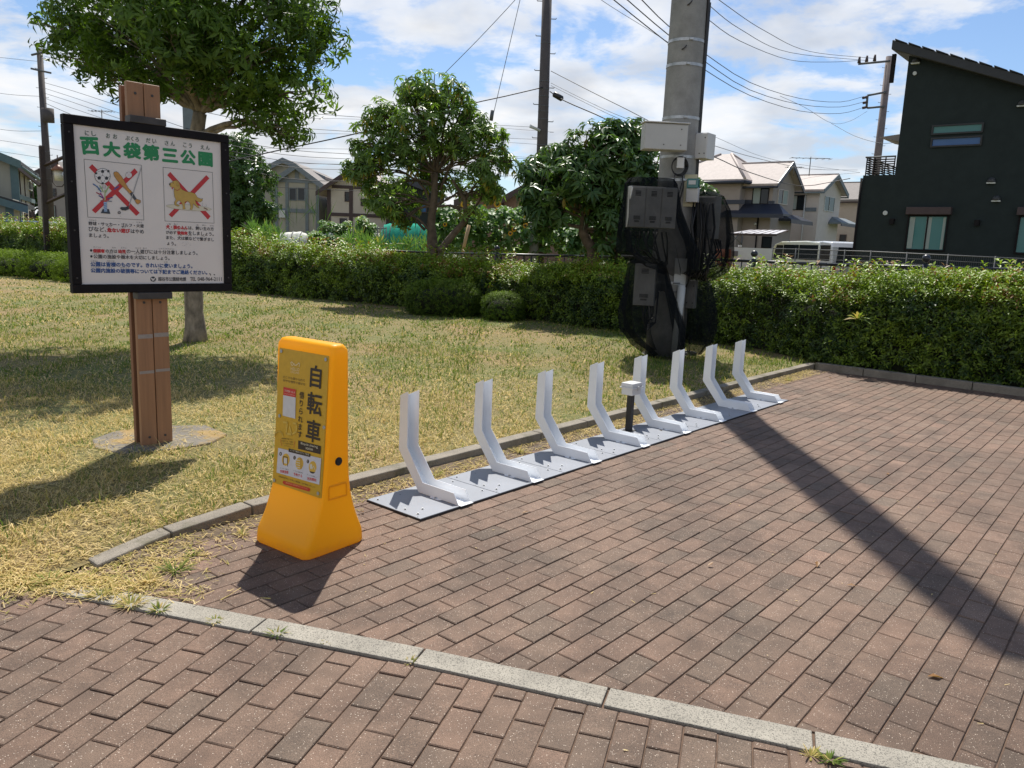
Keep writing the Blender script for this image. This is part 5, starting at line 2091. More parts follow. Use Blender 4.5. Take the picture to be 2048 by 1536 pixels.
# tree 2: open crown of big leaf whorls and thin upright stems
wh_b = [whorl(9, .20, .058, .10, .42, .05) for _ in range(6)]
D2 = 17.4
b2 = at(868, 545, D2)
root2 = (b2.x, b2.y, .02)
tr2 = [root2, tuple(at(866, 500, D2)), tuple(at(862, 450, D2)), tuple(at(868, 400, D2)), tuple(at(872, 345, D2))]
cl2 = [(862, 182, D2, .55, 1), (820, 190, D2 + .3, .42, 1), (905, 195, D2 - .2, .45, 1), (775, 235, D2, .48, 1), (930, 215, D2 + .3, .30, 1), (835, 250, D2 - .5, .55, 1), (745, 265, D2 + .2, .38, 1), (740, 310, D2, .42, 1), (800, 300, D2 - .4, .55, 1), (870, 300, D2 + .5, .60, 1),
       (920, 280, D2 - .3, .50, 1), (975, 270, D2, .42, 1), (990, 310, D2 + .2, .34, 1), (1018, 325, D2, .20, 1.2), (965, 340, D2 - .4, .42, 1), (728, 345, D2 - .2, .34, 1), (700, 335, D2, .20, 1), (750, 395, D2 + .2, .32, 1), (945, 430, D2, .30, .9), (820, 400, D2 + .4, .35, .8), (720, 290, D2, .25, 1), (950, 240, D2, .3, 1), (790, 370, D2 + .3, .38, .9), (900, 370, D2 + .4, .45, .8), (770, 410, D2 - .3, .36, 1), (800, 440, D2, .26, 1), (955, 385, D2, .35, .9), (985, 385, D2, .25, 1), (860, 345, D2 + .6, .5, .7)]
t2 = tree('middle tree with an open round crown of long drooping leaves', 'broadleaf_tree', root2, tr2, (.14, .055), cl2, wh_b, 400, .84, 'leaf_rosette', .48, 'bark', single=33, leaf_lw=(.20, .058), twigs=9, twig_r=.011, shell=.3, upbias=.6, pale_old=.22, rootflare=.6)
m = MB()
B2 = Vector(root2)
for pts_ in ([(878, 505), (905, 470), (932, 440), (930, 400), (905, 360)], [(866, 470), (840, 440), (800, 420), (770, 400)], [(866, 420), (850, 380), (820, 340), (790, 300)], [(932, 440), (960, 400), (975, 350)], [(868, 400), (862, 330), (850, 260), (855, 200)],
             [(880, 380), (905, 320), (925, 260)], [(930, 400), (950, 370), (985, 330)], [(850, 460), (820, 430), (800, 440)]):
    w3 = [at(px, py, D2 + .1 * random.uniform(-1, 1)) - B2 for px, py in pts_]
    dd_ = []
    for i in range(len(w3) - 1):
        for j in range(3):
            dd_.append(w3[i].lerp(w3[i + 1], j / 3))
    dd_.append(w3[-1])
    m.tube(dd_, [(.085 if pts_[0] == (878, 505) else .032) * (1 - .7 * i / len(dd_)) for i in range(len(dd_))], 8)
m.build('limb', 'bark', t2)

# tree 3: dense dark crown of big whorls left of the pole
wh_c = [whorl(10, .25, .072, .05, .45, .05) for _ in range(6)]
D3 = 15.2
b3 = at(1190, 540, D3)
root3 = (b3.x, b3.y, .02)
tr3 = [root3, tuple(at(1185, 500, D3)), tuple(at(1165, 465, D3)), tuple(at(1170, 430, D3))]
cl3 = [(1215, 275, D3, .40, 1), (1265, 270, D3 + .2, .40, 1), (1160, 300, D3, .45, 1), (1225, 320, D3 - .4, .55, 1), (1290, 320, D3 + .2, .50, 1), (1105, 320, D3 + .2, .38, 1), (1075, 350, D3, .40, 1), (1130, 360, D3 - .5, .52, 1), (1190, 370, D3 - .3, .58, 1), (1260, 370, D3, .50, 1), (1320, 370, D3 + .4, .45, 1),
       (1065, 400, D3, .30, 1), (1095, 425, D3 - .2, .40, 1), (1080, 455, D3, .22, 1), (1150, 400, D3 + .6, .4, .8), (1215, 430, D3 - .3, .40, 1), (1260, 430, D3 + .2, .42, 1), (1300, 440, D3 + .3, .40, 1), (1230, 480, D3 - .2, .38, 1), (1190, 480, D3 + .3, .30, .8), (1270, 490, D3, .40, 1), (1370, 390, D3 + .6, .45, 1), (1400, 400, D3 + .6, .35, .9), (1250, 520, D3, .3, 1)]
tree('dense dark tree of broad glossy leaves left of the concrete pole', 'broadleaf_tree', root3, tr3, (.13, .07), cl3, wh_c, 380, .84, 'leaf_dark', .44, 'bark', single=33, leaf_lw=(.25, .072), twigs=8, twig_r=.012, shell=.35, upbias=.55, pale_old=.10, rootflare=.5)

# tree 4: round evergreen far behind the board
D4 = 26
b4 = at(500, 468, D4)
root4 = (b4.x, b4.y, .0)
cl4 = [(478, 300, D4, .65, 1), (470, 340, D4, .8, 1), (500, 350, D4 - .3, .7, 1), (490, 400, D4, .95, 1), (515, 420, D4 - .2, .60, 1), (470, 430, D4, .8, 1), (500, 445, D4, .6, 1), (455, 380, D4 + .3, .8, 1), (440, 430, D4, .6, 1)]
tree('round dark evergreen beyond the hedge, right edge of the notice board', 'evergreen_tree', root4, [root4, tuple(at(498, 440, D4)), tuple(at(492, 380, D4))], (.12, .07), cl4, [whorl(9, .16, .07, .1, .3, .10) for _ in range(4)], 480, 1.0, 'leaf_dark', .42, 'bark', twigs=5, twig_r=.012, shell=.6, rootflare=.3)

# ================================================================== BLACK PARK FENCE BEHIND THE HEDGE
FP = [(-23, 31.5, 1.16), (-12, 23.8, 1.16), (-5.855, 21.0, 1.15), (-2.08, 18.2, 1.17), (1.16, 15.9, 1.25), (3.65, 14.0, 1.31), (4.90, 12.6, 1.316), (6.56, 11.0, 1.36), (9.6, 8.4, 1.36)]
fen = empty('park_fence', (0, 0, 0), 0, 'black metal railing with ball topped posts running behind the hedge', 'fence')
fp = resample(FP, .01)
Sf = np.concatenate([[0], np.cumsum(np.linalg.norm(np.diff(fp[:, :2], axis=0), axis=1))])


def fpt(s):
    return Vector([float(np.interp(s, Sf, fp[:, k])) for k in range(3)])


for i in range(len(FP) - 1):
    a, b = Vector(FP[i]), Vector(FP[i + 1])
    MB().tube([a, b], .026, 10).build('top_rail', 'fence_black', fen)
    MB().tube([a - Vector((0, 0, .95)), b - Vector((0, 0, .95))], .018, 8).build('bottom_rail', 'fence_black', fen)
# posts at measured places
posts = []
for px, s_guess in ((1500, None), (985, None), (1838, None), (640, None)):
    best = min(np.arange(0, Sf[-1], .05), key=lambda s: abs((lambda q: 1024 + F_PX * q.x / (q.y * math.cos(PITCH)))(fpt(s)) - px - 0))
    posts.append(best)
allposts = sorted(posts + [posts[0] + 5.2 * 0, 3, 6])
for s in sorted(set([round(p_, 2) for p_ in posts] + [2.0, 5.0, 8.0, 11.0])):
    p_ = fpt(s)
    m = MB().cyl((p_.x, p_.y, -.05), .042, p_.z + .09, 12)
    m.build('post', 'fence_black', fen)
    MB().sphere((p_.x, p_.y, p_.z + .125), .058, 14, 10).build('ball_finial', 'fence_black', fen)
bar0 = MB().cyl((0, 0, 0), .011, .95, 6).build('bar', 'fence_black', fen)
s = 6.0
first = True
while s < Sf[-1]:
    p_ = fpt(s)
    o_ = bar0 if first else bar0.copy()
    if not first:
        C.objects.link(o_)
        o_.parent = fen
    first = False
    o_.location = (p_.x, p_.y, p_.z - .95)
    s += .16 if p_.y < 15 else .20

# ================================================================== UTILITY POLES, LAMP AND WIRES
def upole(lab, px0, py0, D, r0, r1, pxb=None, mat='pole_dark', steps=True, name='utility_pole', rings=()):
    t = at(px0, py0, D)
    bx = t.x if pxb is None else at(pxb[0], pxb[1], D).x
    e = empty(name, (bx, D, 0), 0, lab, 'utility pole')
    MB().tube([(0, 0, -.05), (t.x - bx, 0, t.z)], [r0, r1], 16).build('shaft', mat, e)
    if steps:
        n = int((t.z - 2.5) / .45)
        for k in range(n):
            z = 2.6 + .45 * k
            f = z / t.z
            x = (t.x - bx) * f
            s_ = 1 if k % 2 else -1
            r_ = r0 + (r1 - r0) * f
            MB().tube([(x + s_ * r_ * .9, 0, z), (x + s_ * (r_ + .13), 0, z), (x + s_ * (r_ + .14), 0, z + .03)], .012, 5).build('step_bolt', 'rail_grey', e)
    for z in rings:
        f = z / t.z
        r_ = r0 + (r1 - r0) * f
        MB().cyl(((t.x - bx) * f, 0, z), r_ + .006, .02, 14).build('strap', 'rail_grey', e)
    return e, t


pm2, t2p = upole('dark concrete pole rising above the middle of the hedge between the two broad trees', 1098, -120, 23, .17, .125, (1083, 400), rings=(4.9, 5.1, 5.25, 5.5, 5.7, 5.9, 3.9, 4.1, 4.2, 6.9))
# pale lower sleeve pair
ba = at(1070, 450, 22.5)
MB().cyl((ba.x - pm2.location.x, ba.y - 23, -.02), .13, 2.6, 16).build('pale_sleeve', 'pole_concrete', pm2)
# little street lamp on it
la = at(1060, 252, 22.7)
lb = at(1080, 261, 22.8)
MB().tube([la - pm2.location, lb - pm2.location], [.05, .035], 10).build('lamp_head', 'wall_pale', pm2)
upl, tl_ = upole('tall grey utility pole with a transformer at the far left', 79, 97, 40, .21, .13, (101, 441), rings=(3.5, 3.7, 4.2, 4.4, 5))
trf = at(96, 231, 39.7)
MB().cyl(trf - upl.location - Vector((0, 0, .32)), .27, .65, 16).build('transformer', 'pole_dark', upl)
for (x0, y0, x1, y1) in ((63, 110, 88, 104), (62, 137, 102, 146)):
    MB().tube([at(x0, y0, 39.8) - upl.location, at(x1, y1, 39.8) - upl.location], .05, 6).build('cross_arm', 'rail_grey', upl)
upr, tr_p = upole('tall utility pole with cross arms beside the dark house', 1779, 113, 45, .24, .17, (1753, 330), mat='pole_brown', rings=(5, 7))
for (x0, y0, x1, y1) in ((1717, 128, 1780, 122), (1735, 191, 1772, 184), (1735, 216, 1768, 213), (1735, 191, 1733, 216)):
    MB().tube([at(x0, y0, 44.8) - upr.location, at(x1, y1, 44.8) - upr.location], .06, 6).build('cross_arm', 'rail_grey', upr)
for (x, y) in ((1718, 120), (1733, 118), (1749, 116)):
    MB().cyl(at(x, y + 6, 44.8) - upr.location, .09, .32, 10, .05).build('insulator', 'trim_brown', upr)
for (x, y) in ((1732, 194), (1733, 204), (1732, 214)):
    MB().tube([at(x - 7, y + 2, 44.8) - upr.location, at(x + 2, y, 44.8) - upr.location], .07, 8).build('insulator', 'trim_brown', upr)
# grey steel post behind the big tree
gp = at(378, 214, 27)
e_ = empty('steel_post', (gp.x, 27, 0), 0, 'flat topped grey steel post seen just left of the large tree trunk', 'post')
MB().box((0, 0, gp.z / 2 + .1), (.36, .2, gp.z)).build('shaft', 'trim_greyblue', e_, .01)
MB().cyl((0, 0, -.02), .28, .12, 12).build('footing', 'pole_concrete', e_)

# wooden park lamp
DL = 22.5
lamp = empty('park_lamp', (at(90, 440, DL).x, DL, 0), 0, 'dark timber lamp post with slanting arms and a small lantern, far left', 'lamp')
o_ = lamp.location
MB().tube([Vector((0, 0, 0)), at(83, 292, DL) - o_], [.095, .085], 4, smooth=False).build('timber_post', 'dark_wood', lamp)
for (x0, y0, x1, y1, r_) in ((38, 338, 80, 371, .055), (88, 331, 150, 305, .05), (92, 406, 150, 380, .05)):
    MB().tube([at(x0, y0, DL) - o_, at(x1, y1, DL) - o_], r_, 4, smooth=False).build('slanting_arm', 'dark_wood', lamp)
c_l = at(116, 336, DL) - o_
MB().tube([c_l + Vector((0, 0, .35)), c_l], .015, 6).build('hanger', 'dark_wood', lamp)
MB().cyl(c_l - Vector((0, 0, .07)), .19, .16, 14, .04).build('lantern_roof', 'copper', lamp)
MB().cyl(c_l - Vector((0, 0, .34)), .105, .27, 12, .12).build('lantern_glass', 'lamp_glass', lamp)
MB().tube([c_l + Vector((-.19, 0, 0)), c_l + Vector((-.17, 0, -.4)), c_l + Vector((-.08, 0, -.5)), c_l + Vector((.08, 0, -.5)), c_l + Vector((.17, 0, -.4)), c_l + Vector((.19, 0, 0))], .013, 6).build('lantern_hoop', 'dark_wood', lamp)


def wire(pts, r=.012, lab='thin overhead wire crossing the sky', mat='wire', group=None, name='overhead_wire', n=24):
    r *= .78
    """pts: (px,py,D) control points, smoothed by a Catmull-Rom spline through world points"""
    W3 = [Vector(at(*p)) for p in pts]
    W3 = [W3[0] * 2 - W3[1]] + W3 + [W3[-1] * 2 - W3[-2]]
    o = []
    for i in range(1, len(W3) - 2):
        p0, p1, p2, p3 = W3[i - 1:i + 3]
        k = max(3, n // (len(W3) - 3))
        for j in range(k):
            t = j / k
            o.append(.5 * ((2 * p1) + (-p0 + p2) * t + (2 * p0 - 5 * p1 + 4 * p2 - p3) * t * t + (-p0 + 3 * p1 - 3 * p2 + p3) * t ** 3))
    o.append(W3[-2])
    ob = MB().tube(o, r, 5).build(name, mat)
    tag(ob, lab, 'wire', group)
    return ob


gW = 'high voltage wires to the cross arm of the right pole'
for k, (a, b, c, d, e) in enumerate((((1130, -60), (1335, 52), (1440, 0 + 96), (1580, 118 + 0), (1749, 117)),)):
    pass
wire([(1340, -75, 18), (1445, 5, 24), (1530, 62, 30), (1620, 103, 38), (1749, 117, 44.8)], .014, 'uppermost of the three wires curving down to the top arm of the right pole', group=gW)
wire([(1290, -90, 18), (1400, -5, 23), (1480, 58, 28), (1580, 105, 36), (1733, 121, 44.8)], .014, 'middle of the three wires curving down to the top arm of the right pole', group=gW)
wire([(1290, -60, 17), (1405, 30, 22), (1480, 82, 28), (1580, 120, 36), (1660, 124, 41), (1719, 121, 44.8)], .014, 'lowest of the three wires curving down to the top arm of the right pole', group=gW)
gM = 'three service wires to the bracket of the right pole'
wire([(1235, -50, 15), (1284, 0, 17), (1336, 51, 19), (1404, 103, 23), (1500, 165, 29), (1600, 197, 36), (1680, 204, 41), (1727, 193, 44.8)], .015, 'upper of three wires passing behind the big pole to the right pole bracket', group=gM)
wire([(1200, -50, 15), (1255, 0, 17), (1336, 69, 19), (1404, 119, 23), (1500, 180, 29), (1600, 209, 36), (1680, 214, 41), (1727, 204, 44.8)], .015, 'middle of three wires passing behind the big pole to the right pole bracket', group=gM)
wire([(1170, -50, 15), (1228, 0, 17), (1336, 86, 19), (1404, 136, 23), (1500, 191, 29), (1600, 222, 36), (1680, 227, 41), (1727, 215, 44.8)], .015, 'lowest of three wires passing behind the big pole to the right pole bracket', group=gM)
wire([(1150, -40, 20), (1210, 5, 20), (1290, 55, 22), (1345, 90, 24)], .008, 'faint thin wire left of the big pole near the top edge', 'wire_grey')
wire([(1560, 192, 34), (1610, 215, 36), (1663, 246, 38), (1700, 242, 42), (1735, 222, 44.8)], .010, 'thin drop wire sagging left of the right utility pole', 'wire_grey')
wire([(1663, 247, 38), (1710, 272, 36), (1760, 286, 34), (1800, 284, 31)], .012, 'thin drop wire running from the sky to the dark house wall')
wire([(1097, 172, 23), (1012, 192, 22), (940, 208, 21), (860, 232, 21), (700, 270, 20.5), (560, 300, 20.5), (470, 320, 20), (330, 350, 20)], .020, 'thick black cable running left from the middle pole through the tree')
wire([(1100, 183, 22.9), (1130, 202, 22), (1190, 228, 21), (1250, 255, 20), (1330, 283, 19.5), (1420, 310, 24), (1500, 345, 30), (1600, 372, 36), (1700, 357, 31)], .020, 'thick black cable running right from the middle pole behind the big pole')
sp = at(1116, 193, 22.3)
sleeve = MB().tube([sp + Vector((-.14, 0, .07)), sp + Vector((-.11, 0, .055)), sp + Vector((.11, 0, -.055)), sp + Vector((.14, 0, -.07))], [.03, .075, .075, .03], 10).build('cable_closure', 'cable')
tag(sleeve, 'black cable splice sleeve hanging just right of the middle pole', 'cable closure')
wire([(1102, 142, 23), (1180, 182, 22), (1260, 222, 21), (1340, 262, 21), (1430, 292, 26), (1520, 318, 32), (1620, 338, 40), (1715, 340, 50)], .013, 'spiral wrapped thin cable falling right from the middle pole', 'wire_grey')
for k in range(2):
    wire([(1102, 166 + 5 * k, 23), (1170, 200 + 5 * k, 22), (1240, 232 + 6 * k, 21), (1340, 268 + 6 * k, 21)], .008, ['upper', 'lower'][k] + ' of two thin parallel wires right of the middle pole', 'wire_grey')
wire([(1045, -20, 20), (1030, 0, 20), (960, 75, 20), (884, 152, 20)], .010, 'left guy wire slanting down into the middle tree', 'wire_grey')
wire([(1043, -20, 20), (1040, 0, 20), (1012, 120, 20), (985, 236, 20)], .010, 'right guy wire slanting down to the middle tree top', 'wire_grey')
gi = at(984, 231, 20)
tag(MB().tube([gi + Vector((.01, 0, .12)), gi + Vector((-.02, 0, -.12))], .045, 8).build('guy_insulator', 'rail_grey'), 'small grey insulator at the end of the right guy wire', 'insulator')
gL = 'wires from the left utility pole'
for k, (y0, y1, y2, y3) in enumerate(((112, 128, 165, 215), (118, 140, 190, 245), (165, 183, 232, 290), (176, 196, 246, 300), (186, 206, 258, 312), (196, 218, 268, 322), (205, 232, 290, 345))):
    wire([(88, y0, 39.8), (150, y1, 36), (300, y2, 30), (470, y3 - 8, 25), (700, y3 + 18, 30), (1080, y3 + 40 - k * 6, 45)], .012 if k < 6 else .016,
         ['topmost', 'second', 'third', 'fourth', 'fifth', 'sixth', 'lowest'][k] + ' of the seven wires fanning right from the left pole', 'wire_grey' if k % 2 else 'wire', gL)
for k in range(3):
    wire([(-60, 108 + 70 * k, 42), (20, 117 + 72 * k, 41), (88, 124 + 72 * k - 3 * k, 40)], .012, ['top', 'middle', 'bottom'][k] + ' wire running off the left edge from the left pole', 'wire_grey')
for k in range(3):
    wire([(-60, 272 + 22 * k, 45), (60, 290 + 22 * k, 45), (200, 315 + 20 * k, 47)], .012, ['top', 'middle', 'bottom'][k] + ' of the low wires above the left house', 'wire')
for k in range(4):
    wire([(500, 236 + k * 30, 50), (760, 240 + k * 30, 52), (1080, 262 + k * 27, 55), (1100, 265 + k * 27, 55)], .014, ['first', 'second', 'third', 'fourth'][k] + ' faint far wire behind the middle tree', 'wire_grey')
wire([(1420, 270, 40), (1550, 320, 50), (1720, 345, 60)], .012, 'faint low wire above the pink roof', 'wire_grey')
wire([(1720, 345, 60), (1620, 355, 60), (1560, 375, 60), (1500, 400, 60)], .012, 'faint wire between the two roofs on the right', 'wire_grey')
# slack wire across the far houses
wire([(505, 372, 48), (700, 381, 46), (830, 385, 46)], .018, 'black wire crossing in front of the timbered houses', 'wire')


def antenna(px, py, pyb, D, w, lab):
    a = at(px, py, D)
    b = at(px, pyb, D)
    e = empty('roof_antenna', (b.x, D, b.z), 0, lab, 'antenna')
    h = a.z - b.z
    MB().tube([(0, 0, 0), (0, 0, h + .1)], .025, 5).build('mast', 'rail_grey', e)
    MB().tube([(-w, 0, h), (w, 0, h + .04)], .018, 5).build('boom', 'rail_grey', e)
    for k in range(7):
        x = -w + 2 * w * k / 6
        MB().tube([(x, -.3, h), (x, .3, h)], .012, 4).build('element', 'rail_grey', e)


antenna(1618, 317, 352, 46, 1.1, 'tv aerial standing on the pink roofed white house')
antenna(207, 223, 300, 45, .6, 'tv aerial between the left pole and the notice board post')
antenna(424, 262, 320, 46, .5, 'tv aerial just right of the notice board top')
antenna(1587, 335, 352, 47, .45, 'small faint aerial behind the ridge of the taupe house')

# ================================================================== HOUSES
class Face:
    """a vertical wall plane: origin P0 (x,y), horizontal direction u, outward normal o"""
    def __init__(s, P0, u, toward=(0, 0)):
        s.P, s.u = np.array(P0, float), np.array(u, float) / np.linalg.norm(u)
        o = np.array([s.u[1], -s.u[0]])
        if o @ (np.array(toward) - s.P) < 0:
            o = -o
        s.o = o

    def on(s, px, py):
        r = ray(px, py)
        n = np.array([s.u[1], -s.u[0]])
        t = (s.P @ n) / (r[:2] @ n)
        p = r * t
        return float((p[:2] - s.P) @ s.u), float(H + p[2])

    def w(s, t, z, off=0.0):
        p = s.P + s.u * t + s.o * off
        return Vector((p[0], p[1], z))

    def rect(s, m, t0, t1, z0, z1, off, depth):
        """box on the wall whose outer face stands off metres proud"""
        P_ = [s.w(t0, z0, off), s.w(t1, z0, off), s.w(t1, z1, off), s.w(t0, z1, off)]
        m.prism(P_, Vector((-s.o[0] * depth, -s.o[1] * depth, 0)))
        return m


def window(face, root, t0, t1, z0, z1, mat='glass_dark', fmat='trim_brown', panes=2, curtain=False, sill=True):
    t0, t1 = min(t0, t1), max(t0, t1)
    z0, z1 = min(z0, z1), max(z0, z1)
    f = .05
    m = MB()
    for a in ((t0 - f, t1 + f, z1, z1 + f), (t0 - f, t1 + f, z0 - f, z0), (t0 - f, t0, z0, z1), (t1, t1 + f, z0, z1)):
        face.rect(m, a[0], a[1], a[2], a[3], .06, .10)
    fr_ = m.build('window', fmat, root)
    for k in range(panes):
        a = t0 + (t1 - t0) * k / panes
        b = t0 + (t1 - t0) * (k + 1) / panes
        face.rect(MB(), a + .004, b - .004, z0, z1, .018 + .012 * (k % 2), .01).build('pane', ('curtain' if (curtain and k == panes - 1) else mat), fr_)
        if k:
            face.rect(MB(), a - .022, a + .022, z0, z1, .05, .02).build('mullion', fmat, fr_)
    return fr_


def wpx(face, root, x0, y0, x1, y1, **k):
    a, b = face.on(x0, y0), face.on(x1, y1)
    return window(face, root, a[0], b[0], a[1], b[1], **k)


def gable_house(lab, corner, uL, uR, LL, LR, eave, ridge, gable_on, wall, roof, trim, name='house', over=.45, roof_t=.14, base=-.05, gwall=None):
    """corner nearest the camera; left face runs uL for LL metres, right face runs uR for LR metres; gable_on 'L' or 'R' """
    root = empty(name, (0, 0, 0), 0, lab, 'house')
    c = np.array(corner, float)
    uL, uR = np.array(uL, float), np.array(uR, float)
    A_, B_, D_ = c + uL * LL, c + uR * LR, c + uL * LL + uR * LR
    v3 = lambda p, z: Vector((p[0], p[1], z))
    if gable_on == 'R':
        g0, g1, h0, h1, gu, gl, ru = c, B_, A_, D_, uR, LR, uL
    else:
        g0, g1, h0, h1, gu, gl, ru = c, A_, B_, D_, uL, LL, uR
    # walls with gable ends
    gm = (g0 + g1) / 2
    hm = (h0 + h1) / 2
    m = MB()
    V = [v3(g0, base), v3(g1, base), v3(h1, base), v3(h0, base), v3(g0, eave), v3(g1, eave), v3(h1, eave), v3(h0, eave), v3(gm, ridge - .05), v3(hm, ridge - .05)]
    Fq = [(0, 1, 5, 8, 4), (3, 2, 6, 9, 7), (0, 3, 7, 4), (1, 2, 6, 5), (0, 1, 2, 3)]
    m.add([tuple(v) for v in V], Fq)
    m.build('wall', wall, root)
    # roof slabs
    sl = (ridge - eave) / (gl / 2)
    e0, e1 = g0 - ru * over, h0 + ru * over
    f0, f1 = g1 - ru * over, h1 + ru * over
    r0, r1 = gm - ru * over, hm + ru * over
    for a0, a1, sgn in ((e0, e1, -1), (f0, f1, 1)):
        a0o, a1o = a0 + gu * sgn * over, a1 + gu * sgn * over
        ez = eave - sl * over
        P_ = [v3(a0o, ez), v3(a1o, ez), v3(r1, ridge), v3(r0, ridge)]
        MB().prism(P_, (0, 0, roof_t)).build('roof', roof, root)
        gp_ = [v3(a0o, ez - .10), v3(a1o, ez - .10)]
        MB().tube(gp_, .07, 6).build('gutter', trim, root)
        # barge boards
        for q0, q1 in ((a0o, r0), (a1o, r1)):
            dv = (gu * sgn)
            n3 = Vector((-ru[0], -ru[1], 0)) if q0 is a0o else Vector((ru[0], ru[1], 0))
            b_ = [v3(q0, ez - .16), v3(q0, ez + roof_t + .02), v3(q1, ridge + roof_t + .02), v3(q1, ridge - .16)]
            MB().prism([p + n3 * .03 for p in b_], -n3 * .06).build('barge_board', trim, root)
    MB().tube([v3(r0, ridge + roof_t), v3(r1, ridge + roof_t)], .07, 6).build('ridge_cap', roof, root)
    return root, Face(c, uL), Face(c, uR)


def belt(face, root, x0, y0, x1, y1, th=.25, mat='trim_navy', off=.05):
    a, b = face.on(x0, y0), face.on(x1, y1)
    z = (a[1] + b[1]) / 2
    face.rect(MB(), min(a[0], b[0]), max(a[0], b[0]), z - th / 2, z + th / 2, off, .08).build('belt_course', mat, root)


def vpost(face, root, px, y0, y1, w=.2, mat='trim_navy', off=.055):
    a, b = face.on(px, y0), face.on(px, y1)
    t = (a[0] + b[0]) / 2
    face.rect(MB(), t - w / 2, t + w / 2, min(a[1], b[1]), max(a[1], b[1]), off, .08).build('timber', mat, root)


def leanto(face, root, t0, t1, zt, zb, depth, mat, th=.12):
    """small pent roof with hipped ends"""
    k = depth * .7
    P_ = [face.w(t0 - .0, zb, depth), face.w(t1 + .0, zb, depth), face.w(t1 - k, zt, .01), face.w(t0 + k, zt, .01)]
    m = MB()
    m.prism(P_, (0, 0, th))
    m.prism([face.w(t0, zb, depth), face.w(t0 + k, zt, .01), face.w(t0, zb, .01)], (0, 0, th))
    m.prism([face.w(t1, zb, depth), face.w(t1 - k, zt, .01), face.w(t1, zb, .01)], (0, 0, th))
    m.build('porch_roof', mat, root)
    face.rect(MB(), t0, t1, zb - .14, zb + .02, depth + .02, .06).build('fascia', 'trim_navy', root)


# ---- dark modern house on the right
c0 = at(1706, 505, 28)
DF = Face((c0.x, 28), NA)
dh = empty('house', (0, 0, 0), 0, 'tall black walled house with a single slope roof at the right edge', 'house')
p1, p2 = DF.on(1818, 112), DF.on(2048, 176)
slp = (p2[1] - p1[1]) / (p2[0] - p1[0])
zc1 = DF.on(1717, 351)[1]
tL = DF.on(1795, 350)[0]
T_END = 9.5
tt0 = DF.on(1812, 118)[0]
tL = (tL + tt0) / 2
zt = p1[1] + slp * (tL - p1[0])
back = Vector((DA[0] * 8, DA[1] * 8, 0))
MB().prism([DF.w(tL, -.05), DF.w(T_END, -.05), DF.w(T_END, p1[1] + slp * (T_END - p1[0])), DF.w(tL, zt)], back).build('wall', 'stucco_dark', dh)
MB().prism([DF.w(0, -.05), DF.w(tL - .001, -.05), DF.w(tL - .001, zc1), DF.w(0.05, zc1)], Vector((DA[0] * 5, DA[1] * 5, 0))).build('balcony_wall', 'stucco_dark', dh)
# roof
ta, tb = tL - .45, T_END + .5
za, zb_ = p1[1] + slp * (ta - p1[0]), p1[1] + slp * (tb - p1[0])
fb = Vector((DF.o[0] * .45, DF.o[1] * .45, 0))
MB().prism([DF.w(ta, za, .45), DF.w(tb, zb_, .45), DF.w(tb, zb_ + .30, .45), DF.w(ta, za + .30, .45)], Vector((DA[0] * 9, DA[1] * 9, 0))).build('roof', 'roof_dark', dh, .02)
for k in range(24):
    t = ta + .1 + k * .42
    if t > tb - .2:
        break
    z = za + slp * (t - ta)
    MB().prism([DF.w(t, z + .30, .50), DF.w(t + .36, z + .30 + slp * .36, .50), DF.w(t + .36, z + .315 + slp * .36, .50), DF.w(t, z + .345, .50)], Vector((DA[0] * 9, DA[1] * 9, 0))).build('roof_tile_course', 'roof_dark', dh)
for (x0, y0, x1, y1, g) in ((1868, 254, 1963, 266, 'glass_teal'), (1866, 279, 1960, 292, 'glass_blue')):
    a, b = DF.on(x0, y0), DF.on(x1, y1 - 4)
    window(DF, dh, a[0], b[0], a[1], b[1], mat=g, fmat='roof_dark', panes=1)
a, b = DF.on(1820, 433), DF.on(1886, 500)
wf_ = window(DF, dh, a[0], b[0], a[1], b[1], mat='glass_teal', fmat='frame_black', panes=2)
for k_, t_ in enumerate((a[0] + .02, a[0] + (b[0] - a[0]) * .47, b[0] - .10)):
    DF.rect(MB(), t_, t_ + .16 - .08 * (k_ == 2), min(a[1], b[1]) + .02, max(a[1], b[1]) - .02, .034, .003).build('curtain', 'curtain', wf_)
DF.rect(MB(), a[0] - .1, b[0] + .12, max(a[1], b[1]) + .06, max(a[1], b[1]) + .30, .20, .22).build('shutter_box', 'trim_brown', dh, .01)
a2, b2_ = DF.on(2042, 433), DF.on(2110, 505)
window(DF, dh, a2[0], b2_[0], min(a[1], b[1]), max(a[1], b[1]), mat='glass_teal', fmat='frame_black', panes=2)
DF.rect(MB(), a2[0] - .1, b2_[0] + .1, max(a[1], b[1]) + .06, max(a[1], b[1]) + .30, .20, .22).build('shutter_box', 'trim_brown', dh, .01)
for (x, y, r_) in ((1832, 124, .13), (2045, 209, .13), (1983, 363, .12), (1993, 399, .12)):
    t, z = DF.on(x, y)
    m = MB().sphere((0, 0, 0), r_, 14, 8)
    m.v = [tuple(DF.w(t + v[0], z + max(v[2], -.03), .02 + abs(v[1]) * 1.0)) for v in m.v]
    m.build('vent_hood', 'rail_grey', dh)
    DF.rect(MB(), t - r_, t + r_, z - .07, z - .03, .10, .1).build('vent_lip', 'wall_pale', dh)
for (x, y, r_) in ((1830, 147, .06), (1771, 426, .075)):
    t, z = DF.on(x, y)
    MB().tube([DF.w(t, z, 0), DF.w(t, z, .05)], r_, 14).build('round_vent', 'wall_pale', dh)
for (x, y) in ((1785, 443), (1955, 446)):
    t, z = DF.on(x, y)
    DF.rect(MB(), t - .07, t + .07, z - .09, z + .09, .14, .14).build('wall_light', 'frame_black', dh)
MB().tube([DF.w(.03, zc1 - .1, .07), DF.w(.03, 0, .07)], .04, 8).build('downpipe', 'frame_black', dh)
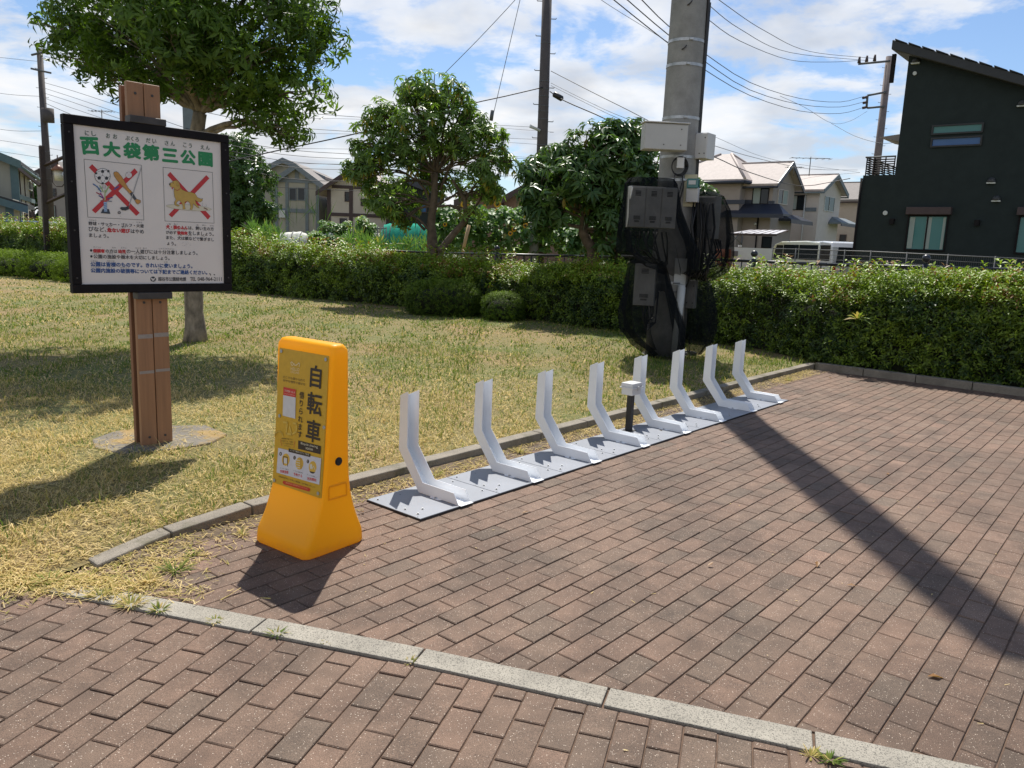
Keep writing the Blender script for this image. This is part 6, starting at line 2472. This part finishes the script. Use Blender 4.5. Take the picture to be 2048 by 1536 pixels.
t, z = DF.on(1812, 135)
DF.rect(MB(), t - .45, t - .33, z - .45, z + .45, .1, .1).build('antenna_panel', 'frame_black', dh)
# balcony rail
for k in range(7):
    z = zc1 + .06 + k * .075
    MB().tube([DF.w(.12, z, .0), DF.w(tL - .03, z, .0)], .020, 4, smooth=False).build('balcony_slat', 'frame_black', dh)
    MB().tube([DF.w(.12, z, .0), DF.w(.12, z, -4)], .020, 4, smooth=False).build('balcony_slat', 'frame_black', dh)
zr_ = zc1 + .60
MB().tube([DF.w(.08, zr_, .0), DF.w(tL - .03, zr_, .0)], .030, 6).build('balcony_rail', 'rail_grey', dh)
MB().tube([DF.w(.08, zr_, .0), DF.w(.08, zr_, -4)], .030, 6).build('balcony_rail', 'rail_grey', dh)
for t in (.12, tL * .35, tL * .68, tL - .05):
    MB().tube([DF.w(t, zc1, 0), DF.w(t, zr_, 0)], .022, 4, smooth=False).build('balcony_post', 'frame_black', dh)
t, z = DF.on(1797, 262)
MB().prism([DF.w(tL - 1.0, z, -1.2), DF.w(tL + .0, z + .10, -1.2), DF.w(tL + .0, z - .25, -1.2)], Vector((DA[0] * 2, DA[1] * 2, 0))).build('awning', 'stucco_taupe', dh)

# ---- taupe house with pink roof
q = at(1533, 520, 55)
r1h, FL, FR = gable_house('taupe two storey house with a pale pink tiled gable roof, right of the concrete pole', (q.x, 55), -NA, DA, 8.5, 3.8,
                          at(1550, 362, 55).z, at(1574, 328, 56.5).z, 'R', 'stucco_taupe', 'roof_pink', 'trim_navy', over=.5)
wpx(FL, r1h, 1508, 375, 1535, 407, mat='glass_dark', fmat='frame_black', curtain=True)
wpx(FR, r1h, 1557, 379, 1573, 409, mat='glass_dark', fmat='stucco_white', curtain=True)
belt(FL, r1h, 1452, 403, 1506, 405, .28)
belt(FL, r1h, 1536, 406, 1549, 406, .28)
a = FL.on(1455, 430)
b = FL.on(1545, 436)
leanto(FL, r1h, b[0] - 1.2, a[0], FL.on(1500, 411)[1], b[1] + .1, 1.2, 'trim_navy')
a, b = FR.on(1560, 430), FR.on(1604, 446)
leanto(FR, r1h, a[0] - .2, b[0] - .3, a[1], b[1] - .05, .9, 'trim_navy')
wpx(FL, r1h, 1526, 474, 1541, 495, mat='glass_dark', fmat='frame_black', panes=1)
MB().tube([FL.w(FL.on(1455, 370)[0], FL.on(1455, 362)[1], .1), FL.w(FL.on(1455, 370)[0], FL.on(1455, 415)[1], .1)], .05, 6).build('downpipe', 'frame_black', r1h)
MB().tube([FL.w(FL.on(1517, 440)[0], FL.on(1517, 435)[1], .1), FL.w(FL.on(1517, 440)[0], .5, .1)], .05, 6).build('downpipe', 'frame_black', r1h)
t, z = FL.on(1512, 448)
m = MB().sphere(tuple(FL.w(t, z, .1)), .11, 10, 7)
m.build('meter_dial', 'wall_pale', r1h)
# hipped wing to the left
q2 = FL.w(FL.on(1489, 400)[0], 0, .8)
wg = empty('house', (0, 0, 0), 0, 'hipped roof wing of the taupe house just right of the netted boxes', 'house')
ez = at(1450, 362, 57).z
cL = np.array([q2.x, q2.y])
A_ = cL - NA * 6.5
Bk = DA * 5.5
v3 = lambda p, z: Vector((p[0], p[1], z))
MB().prism([v3(cL, -.05), v3(A_, -.05), v3(A_ + Bk, -.05), v3(cL + Bk, -.05)], (0, 0, ez + .05)).build('wall', 'stucco_taupe', wg)
e_ = .5
k0, k1, k2, k3 = cL + NA * e_ - DA * e_, A_ - NA * e_ - DA * e_, A_ - NA * e_ + Bk + DA * e_, cL + NA * e_ + Bk + DA * e_
pk = at(1453, 314, 60).z
m1, m2_ = cL - NA * 2.2 + DA * 2.75, cL - NA * 3.0 + DA * 2.75
for nm_, P_ in (('roof', [k0, k1, (m2_, 1), (m1, 1)]), ('roof', [k1, k2, (m2_, 1)]), ('roof', [k3, k0, (m1, 1)]), ('roof', [k2, k3, (m1, 1), (m2_, 1)])):
    MB().prism([v3(p[0], pk) if isinstance(p, tuple) else v3(p, ez - .12) for p in P_], (0, 0, .14)).build('roof', 'roof_pink', wg)
for a_, b__ in ((k0, m1), (k1, m2_), (k3, m1)):
    MB().tube([v3(a_, ez + .04), v3(b__, pk + .16)], .09, 6).build('hip_cap', 'roof_pink', wg)
for a_, b__ in ((k0, k1), (k3, k0)):
    MB().tube([v3(a_, ez - .18), v3(b__, ez - .18)], .12, 6).build('gutter', 'trim_navy', wg)
FW = Face(cL, -NA)
belt(FW, wg, 1452, 404, 1490, 404, .28)

# ---- white house behind it
q = at(1626, 520, 60)
r2h, FL2, FR2 = gable_house('white two storey house with a pink ridge roof, between the taupe and the black house', (q.x, 60), -NA, DA, 8.5, 4.6,
                            at(1634, 377, 60).z, at(1660, 353, 62).z, 'R', 'stucco_white', 'roof_pink', 'trim_greyblue', over=.45)
wpx(FL2, r2h, 1580, 392, 1609, 419, mat='glass_dark', fmat='frame_black', curtain=True)
wpx(FR2, r2h, 1650, 393, 1666, 423, mat='glass_dark', fmat='wall_pale')
belt(FL2, r2h, 1611, 419, 1633, 419, .28, 'trim_greyblue')
MB().tube([FL2.w(FL2.on(1611, 400)[0], FL2.on(1611, 385)[1], .08), FL2.w(FL2.on(1611, 400)[0], .5, .08)], .05, 6).build('downpipe', 'wall_pale', r2h)
a, b = FR2.on(1660, 436), FR2.on(1690, 452)
leanto(FR2, r2h, a[0] - .3, b[0] + .5, a[1], b[1], 1.0, 'trim_greyblue')
# ---- tan house
q = at(1716, 520, 68)
r3h, FL3, FR3 = gable_house('tan house with a grey roof, half hidden beside the black house', (q.x, 68), -NA, DA, 7, 6, at(1690, 396, 68).z, at(1690, 364, 70).z, 'R', 'stucco_tan', 'roof_grey', 'trim_brown', over=.4)
wpx(FL3, r3h, 1681, 470, 1690, 490, panes=1)

# ---- timbered houses in the middle left (gables face the camera)
def front_house(lab, D, x0, x1, yE, xa, ya, depth, wall, roof, trim, over=.5, th=.22):
    root = empty('house', (0, 0, 0), 0, lab, 'house')
    a, b, ap = at(x0, yE, D), at(x1, yE, D), at(xa, ya, D)
    ez = (a.z + b.z) / 2
    F_ = Face((a.x, D), (1, 0))
    Wd = b.x - a.x
    ax_ = ap.x - a.x
    m = MB()
    m.prism([F_.w(0, -.05), F_.w(Wd, -.05), F_.w(Wd, ez), F_.w(ax_, ap.z - .1), F_.w(0, ez)], Vector((0, depth, 0)))
    m.build('wall', wall, root)
    for s_, t_ in ((-1, 0), (1, Wd)):
        run = abs(t_ - ax_)
        sl = (ap.z - ez) / run
        to = t_ + s_ * over
        P_ = [F_.w(to, ez - sl * over, over), F_.w(ax_, ap.z, over), F_.w(ax_, ap.z + .18, over), F_.w(to, ez - sl * over + .18, over)]
        MB().prism(P_, Vector((0, depth + over * 2, 0))).build('roof', roof, root)
        P_ = [F_.w(to, ez - sl * over - th, over + .03), F_.w(ax_, ap.z - th * .8, over + .03), F_.w(ax_, ap.z + .2, over + .03), F_.w(to, ez - sl * over + .2, over + .03)]
        MB().prism(P_, Vector((0, .06, 0))).build('barge_board', trim, root)
    return root, F_, ez


h1b, F1b, _e = front_house('back wing of the olive timbered house with a grey gable roof', 59, 515, 640, 351, 569, 322, 6, 'stucco_olive', 'roof_grey', 'trim_greyblue')
h1, F1, e1 = front_house('olive grey timbered house with paired windows, left of the middle tree', 55, 552, 637, 364, 594, 334, 8, 'stucco_olive', 'roof_grey', 'trim_greyblue', over=.4)
for px in (553, 574.5, 614, 635.5):
    vpost(F1, h1, px, 364 if px in (553, 635.5) else 352, 500, .21, 'trim_greyblue')
vpost(F1, h1, 594, 340, 361, .26, 'trim_greyblue')
belt(F1, h1, 556, 360, 633, 364, .24, 'trim_greyblue', .06)
belt(F1, h1, 552, 420, 636, 423, .26, 'trim_greyblue', .06)
belt(F1b, h1b, 518, 419, 551, 420, .26, 'trim_greyblue', .06)
wpx(F1, h1, 580, 377, 592, 400, fmat='trim_greyblue', panes=1)
wpx(F1, h1, 597, 377, 609, 400, fmat='trim_greyblue', panes=1)
wpx(F1b, h1b, 534, 432, 545, 450, fmat='trim_brown', panes=1)
MB().box(tuple(F1.w(F1.on(566, 428)[0], F1.on(566, 428)[1], .12)), (.4, .25, .5)).build('wall_vent', 'wall_pale', h1)
h2, F2, e2 = front_house('cream timbered house with dark brown beams behind the middle tree', 53, 654, 778, 380, 716, 335, 9, 'stucco_cream', 'roof_pink', 'trim_brown', over=.6, th=.08)
for px in (658, 702, 776):
    vpost(F2, h2, px, 378, 500, .24, 'trim_brown')
belt(F2, h2, 656, 429, 777, 432, .22, 'trim_brown', .06)
belt(F2, h2, 664, 373, 768, 377, .20, 'trim_brown', .06)
vpost(F2, h2, 716, 350, 372, .2, 'trim_brown')
wpx(F2, h2, 723, 399, 737, 411, panes=1)
wpx(F2, h2, 681, 438, 692, 447, panes=1)
wpx(F2, h2, 724, 445, 736, 453, panes=1)
wpx(F2, h2, 691, 385, 698, 402, panes=1)
h3, F3, e3 = front_house('dark slate coloured building behind the trunk of the middle tree', 50, 780, 862, 378, 815, 362, 9, 'stucco_dark', 'roof_dark', 'trim_navy', over=.3)
wpx(F3, h3, 838, 410, 852, 424, panes=1, mat='glass_blue')
wpx(F3, h3, 790, 400, 806, 420, panes=1)
h4, F4, e4 = front_house('brown brick house with twin low gables behind the sunflowers, left gable', 50, 925, 1004, 402, 966, 382, 8, 'brick_brown', 'roof_pink', 'trim_brown', over=.5)
h5, F5, e5 = front_house('brown brick house with a low gable behind the sunflowers, right of the twin', 49, 1008, 1200, 402, 1062, 368, 8, 'brick_brown', 'roof_grey', 'trim_brown', over=.5)
wpx(F5, h5, 1099, 457, 1132, 490, fmat='trim_navy', curtain=True)
wpx(F5, h5, 1040, 452, 1056, 470, fmat='trim_navy')
# ---- green trimmed house at the far left
q = at(30, 455, 33)
h0, FL0, FR0 = gable_house('pale green house with teal corner boards at the left edge', (q.x, 33), (-.89, -.45), (-.45, .89), 7.0, 8.0, at(30, 322, 33).z, at(30, 322, 33).z + 1.35, 'L', 'stucco_olive', 'roof_dark', 'trim_teal', over=.4)
for F_, x in ((FL0, 27), (FR0, 33)):
    a, b = F_.on(x, 325), F_.on(x, 455)
    F_.rect(MB(), a[0] - .14, a[0] + .14, b[1], a[1], .04, .06).build('corner_board', 'trim_teal', h0)
for x in (41, 50, 60, 66):
    vpost(FR0, h0, x, 340, 450, .08, 'trim_brown', .04)
belt(FR0, h0, 34, 396, 68, 400, .2, 'trim_teal', .05)
wpx(FR0, h0, 55, 362, 62, 380, panes=1, fmat='wall_pale')
wpx(FR0, h0, 48, 428, 54, 437, panes=1)
wpx(FR0, h0, 58, 424, 61, 440, panes=1)
wpx(FR0, h0, 64, 424, 67, 440, panes=1)
belt(FL0, h0, -40, 313, 25, 320, .2, 'trim_teal', .05)
# front porch gable
po = empty('porch', (0, 0, 0), 0, 'low gabled porch with teal barge boards in front of the green trimmed house', 'porch')
q = at(30, 460, 30.5)
FP0 = Face((q.x, 30.5), (-.89, -.45))
ez, rz_ = at(33, 398, 30.5).z, at(-30, 348, 33).z
P_ = [FP0.w(0, -.05), FP0.w(4, -.05), FP0.w(4, rz_), FP0.w(0, ez)]
MB().prism(P_, Vector((-.45 * 2.2, .89 * 2.2, 0))).build('wall', 'stucco_olive', po)
P_ = [FP0.w(-.5, ez - .35, .3), FP0.w(4, rz_ - .05, .3), FP0.w(4, rz_ + .12, .3), FP0.w(-.5, ez - .18, .3)]
MB().prism(P_, Vector((-.45 * 2.9, .89 * 2.9, 0))).build('roof', 'roof_dark', po)
P_ = [FP0.w(-.5, ez - .52, .34), FP0.w(4, rz_ - .25, .34), FP0.w(4, rz_ + .02, .34), FP0.w(-.5, ez - .25, .34)]
MB().prism(P_, Vector((-.45 * .06, .89 * .06, 0))).build('barge_board', 'trim_teal', po)
FP0.rect(MB(), 0, .26, -.05, ez - .1, .04, .06).build('corner_board', 'trim_teal', po)
# farther houses in the gap
hA, FA, _ = front_house('grey house far behind the timber lamp post', 60, 72, 140, 352, 120, 328, 7, 'stucco_taupe', 'roof_grey', 'trim_brown')
wpx(FA, hA, 104, 378, 112, 392, panes=1)
wpx(FA, hA, 104, 412, 112, 440, panes=1, mat='curtain')
hB, FB, _ = front_house('small far house left of the dark evergreen, mostly behind the board', 62, 450, 520, 430, 480, 410, 7, 'stucco_taupe_dark', 'roof_grey', 'trim_brown')

# ================================================================== CARPORT, WALL, VANS, WIRE FENCE
cp = empty('carport', (0, 0, 0), 0, 'carport with a curved pale panel roof in front of the taupe house', 'carport')
A0, A1, A2, A3 = at(1456, 468, 33), at(1553, 470, 33), at(1576, 461.5, 35.5), at(1500, 461, 35.5)
for k in range(6):
    f0_, f1_ = k / 6 + .004, (k + 1) / 6 - .004
    P_ = [A0.lerp(A1, f0_), A0.lerp(A1, f1_), A3.lerp(A2, f1_), A3.lerp(A2, f0_)]
    MB().prism(P_, (0, 0, .03)).build('roof_panel', 'poly_sheet', cp)
for k in range(7):
    MB().tube([A0.lerp(A1, k / 6) + Vector((0, 0, .02)), A3.lerp(A2, k / 6) + Vector((0, 0, .02))], .03, 5).build('rafter', 'trim_brown', cp)
MB().tube([A0, A1], .05, 6).build('beam', 'trim_brown', cp)
MB().tube([A3, A2], .05, 6).build('beam', 'trim_brown', cp)
for px in (1456, 1485):
    a = at(px, 466, 33)
    MB().tube([a, Vector((a.x, 33, 0))], .035, 6).build('post', 'rail_grey', cp)
for (x0, y0, x1, y1) in ((1457, 463, 1484, 489), (1484, 463, 1450, 500)):
    MB().tube([at(x0, y0, 33), at(x1, y1, 32.9)], .025, 5).build('brace', 'rail_grey', cp)
wl = empty('garden_wall', (0, 0, 0), 0, 'plain white garden wall with a small vent, beside the vans', 'wall')
a, b = at(1457, 494, 27.5), at(1545, 497, 27.5)
MB().box(((a.x + b.x) / 2, 27.5, a.z / 2), (b.x - a.x, .15, a.z)).build('wall', 'wall_pale', wl)
v_ = at(1470.5, 507, 27.4)
MB().box((v_.x, 27.4, v_.z), (.17, .05, .17)).build('vent', 'rail_grey', wl)
v_ = at(1480, 492, 27.45)
MB().box((v_.x, 27.45, v_.z), (.10, .1, .06)).build('cap_light', 'wall_pale', wl)
v_ = at(1447, 506, 27)
tag(MB().cyl((v_.x, 27, 0), .22, 1.55, 12, .26).build('orange_planter', 'pot_orange'), 'tall orange post planter seen through the netting beside the white wall', 'planter')


def van(lab, x, y, hd, mat, name='van'):
    """rear left corner at x,y; heading hd (angle of travel from +y, positive to the right)"""
    e = empty(name, (x, y, 0), -hd, lab, 'van', 'parked vans by the white wall')
    W_, L_ = 1.72, 4.7
    prof = [(0, .40), (0, 1.05), (.05, 1.20), (.16, 1.80), (.30, 1.97), (1.2, 2.02), (3.1, 1.99), (3.55, 1.88), (4.15, 1.22), (4.58, 1.06), (4.70, .80), (4.70, .40)]
    b = MB().prism([(0, y_, z_) for y_, z_ in prof], (W_, 0, 0)).build('body', mat, e, .05, 3)
    for sx, nx in ((-.004, 'l'), (W_ + .004, 'r')):
        for y0, y1, z0, z1 in ((.28, 1.62, 1.28, 1.86), (1.645, 2.82, 1.28, 1.86), (2.845, 3.62, 1.26, 1.84)):
            MB().prism([(sx, y0, z0), (sx, y1, z0), (sx, y1 - .03 * (y1 > 3) * 8, z1), (sx, y0 + .01, z1)], (.006 if sx < 0 else -.006, 0, 0)).build('side_window', 'glass_dark', e)
    MB().prism([(.14, -.012, 1.18), (W_ - .14, -.012, 1.18), (W_ - .24, .12, 1.80), (.24, .12, 1.80)], (0, .03, 0)).build('rear_window', 'glass_dark', e)
    for xx in (.03, W_ - .14):
        MB().box((xx + .055, .0, .98), (.13, .06, .46)).build('tail_light', 'red_lamp', e, .01)
    MB().box((W_ / 2, -.03, .50), (W_ - .04, .12, .22)).build('bumper', mat, e, .03, 2)
    MB().box((W_ / 2, -.012, .86), (.34, .02, .17)).build('number_plate', 'wall_pale', e)
    for yy in (.85, 3.75):
        for xx in (.0, W_ - .2):
            w_ = MB().tube([(xx, yy, .31), (xx + .2, yy, .31)], .31, 18).build('wheel', 'tyre', e)
            MB().tube([(xx - .01, yy, .31), (xx + .21, yy, .31)], .19, 14).build('rim', 'rail_grey', w_)
    return e


v1 = at(1644, 505, 30.5)
van('cream white van parked beyond the fence with its red tail light showing', v1.x, 30.5, -.20, 'van_white')
v2 = at(1666, 505, 29.3)
van('silver van squeezed between the white van and the black house', v2.x, 29.3, .03, 'van_silver')
# wire lot fence
lf = empty('wire_fence', (0, 0, 0), 0, 'thin grey wire mesh fence in front of the vans and the black house', 'fence')
fa, fb_, fc = at(1546, 497, 25), at(1742, 503, 23.0), at(2100, 520, 17.5)
for z_ in (0, -.14, -.28, -.45, -.65):
    MB().tube([fa + Vector((0, 0, z_)), fb_ + Vector((0, 0, z_)), fc + Vector((0, 0, z_))], .006 if z_ else .014, 5).build('rail', 'rail_grey', lf)
for i in range(9):
    f = i / 8 * 2
    p_ = fa.lerp(fb_, f) if f < 1 else fb_.lerp(fc, f - 1)
    MB().tube([Vector((p_.x, p_.y, 0)), p_ + Vector((0, 0, .03))], .016, 6).build('post', 'rail_grey', lf)
wm = MB()
for i in range(170):
    f = i / 169 * 2
    p_ = fa.lerp(fb_, f) if f < 1 else fb_.lerp(fc, f - 1)
    wm.tube([p_ - Vector((0, 0, .9)), p_], .003, 3, caps=False)
wm.build('mesh_wire', 'rail_grey', lf)['kind'] = 'stuff'

# ================================================================== VEGETABLE GARDEN
def leaf_mass(name, lab, boxes, tmpl, n, size, mat, tone=.5, cat='plants'):
    pos, ax = [], []
    for (x0, x1, y0, y1, yb, D, dd_) in boxes:
        # px range, top y (left,right), base y, depth and its spread
        px = rng.uniform(x0, x1, n)
        f = (px - x0) / (x1 - x0)
        top = y0 + (y1 - y0) * f + 7 * wav(px * .05, px * .0 + D, 0, 1.6) + 4 * wav(px * .2, px * 0, 0, 1)
        pyv = top + (yb - top) * rng.random(n) ** 1.25
        Dv = D + rng.uniform(-dd_, dd_, n)
        for a, b, c in zip(px, pyv, Dv):
            w_ = at(a, b, c)
            if w_.z > .02:
                pos.append(tuple(w_))
    pos = np.array(pos)
    m_ = len(pos)
    ax = np.tile([0, -.3, 1.0], (m_, 1)) + rng.normal(0, .35, (m_, 3))
    tn = tone + .2 * wav(pos[:, 0] * 3, pos[:, 2] * 4, pos[:, 1], 1.5) + rng.normal(0, .12, m_)
    o = scatter(name, tmpl, pos, ax, size * rng.uniform(.7, 1.3, m_), tn, mat)
    o['kind'] = 'stuff'
    tag(o, lab, cat)
    return o


broad = [whorl(4, .20, .17, .05, .35, .10) for _ in range(5)]
leaf_mass('sunflower_foliage', 'mass of broad sunflower leaves beyond the railing', [(868, 1185, 415, 435, 508, 23, 1.0), (870, 960, 430, 425, 470, 23.8, .6), (1170, 1240, 440, 455, 520, 22.5, .6), (1140, 1240, 462, 470, 515, 21, .4)], broad, 900, .85, 'leaf_garden', .5)
leaf_mass('sunflower_foliage', 'young sunflower tops rising left of the pale pole sleeve', [(980, 1060, 424, 420, 450, 23.5, .5)], broad, 140, .8, 'leaf_garden', .6)
bladey = [tmpl_from([leaf((random.uniform(-.05, .05), random.uniform(-.05, .05), 0), (math.cos(a) * .35, math.sin(a) * .35, 1), random.uniform(.35, .7), .035, .3) for a in np.linspace(0, 6, 7)]) for _ in range(5)]
leaf_mass('corn_plants', 'tall grassy crop plants behind the left part of the hedge', [(500, 560, 458, 470, 500, 22.5, 1.0), (690, 760, 478, 484, 512, 21.5, 1.0), (740, 870, 490, 494, 515, 20.5, .8)], bladey, 90, .8, 'leaf_garden', .6)
leaf_mass('bean_plants', 'leafy bean vines between the white netting and the green net tunnel', [(640, 700, 446, 450, 500, 24.5, .5), (715, 752, 440, 448, 500, 23.5, .5), (620, 700, 472, 478, 505, 22.3, .4)], [whorl(5, .11, .08, .1, .3, .08) for _ in range(4)], 420, 1.0, 'leaf_garden', .65)
leaf_mass('reed_stems', 'thin dark stakes and dry stems standing in the vegetable rows', [(565, 650, 436, 440, 470, 26, .6)], [tmpl_from([leaf((0, 0, 0), (.05, .02, 1), .9, .018, 0)]) for _ in range(2)], 26, 1.0, 'leaf_dark', .1)


def sunflower(px, py, D, lab, r=.13, stem=1.0, face=(-.2, -1, .2)):
    c = at(px, py, D)
    e = empty('sunflower', tuple(c), 0, lab, 'sunflower', 'sunflowers in bloom beyond the fence')
    f = Vector(face).normalized()
    s_ = f.cross(Vector((0, 0, 1))).normalized()
    u = s_.cross(f)
    V, Fq = [], []
    for k in range(18):
        t = 2 * math.pi * k / 18 + random.uniform(-.08, .08)
        d = s_ * math.cos(t) + u * math.sin(t)
        q_ = d.cross(f) * r * .18
        k0_ = len(V)
        V += [tuple(d * r * .42 + f * .01), tuple(d * r * .75 + q_ + f * .012), tuple(d * r * random.uniform(.95, 1.15) - f * .01), tuple(d * r * .75 - q_ + f * .012)]
        Fq.append((k0_, k0_ + 1, k0_ + 2, k0_ + 3))
    me = bpy.data.meshes.new('petals')
    me.from_pydata(V, [], Fq)
    me.materials.append(M('petal'))
    link('petals', me, e)
    MB().sphere(tuple(f * .005), r * .46, 12, 8).build('seed_head', 'seed_head', e)
    MB().tube([f * -.02, Vector((0, .05, -.15)), Vector((0.02, .06, -stem))], .014, 6).build('stem', 'stem_green', e)


for k, (px, py, D, r_) in enumerate(((929, 409, 22.6, .15), (922, 431, 22.4, .14), (995, 408, 22.8, .14), (996, 423, 22.5, .14), (968, 415, 22.9, .12), (967, 426, 22.9, .10), (1028, 459, 22, .09), (1021, 467, 21.9, .09), (1051, 451, 22.2, .10), (890, 449, 22, .08), (870, 420, 22.8, .11))):
    sunflower(px, py, D, ['tall sunflower facing left above the wooden stake', 'sunflower bloom just below the tall one by the stake', 'topmost right sunflower of the upper pair', 'lower right sunflower of the upper pair', 'sunflower between the stake and the upper pair', 'small sunflower just under the middle one',
                          'small orange sunflower low in the foliage, upper one', 'small orange sunflower low in the foliage, lower one', 'small sunflower at the right end near the pale sleeve', 'tiny bloom left of the wooden stake', 'half hidden sunflower against the middle tree trunk'][k], r_ * .78)
# leaning wooden stake
a, b = at(938, 450, 20.8), at(924, 510, 20.8)
tag(MB().tube([b, a], .045, 8).build('wooden_stake', 'stake_wood'), 'pale round wooden stake leaning right beyond the railing', 'stake')


def tunnel(lab, pts, D, depth, mat, name='net_tunnel', hoops=5, seed=0):
    """pts: top outline in px; sheet draped from it down to the ground, with depth"""
    rs = random.Random(seed)
    V, Fq = [], []
    P_ = resample([(p[0], p[1]) for p in pts], 3)
    prof = [(-.5, 0.0), (-.47, .45), (-.36, .78), (-.18, .95), (0, 1.0), (.18, .95), (.36, .78), (.47, .45), (.5, 0.0)]
    for p in P_:
        c = at(p[0], p[1], D)
        wr = rs.uniform(-.02, .02)
        for v_, h_ in prof:
            V.append((c.x + rs.uniform(-.012, .012), D + v_ * depth + wr, max(0, c.z * h_ + rs.uniform(-.012, .012))))
    n = len(prof)
    for i in range(len(P_) - 1):
        for j in range(n - 1):
            Fq.append((i * n + j, (i + 1) * n + j, (i + 1) * n + j + 1, i * n + j + 1))
    e = empty(name, (0, 0, 0), 0, lab, 'net tunnel')
    o = npmesh('net_sheet', np.array(V), np.array(Fq), mat, parent=e, smooth=True)
    for k in range(hoops):
        i = int(k * (len(P_) - 1) / max(1, hoops - 1))
        MB().tube([Vector(V[i * n + j]) + Vector((0, 0, .012)) for j in range(n)], .012, 5).build('hoop', 'rail_grey', e)
    return e


tunnel('white insect netting draped over vegetables, left row', [(556, 476), (562, 466), (575, 464), (600, 463), (614, 468), (618, 478)], 25, 1.0, 'netting_white', seed=1)
tunnel('small white netting tent with a pointed top between the bean plants', [(622, 492), (640, 474), (658, 464), (672, 472), (700, 484), (712, 498)], 24, 1.0, 'netting_white', seed=2)
tunnel('green net tunnel standing left of the middle tree trunk', [(764, 462), (768, 449), (790, 446), (815, 448), (838, 447), (862, 452), (872, 460)], 23, 1.3, 'net_green', seed=4)
tunnel('small patch of teal netting beside the white tent', [(616, 500), (622, 484), (640, 480), (648, 498)], 23.2, .6, 'net_green', seed=5)
# stacked crates and cans near the tunnel
for k, (x0, y0, x1, y1, mt, lb_) in enumerate(((748, 466, 758, 500, 'netting_white', 'white plastic drum standing beside the green net tunnel'), (756, 450, 766, 500, 'rail_grey', 'grey metal rack of poles at the left end of the green tunnel'))):
    a, b = at(x0, y0, 22.6), at(x1, y0, 22.6)
    if k == 0:
        tag(MB().cyl(((a.x + b.x) / 2, 22.6, 0), (b.x - a.x) / 2 + .03, a.z, 14).build('plastic_drum', mt), lb_, 'drum')
    else:
        e = empty('pole_rack', (0, 0, 0), 0, lb_, 'rack')
        for q_ in range(4):
            x_ = a.x + (b.x - a.x + .1) * q_ / 3
            MB().tube([(x_, 22.5, 0), (x_ + .01, 22.5, a.z - .05 * (q_ % 2))], .014, 6).build('pole', 'rail_grey', e)
        MB().tube([(a.x - .05, 22.5, a.z - .1), (b.x + .12, 22.5, a.z - .08)], .014, 6).build('cross_pole', 'rail_grey', e)
# blue cover by the far left houses
a = at(66, 442, 30)
tag(MB().box((a.x, 30, a.z * .5), (1.6, 1.0, a.z)).build('blue_cover', 'blue_sheet', None, .08, 2), 'dark blue covered pile in front of the green trimmed house', 'cover')
# feathery seedling in the hedge and shadow side twigs
sd = at(1700, 635, 10.0)
o = scatter('fern_sprig', [tmpl_from([leaf((0, 0, .0), (math.cos(a) * 1, -.6, math.sin(a) + .2), .13, .03, .2) for a in np.linspace(0, math.pi, 8)])], np.array([[sd.x, sd.y - .22, sd.z]]), np.tile([0, -.3, 1.0], (1, 1)), np.array([1.5]), np.array([.8]), 'leaf_weed')
tag(o, 'pale feathery seedling poking out of the dark hedge face', 'plant')
# far tree line on the horizon
pos, nn_ = [], 9000
x = rng.uniform(-160, 170, nn_)
y = 150 + 14 * wav(x, x * 0, 0, .05)
hgt = 7 + 3.5 * wav(x, x * 0, 0, .12)
z = rng.random(nn_) * hgt
o = scatter('far_trees', [whorl(6, 1.1, .8, .1, .3, .3) for _ in range(3)], np.stack([x, y + rng.uniform(-2, 2, nn_), z], 1), np.tile([0, -.4, 1.0], (nn_, 1)) + rng.normal(0, .3, (nn_, 3)), rng.uniform(.8, 1.4, nn_), rng.uniform(.2, .7, nn_), 'leaf_dark')
o['kind'] = 'stuff'

# a few fallen leaves on the paving and lawn
fl_pos, fl_ax = [], []
for _ in range(46):
    if random.random() < .45:
        p = strip(random.uniform(-1, 7), random.uniform(-.55, -.2) if random.random() < .6 else random.uniform(0, 4))
        fl_pos.append((p.x, p.y, .006))
    else:
        y = random.uniform(3.6, 9)
        x = random.uniform(-.6 * y, .2 * y)
        if bool(in_lawn(x, y)):
            fl_pos.append((x, y, float(lawn_z(x, y)) + .03))
fl_pos = np.array(fl_pos)
n_ = len(fl_pos)
o = scatter('fallen_leaves', [tmpl_from([leaf((0, 0, 0), (1, 0, .1), .05, .022, .1)]), tmpl_from([leaf((0, 0, 0), (1, .3, .15), .038, .02, -.1)])], fl_pos, np.tile([0, 0, 1.0], (n_, 1)) + rng.normal(0, .12, (n_, 3)), rng.uniform(.7, 1.3, n_), np.full(n_, .99), 'leaf_hedge', jit=.01)
o['kind'] = 'stuff'
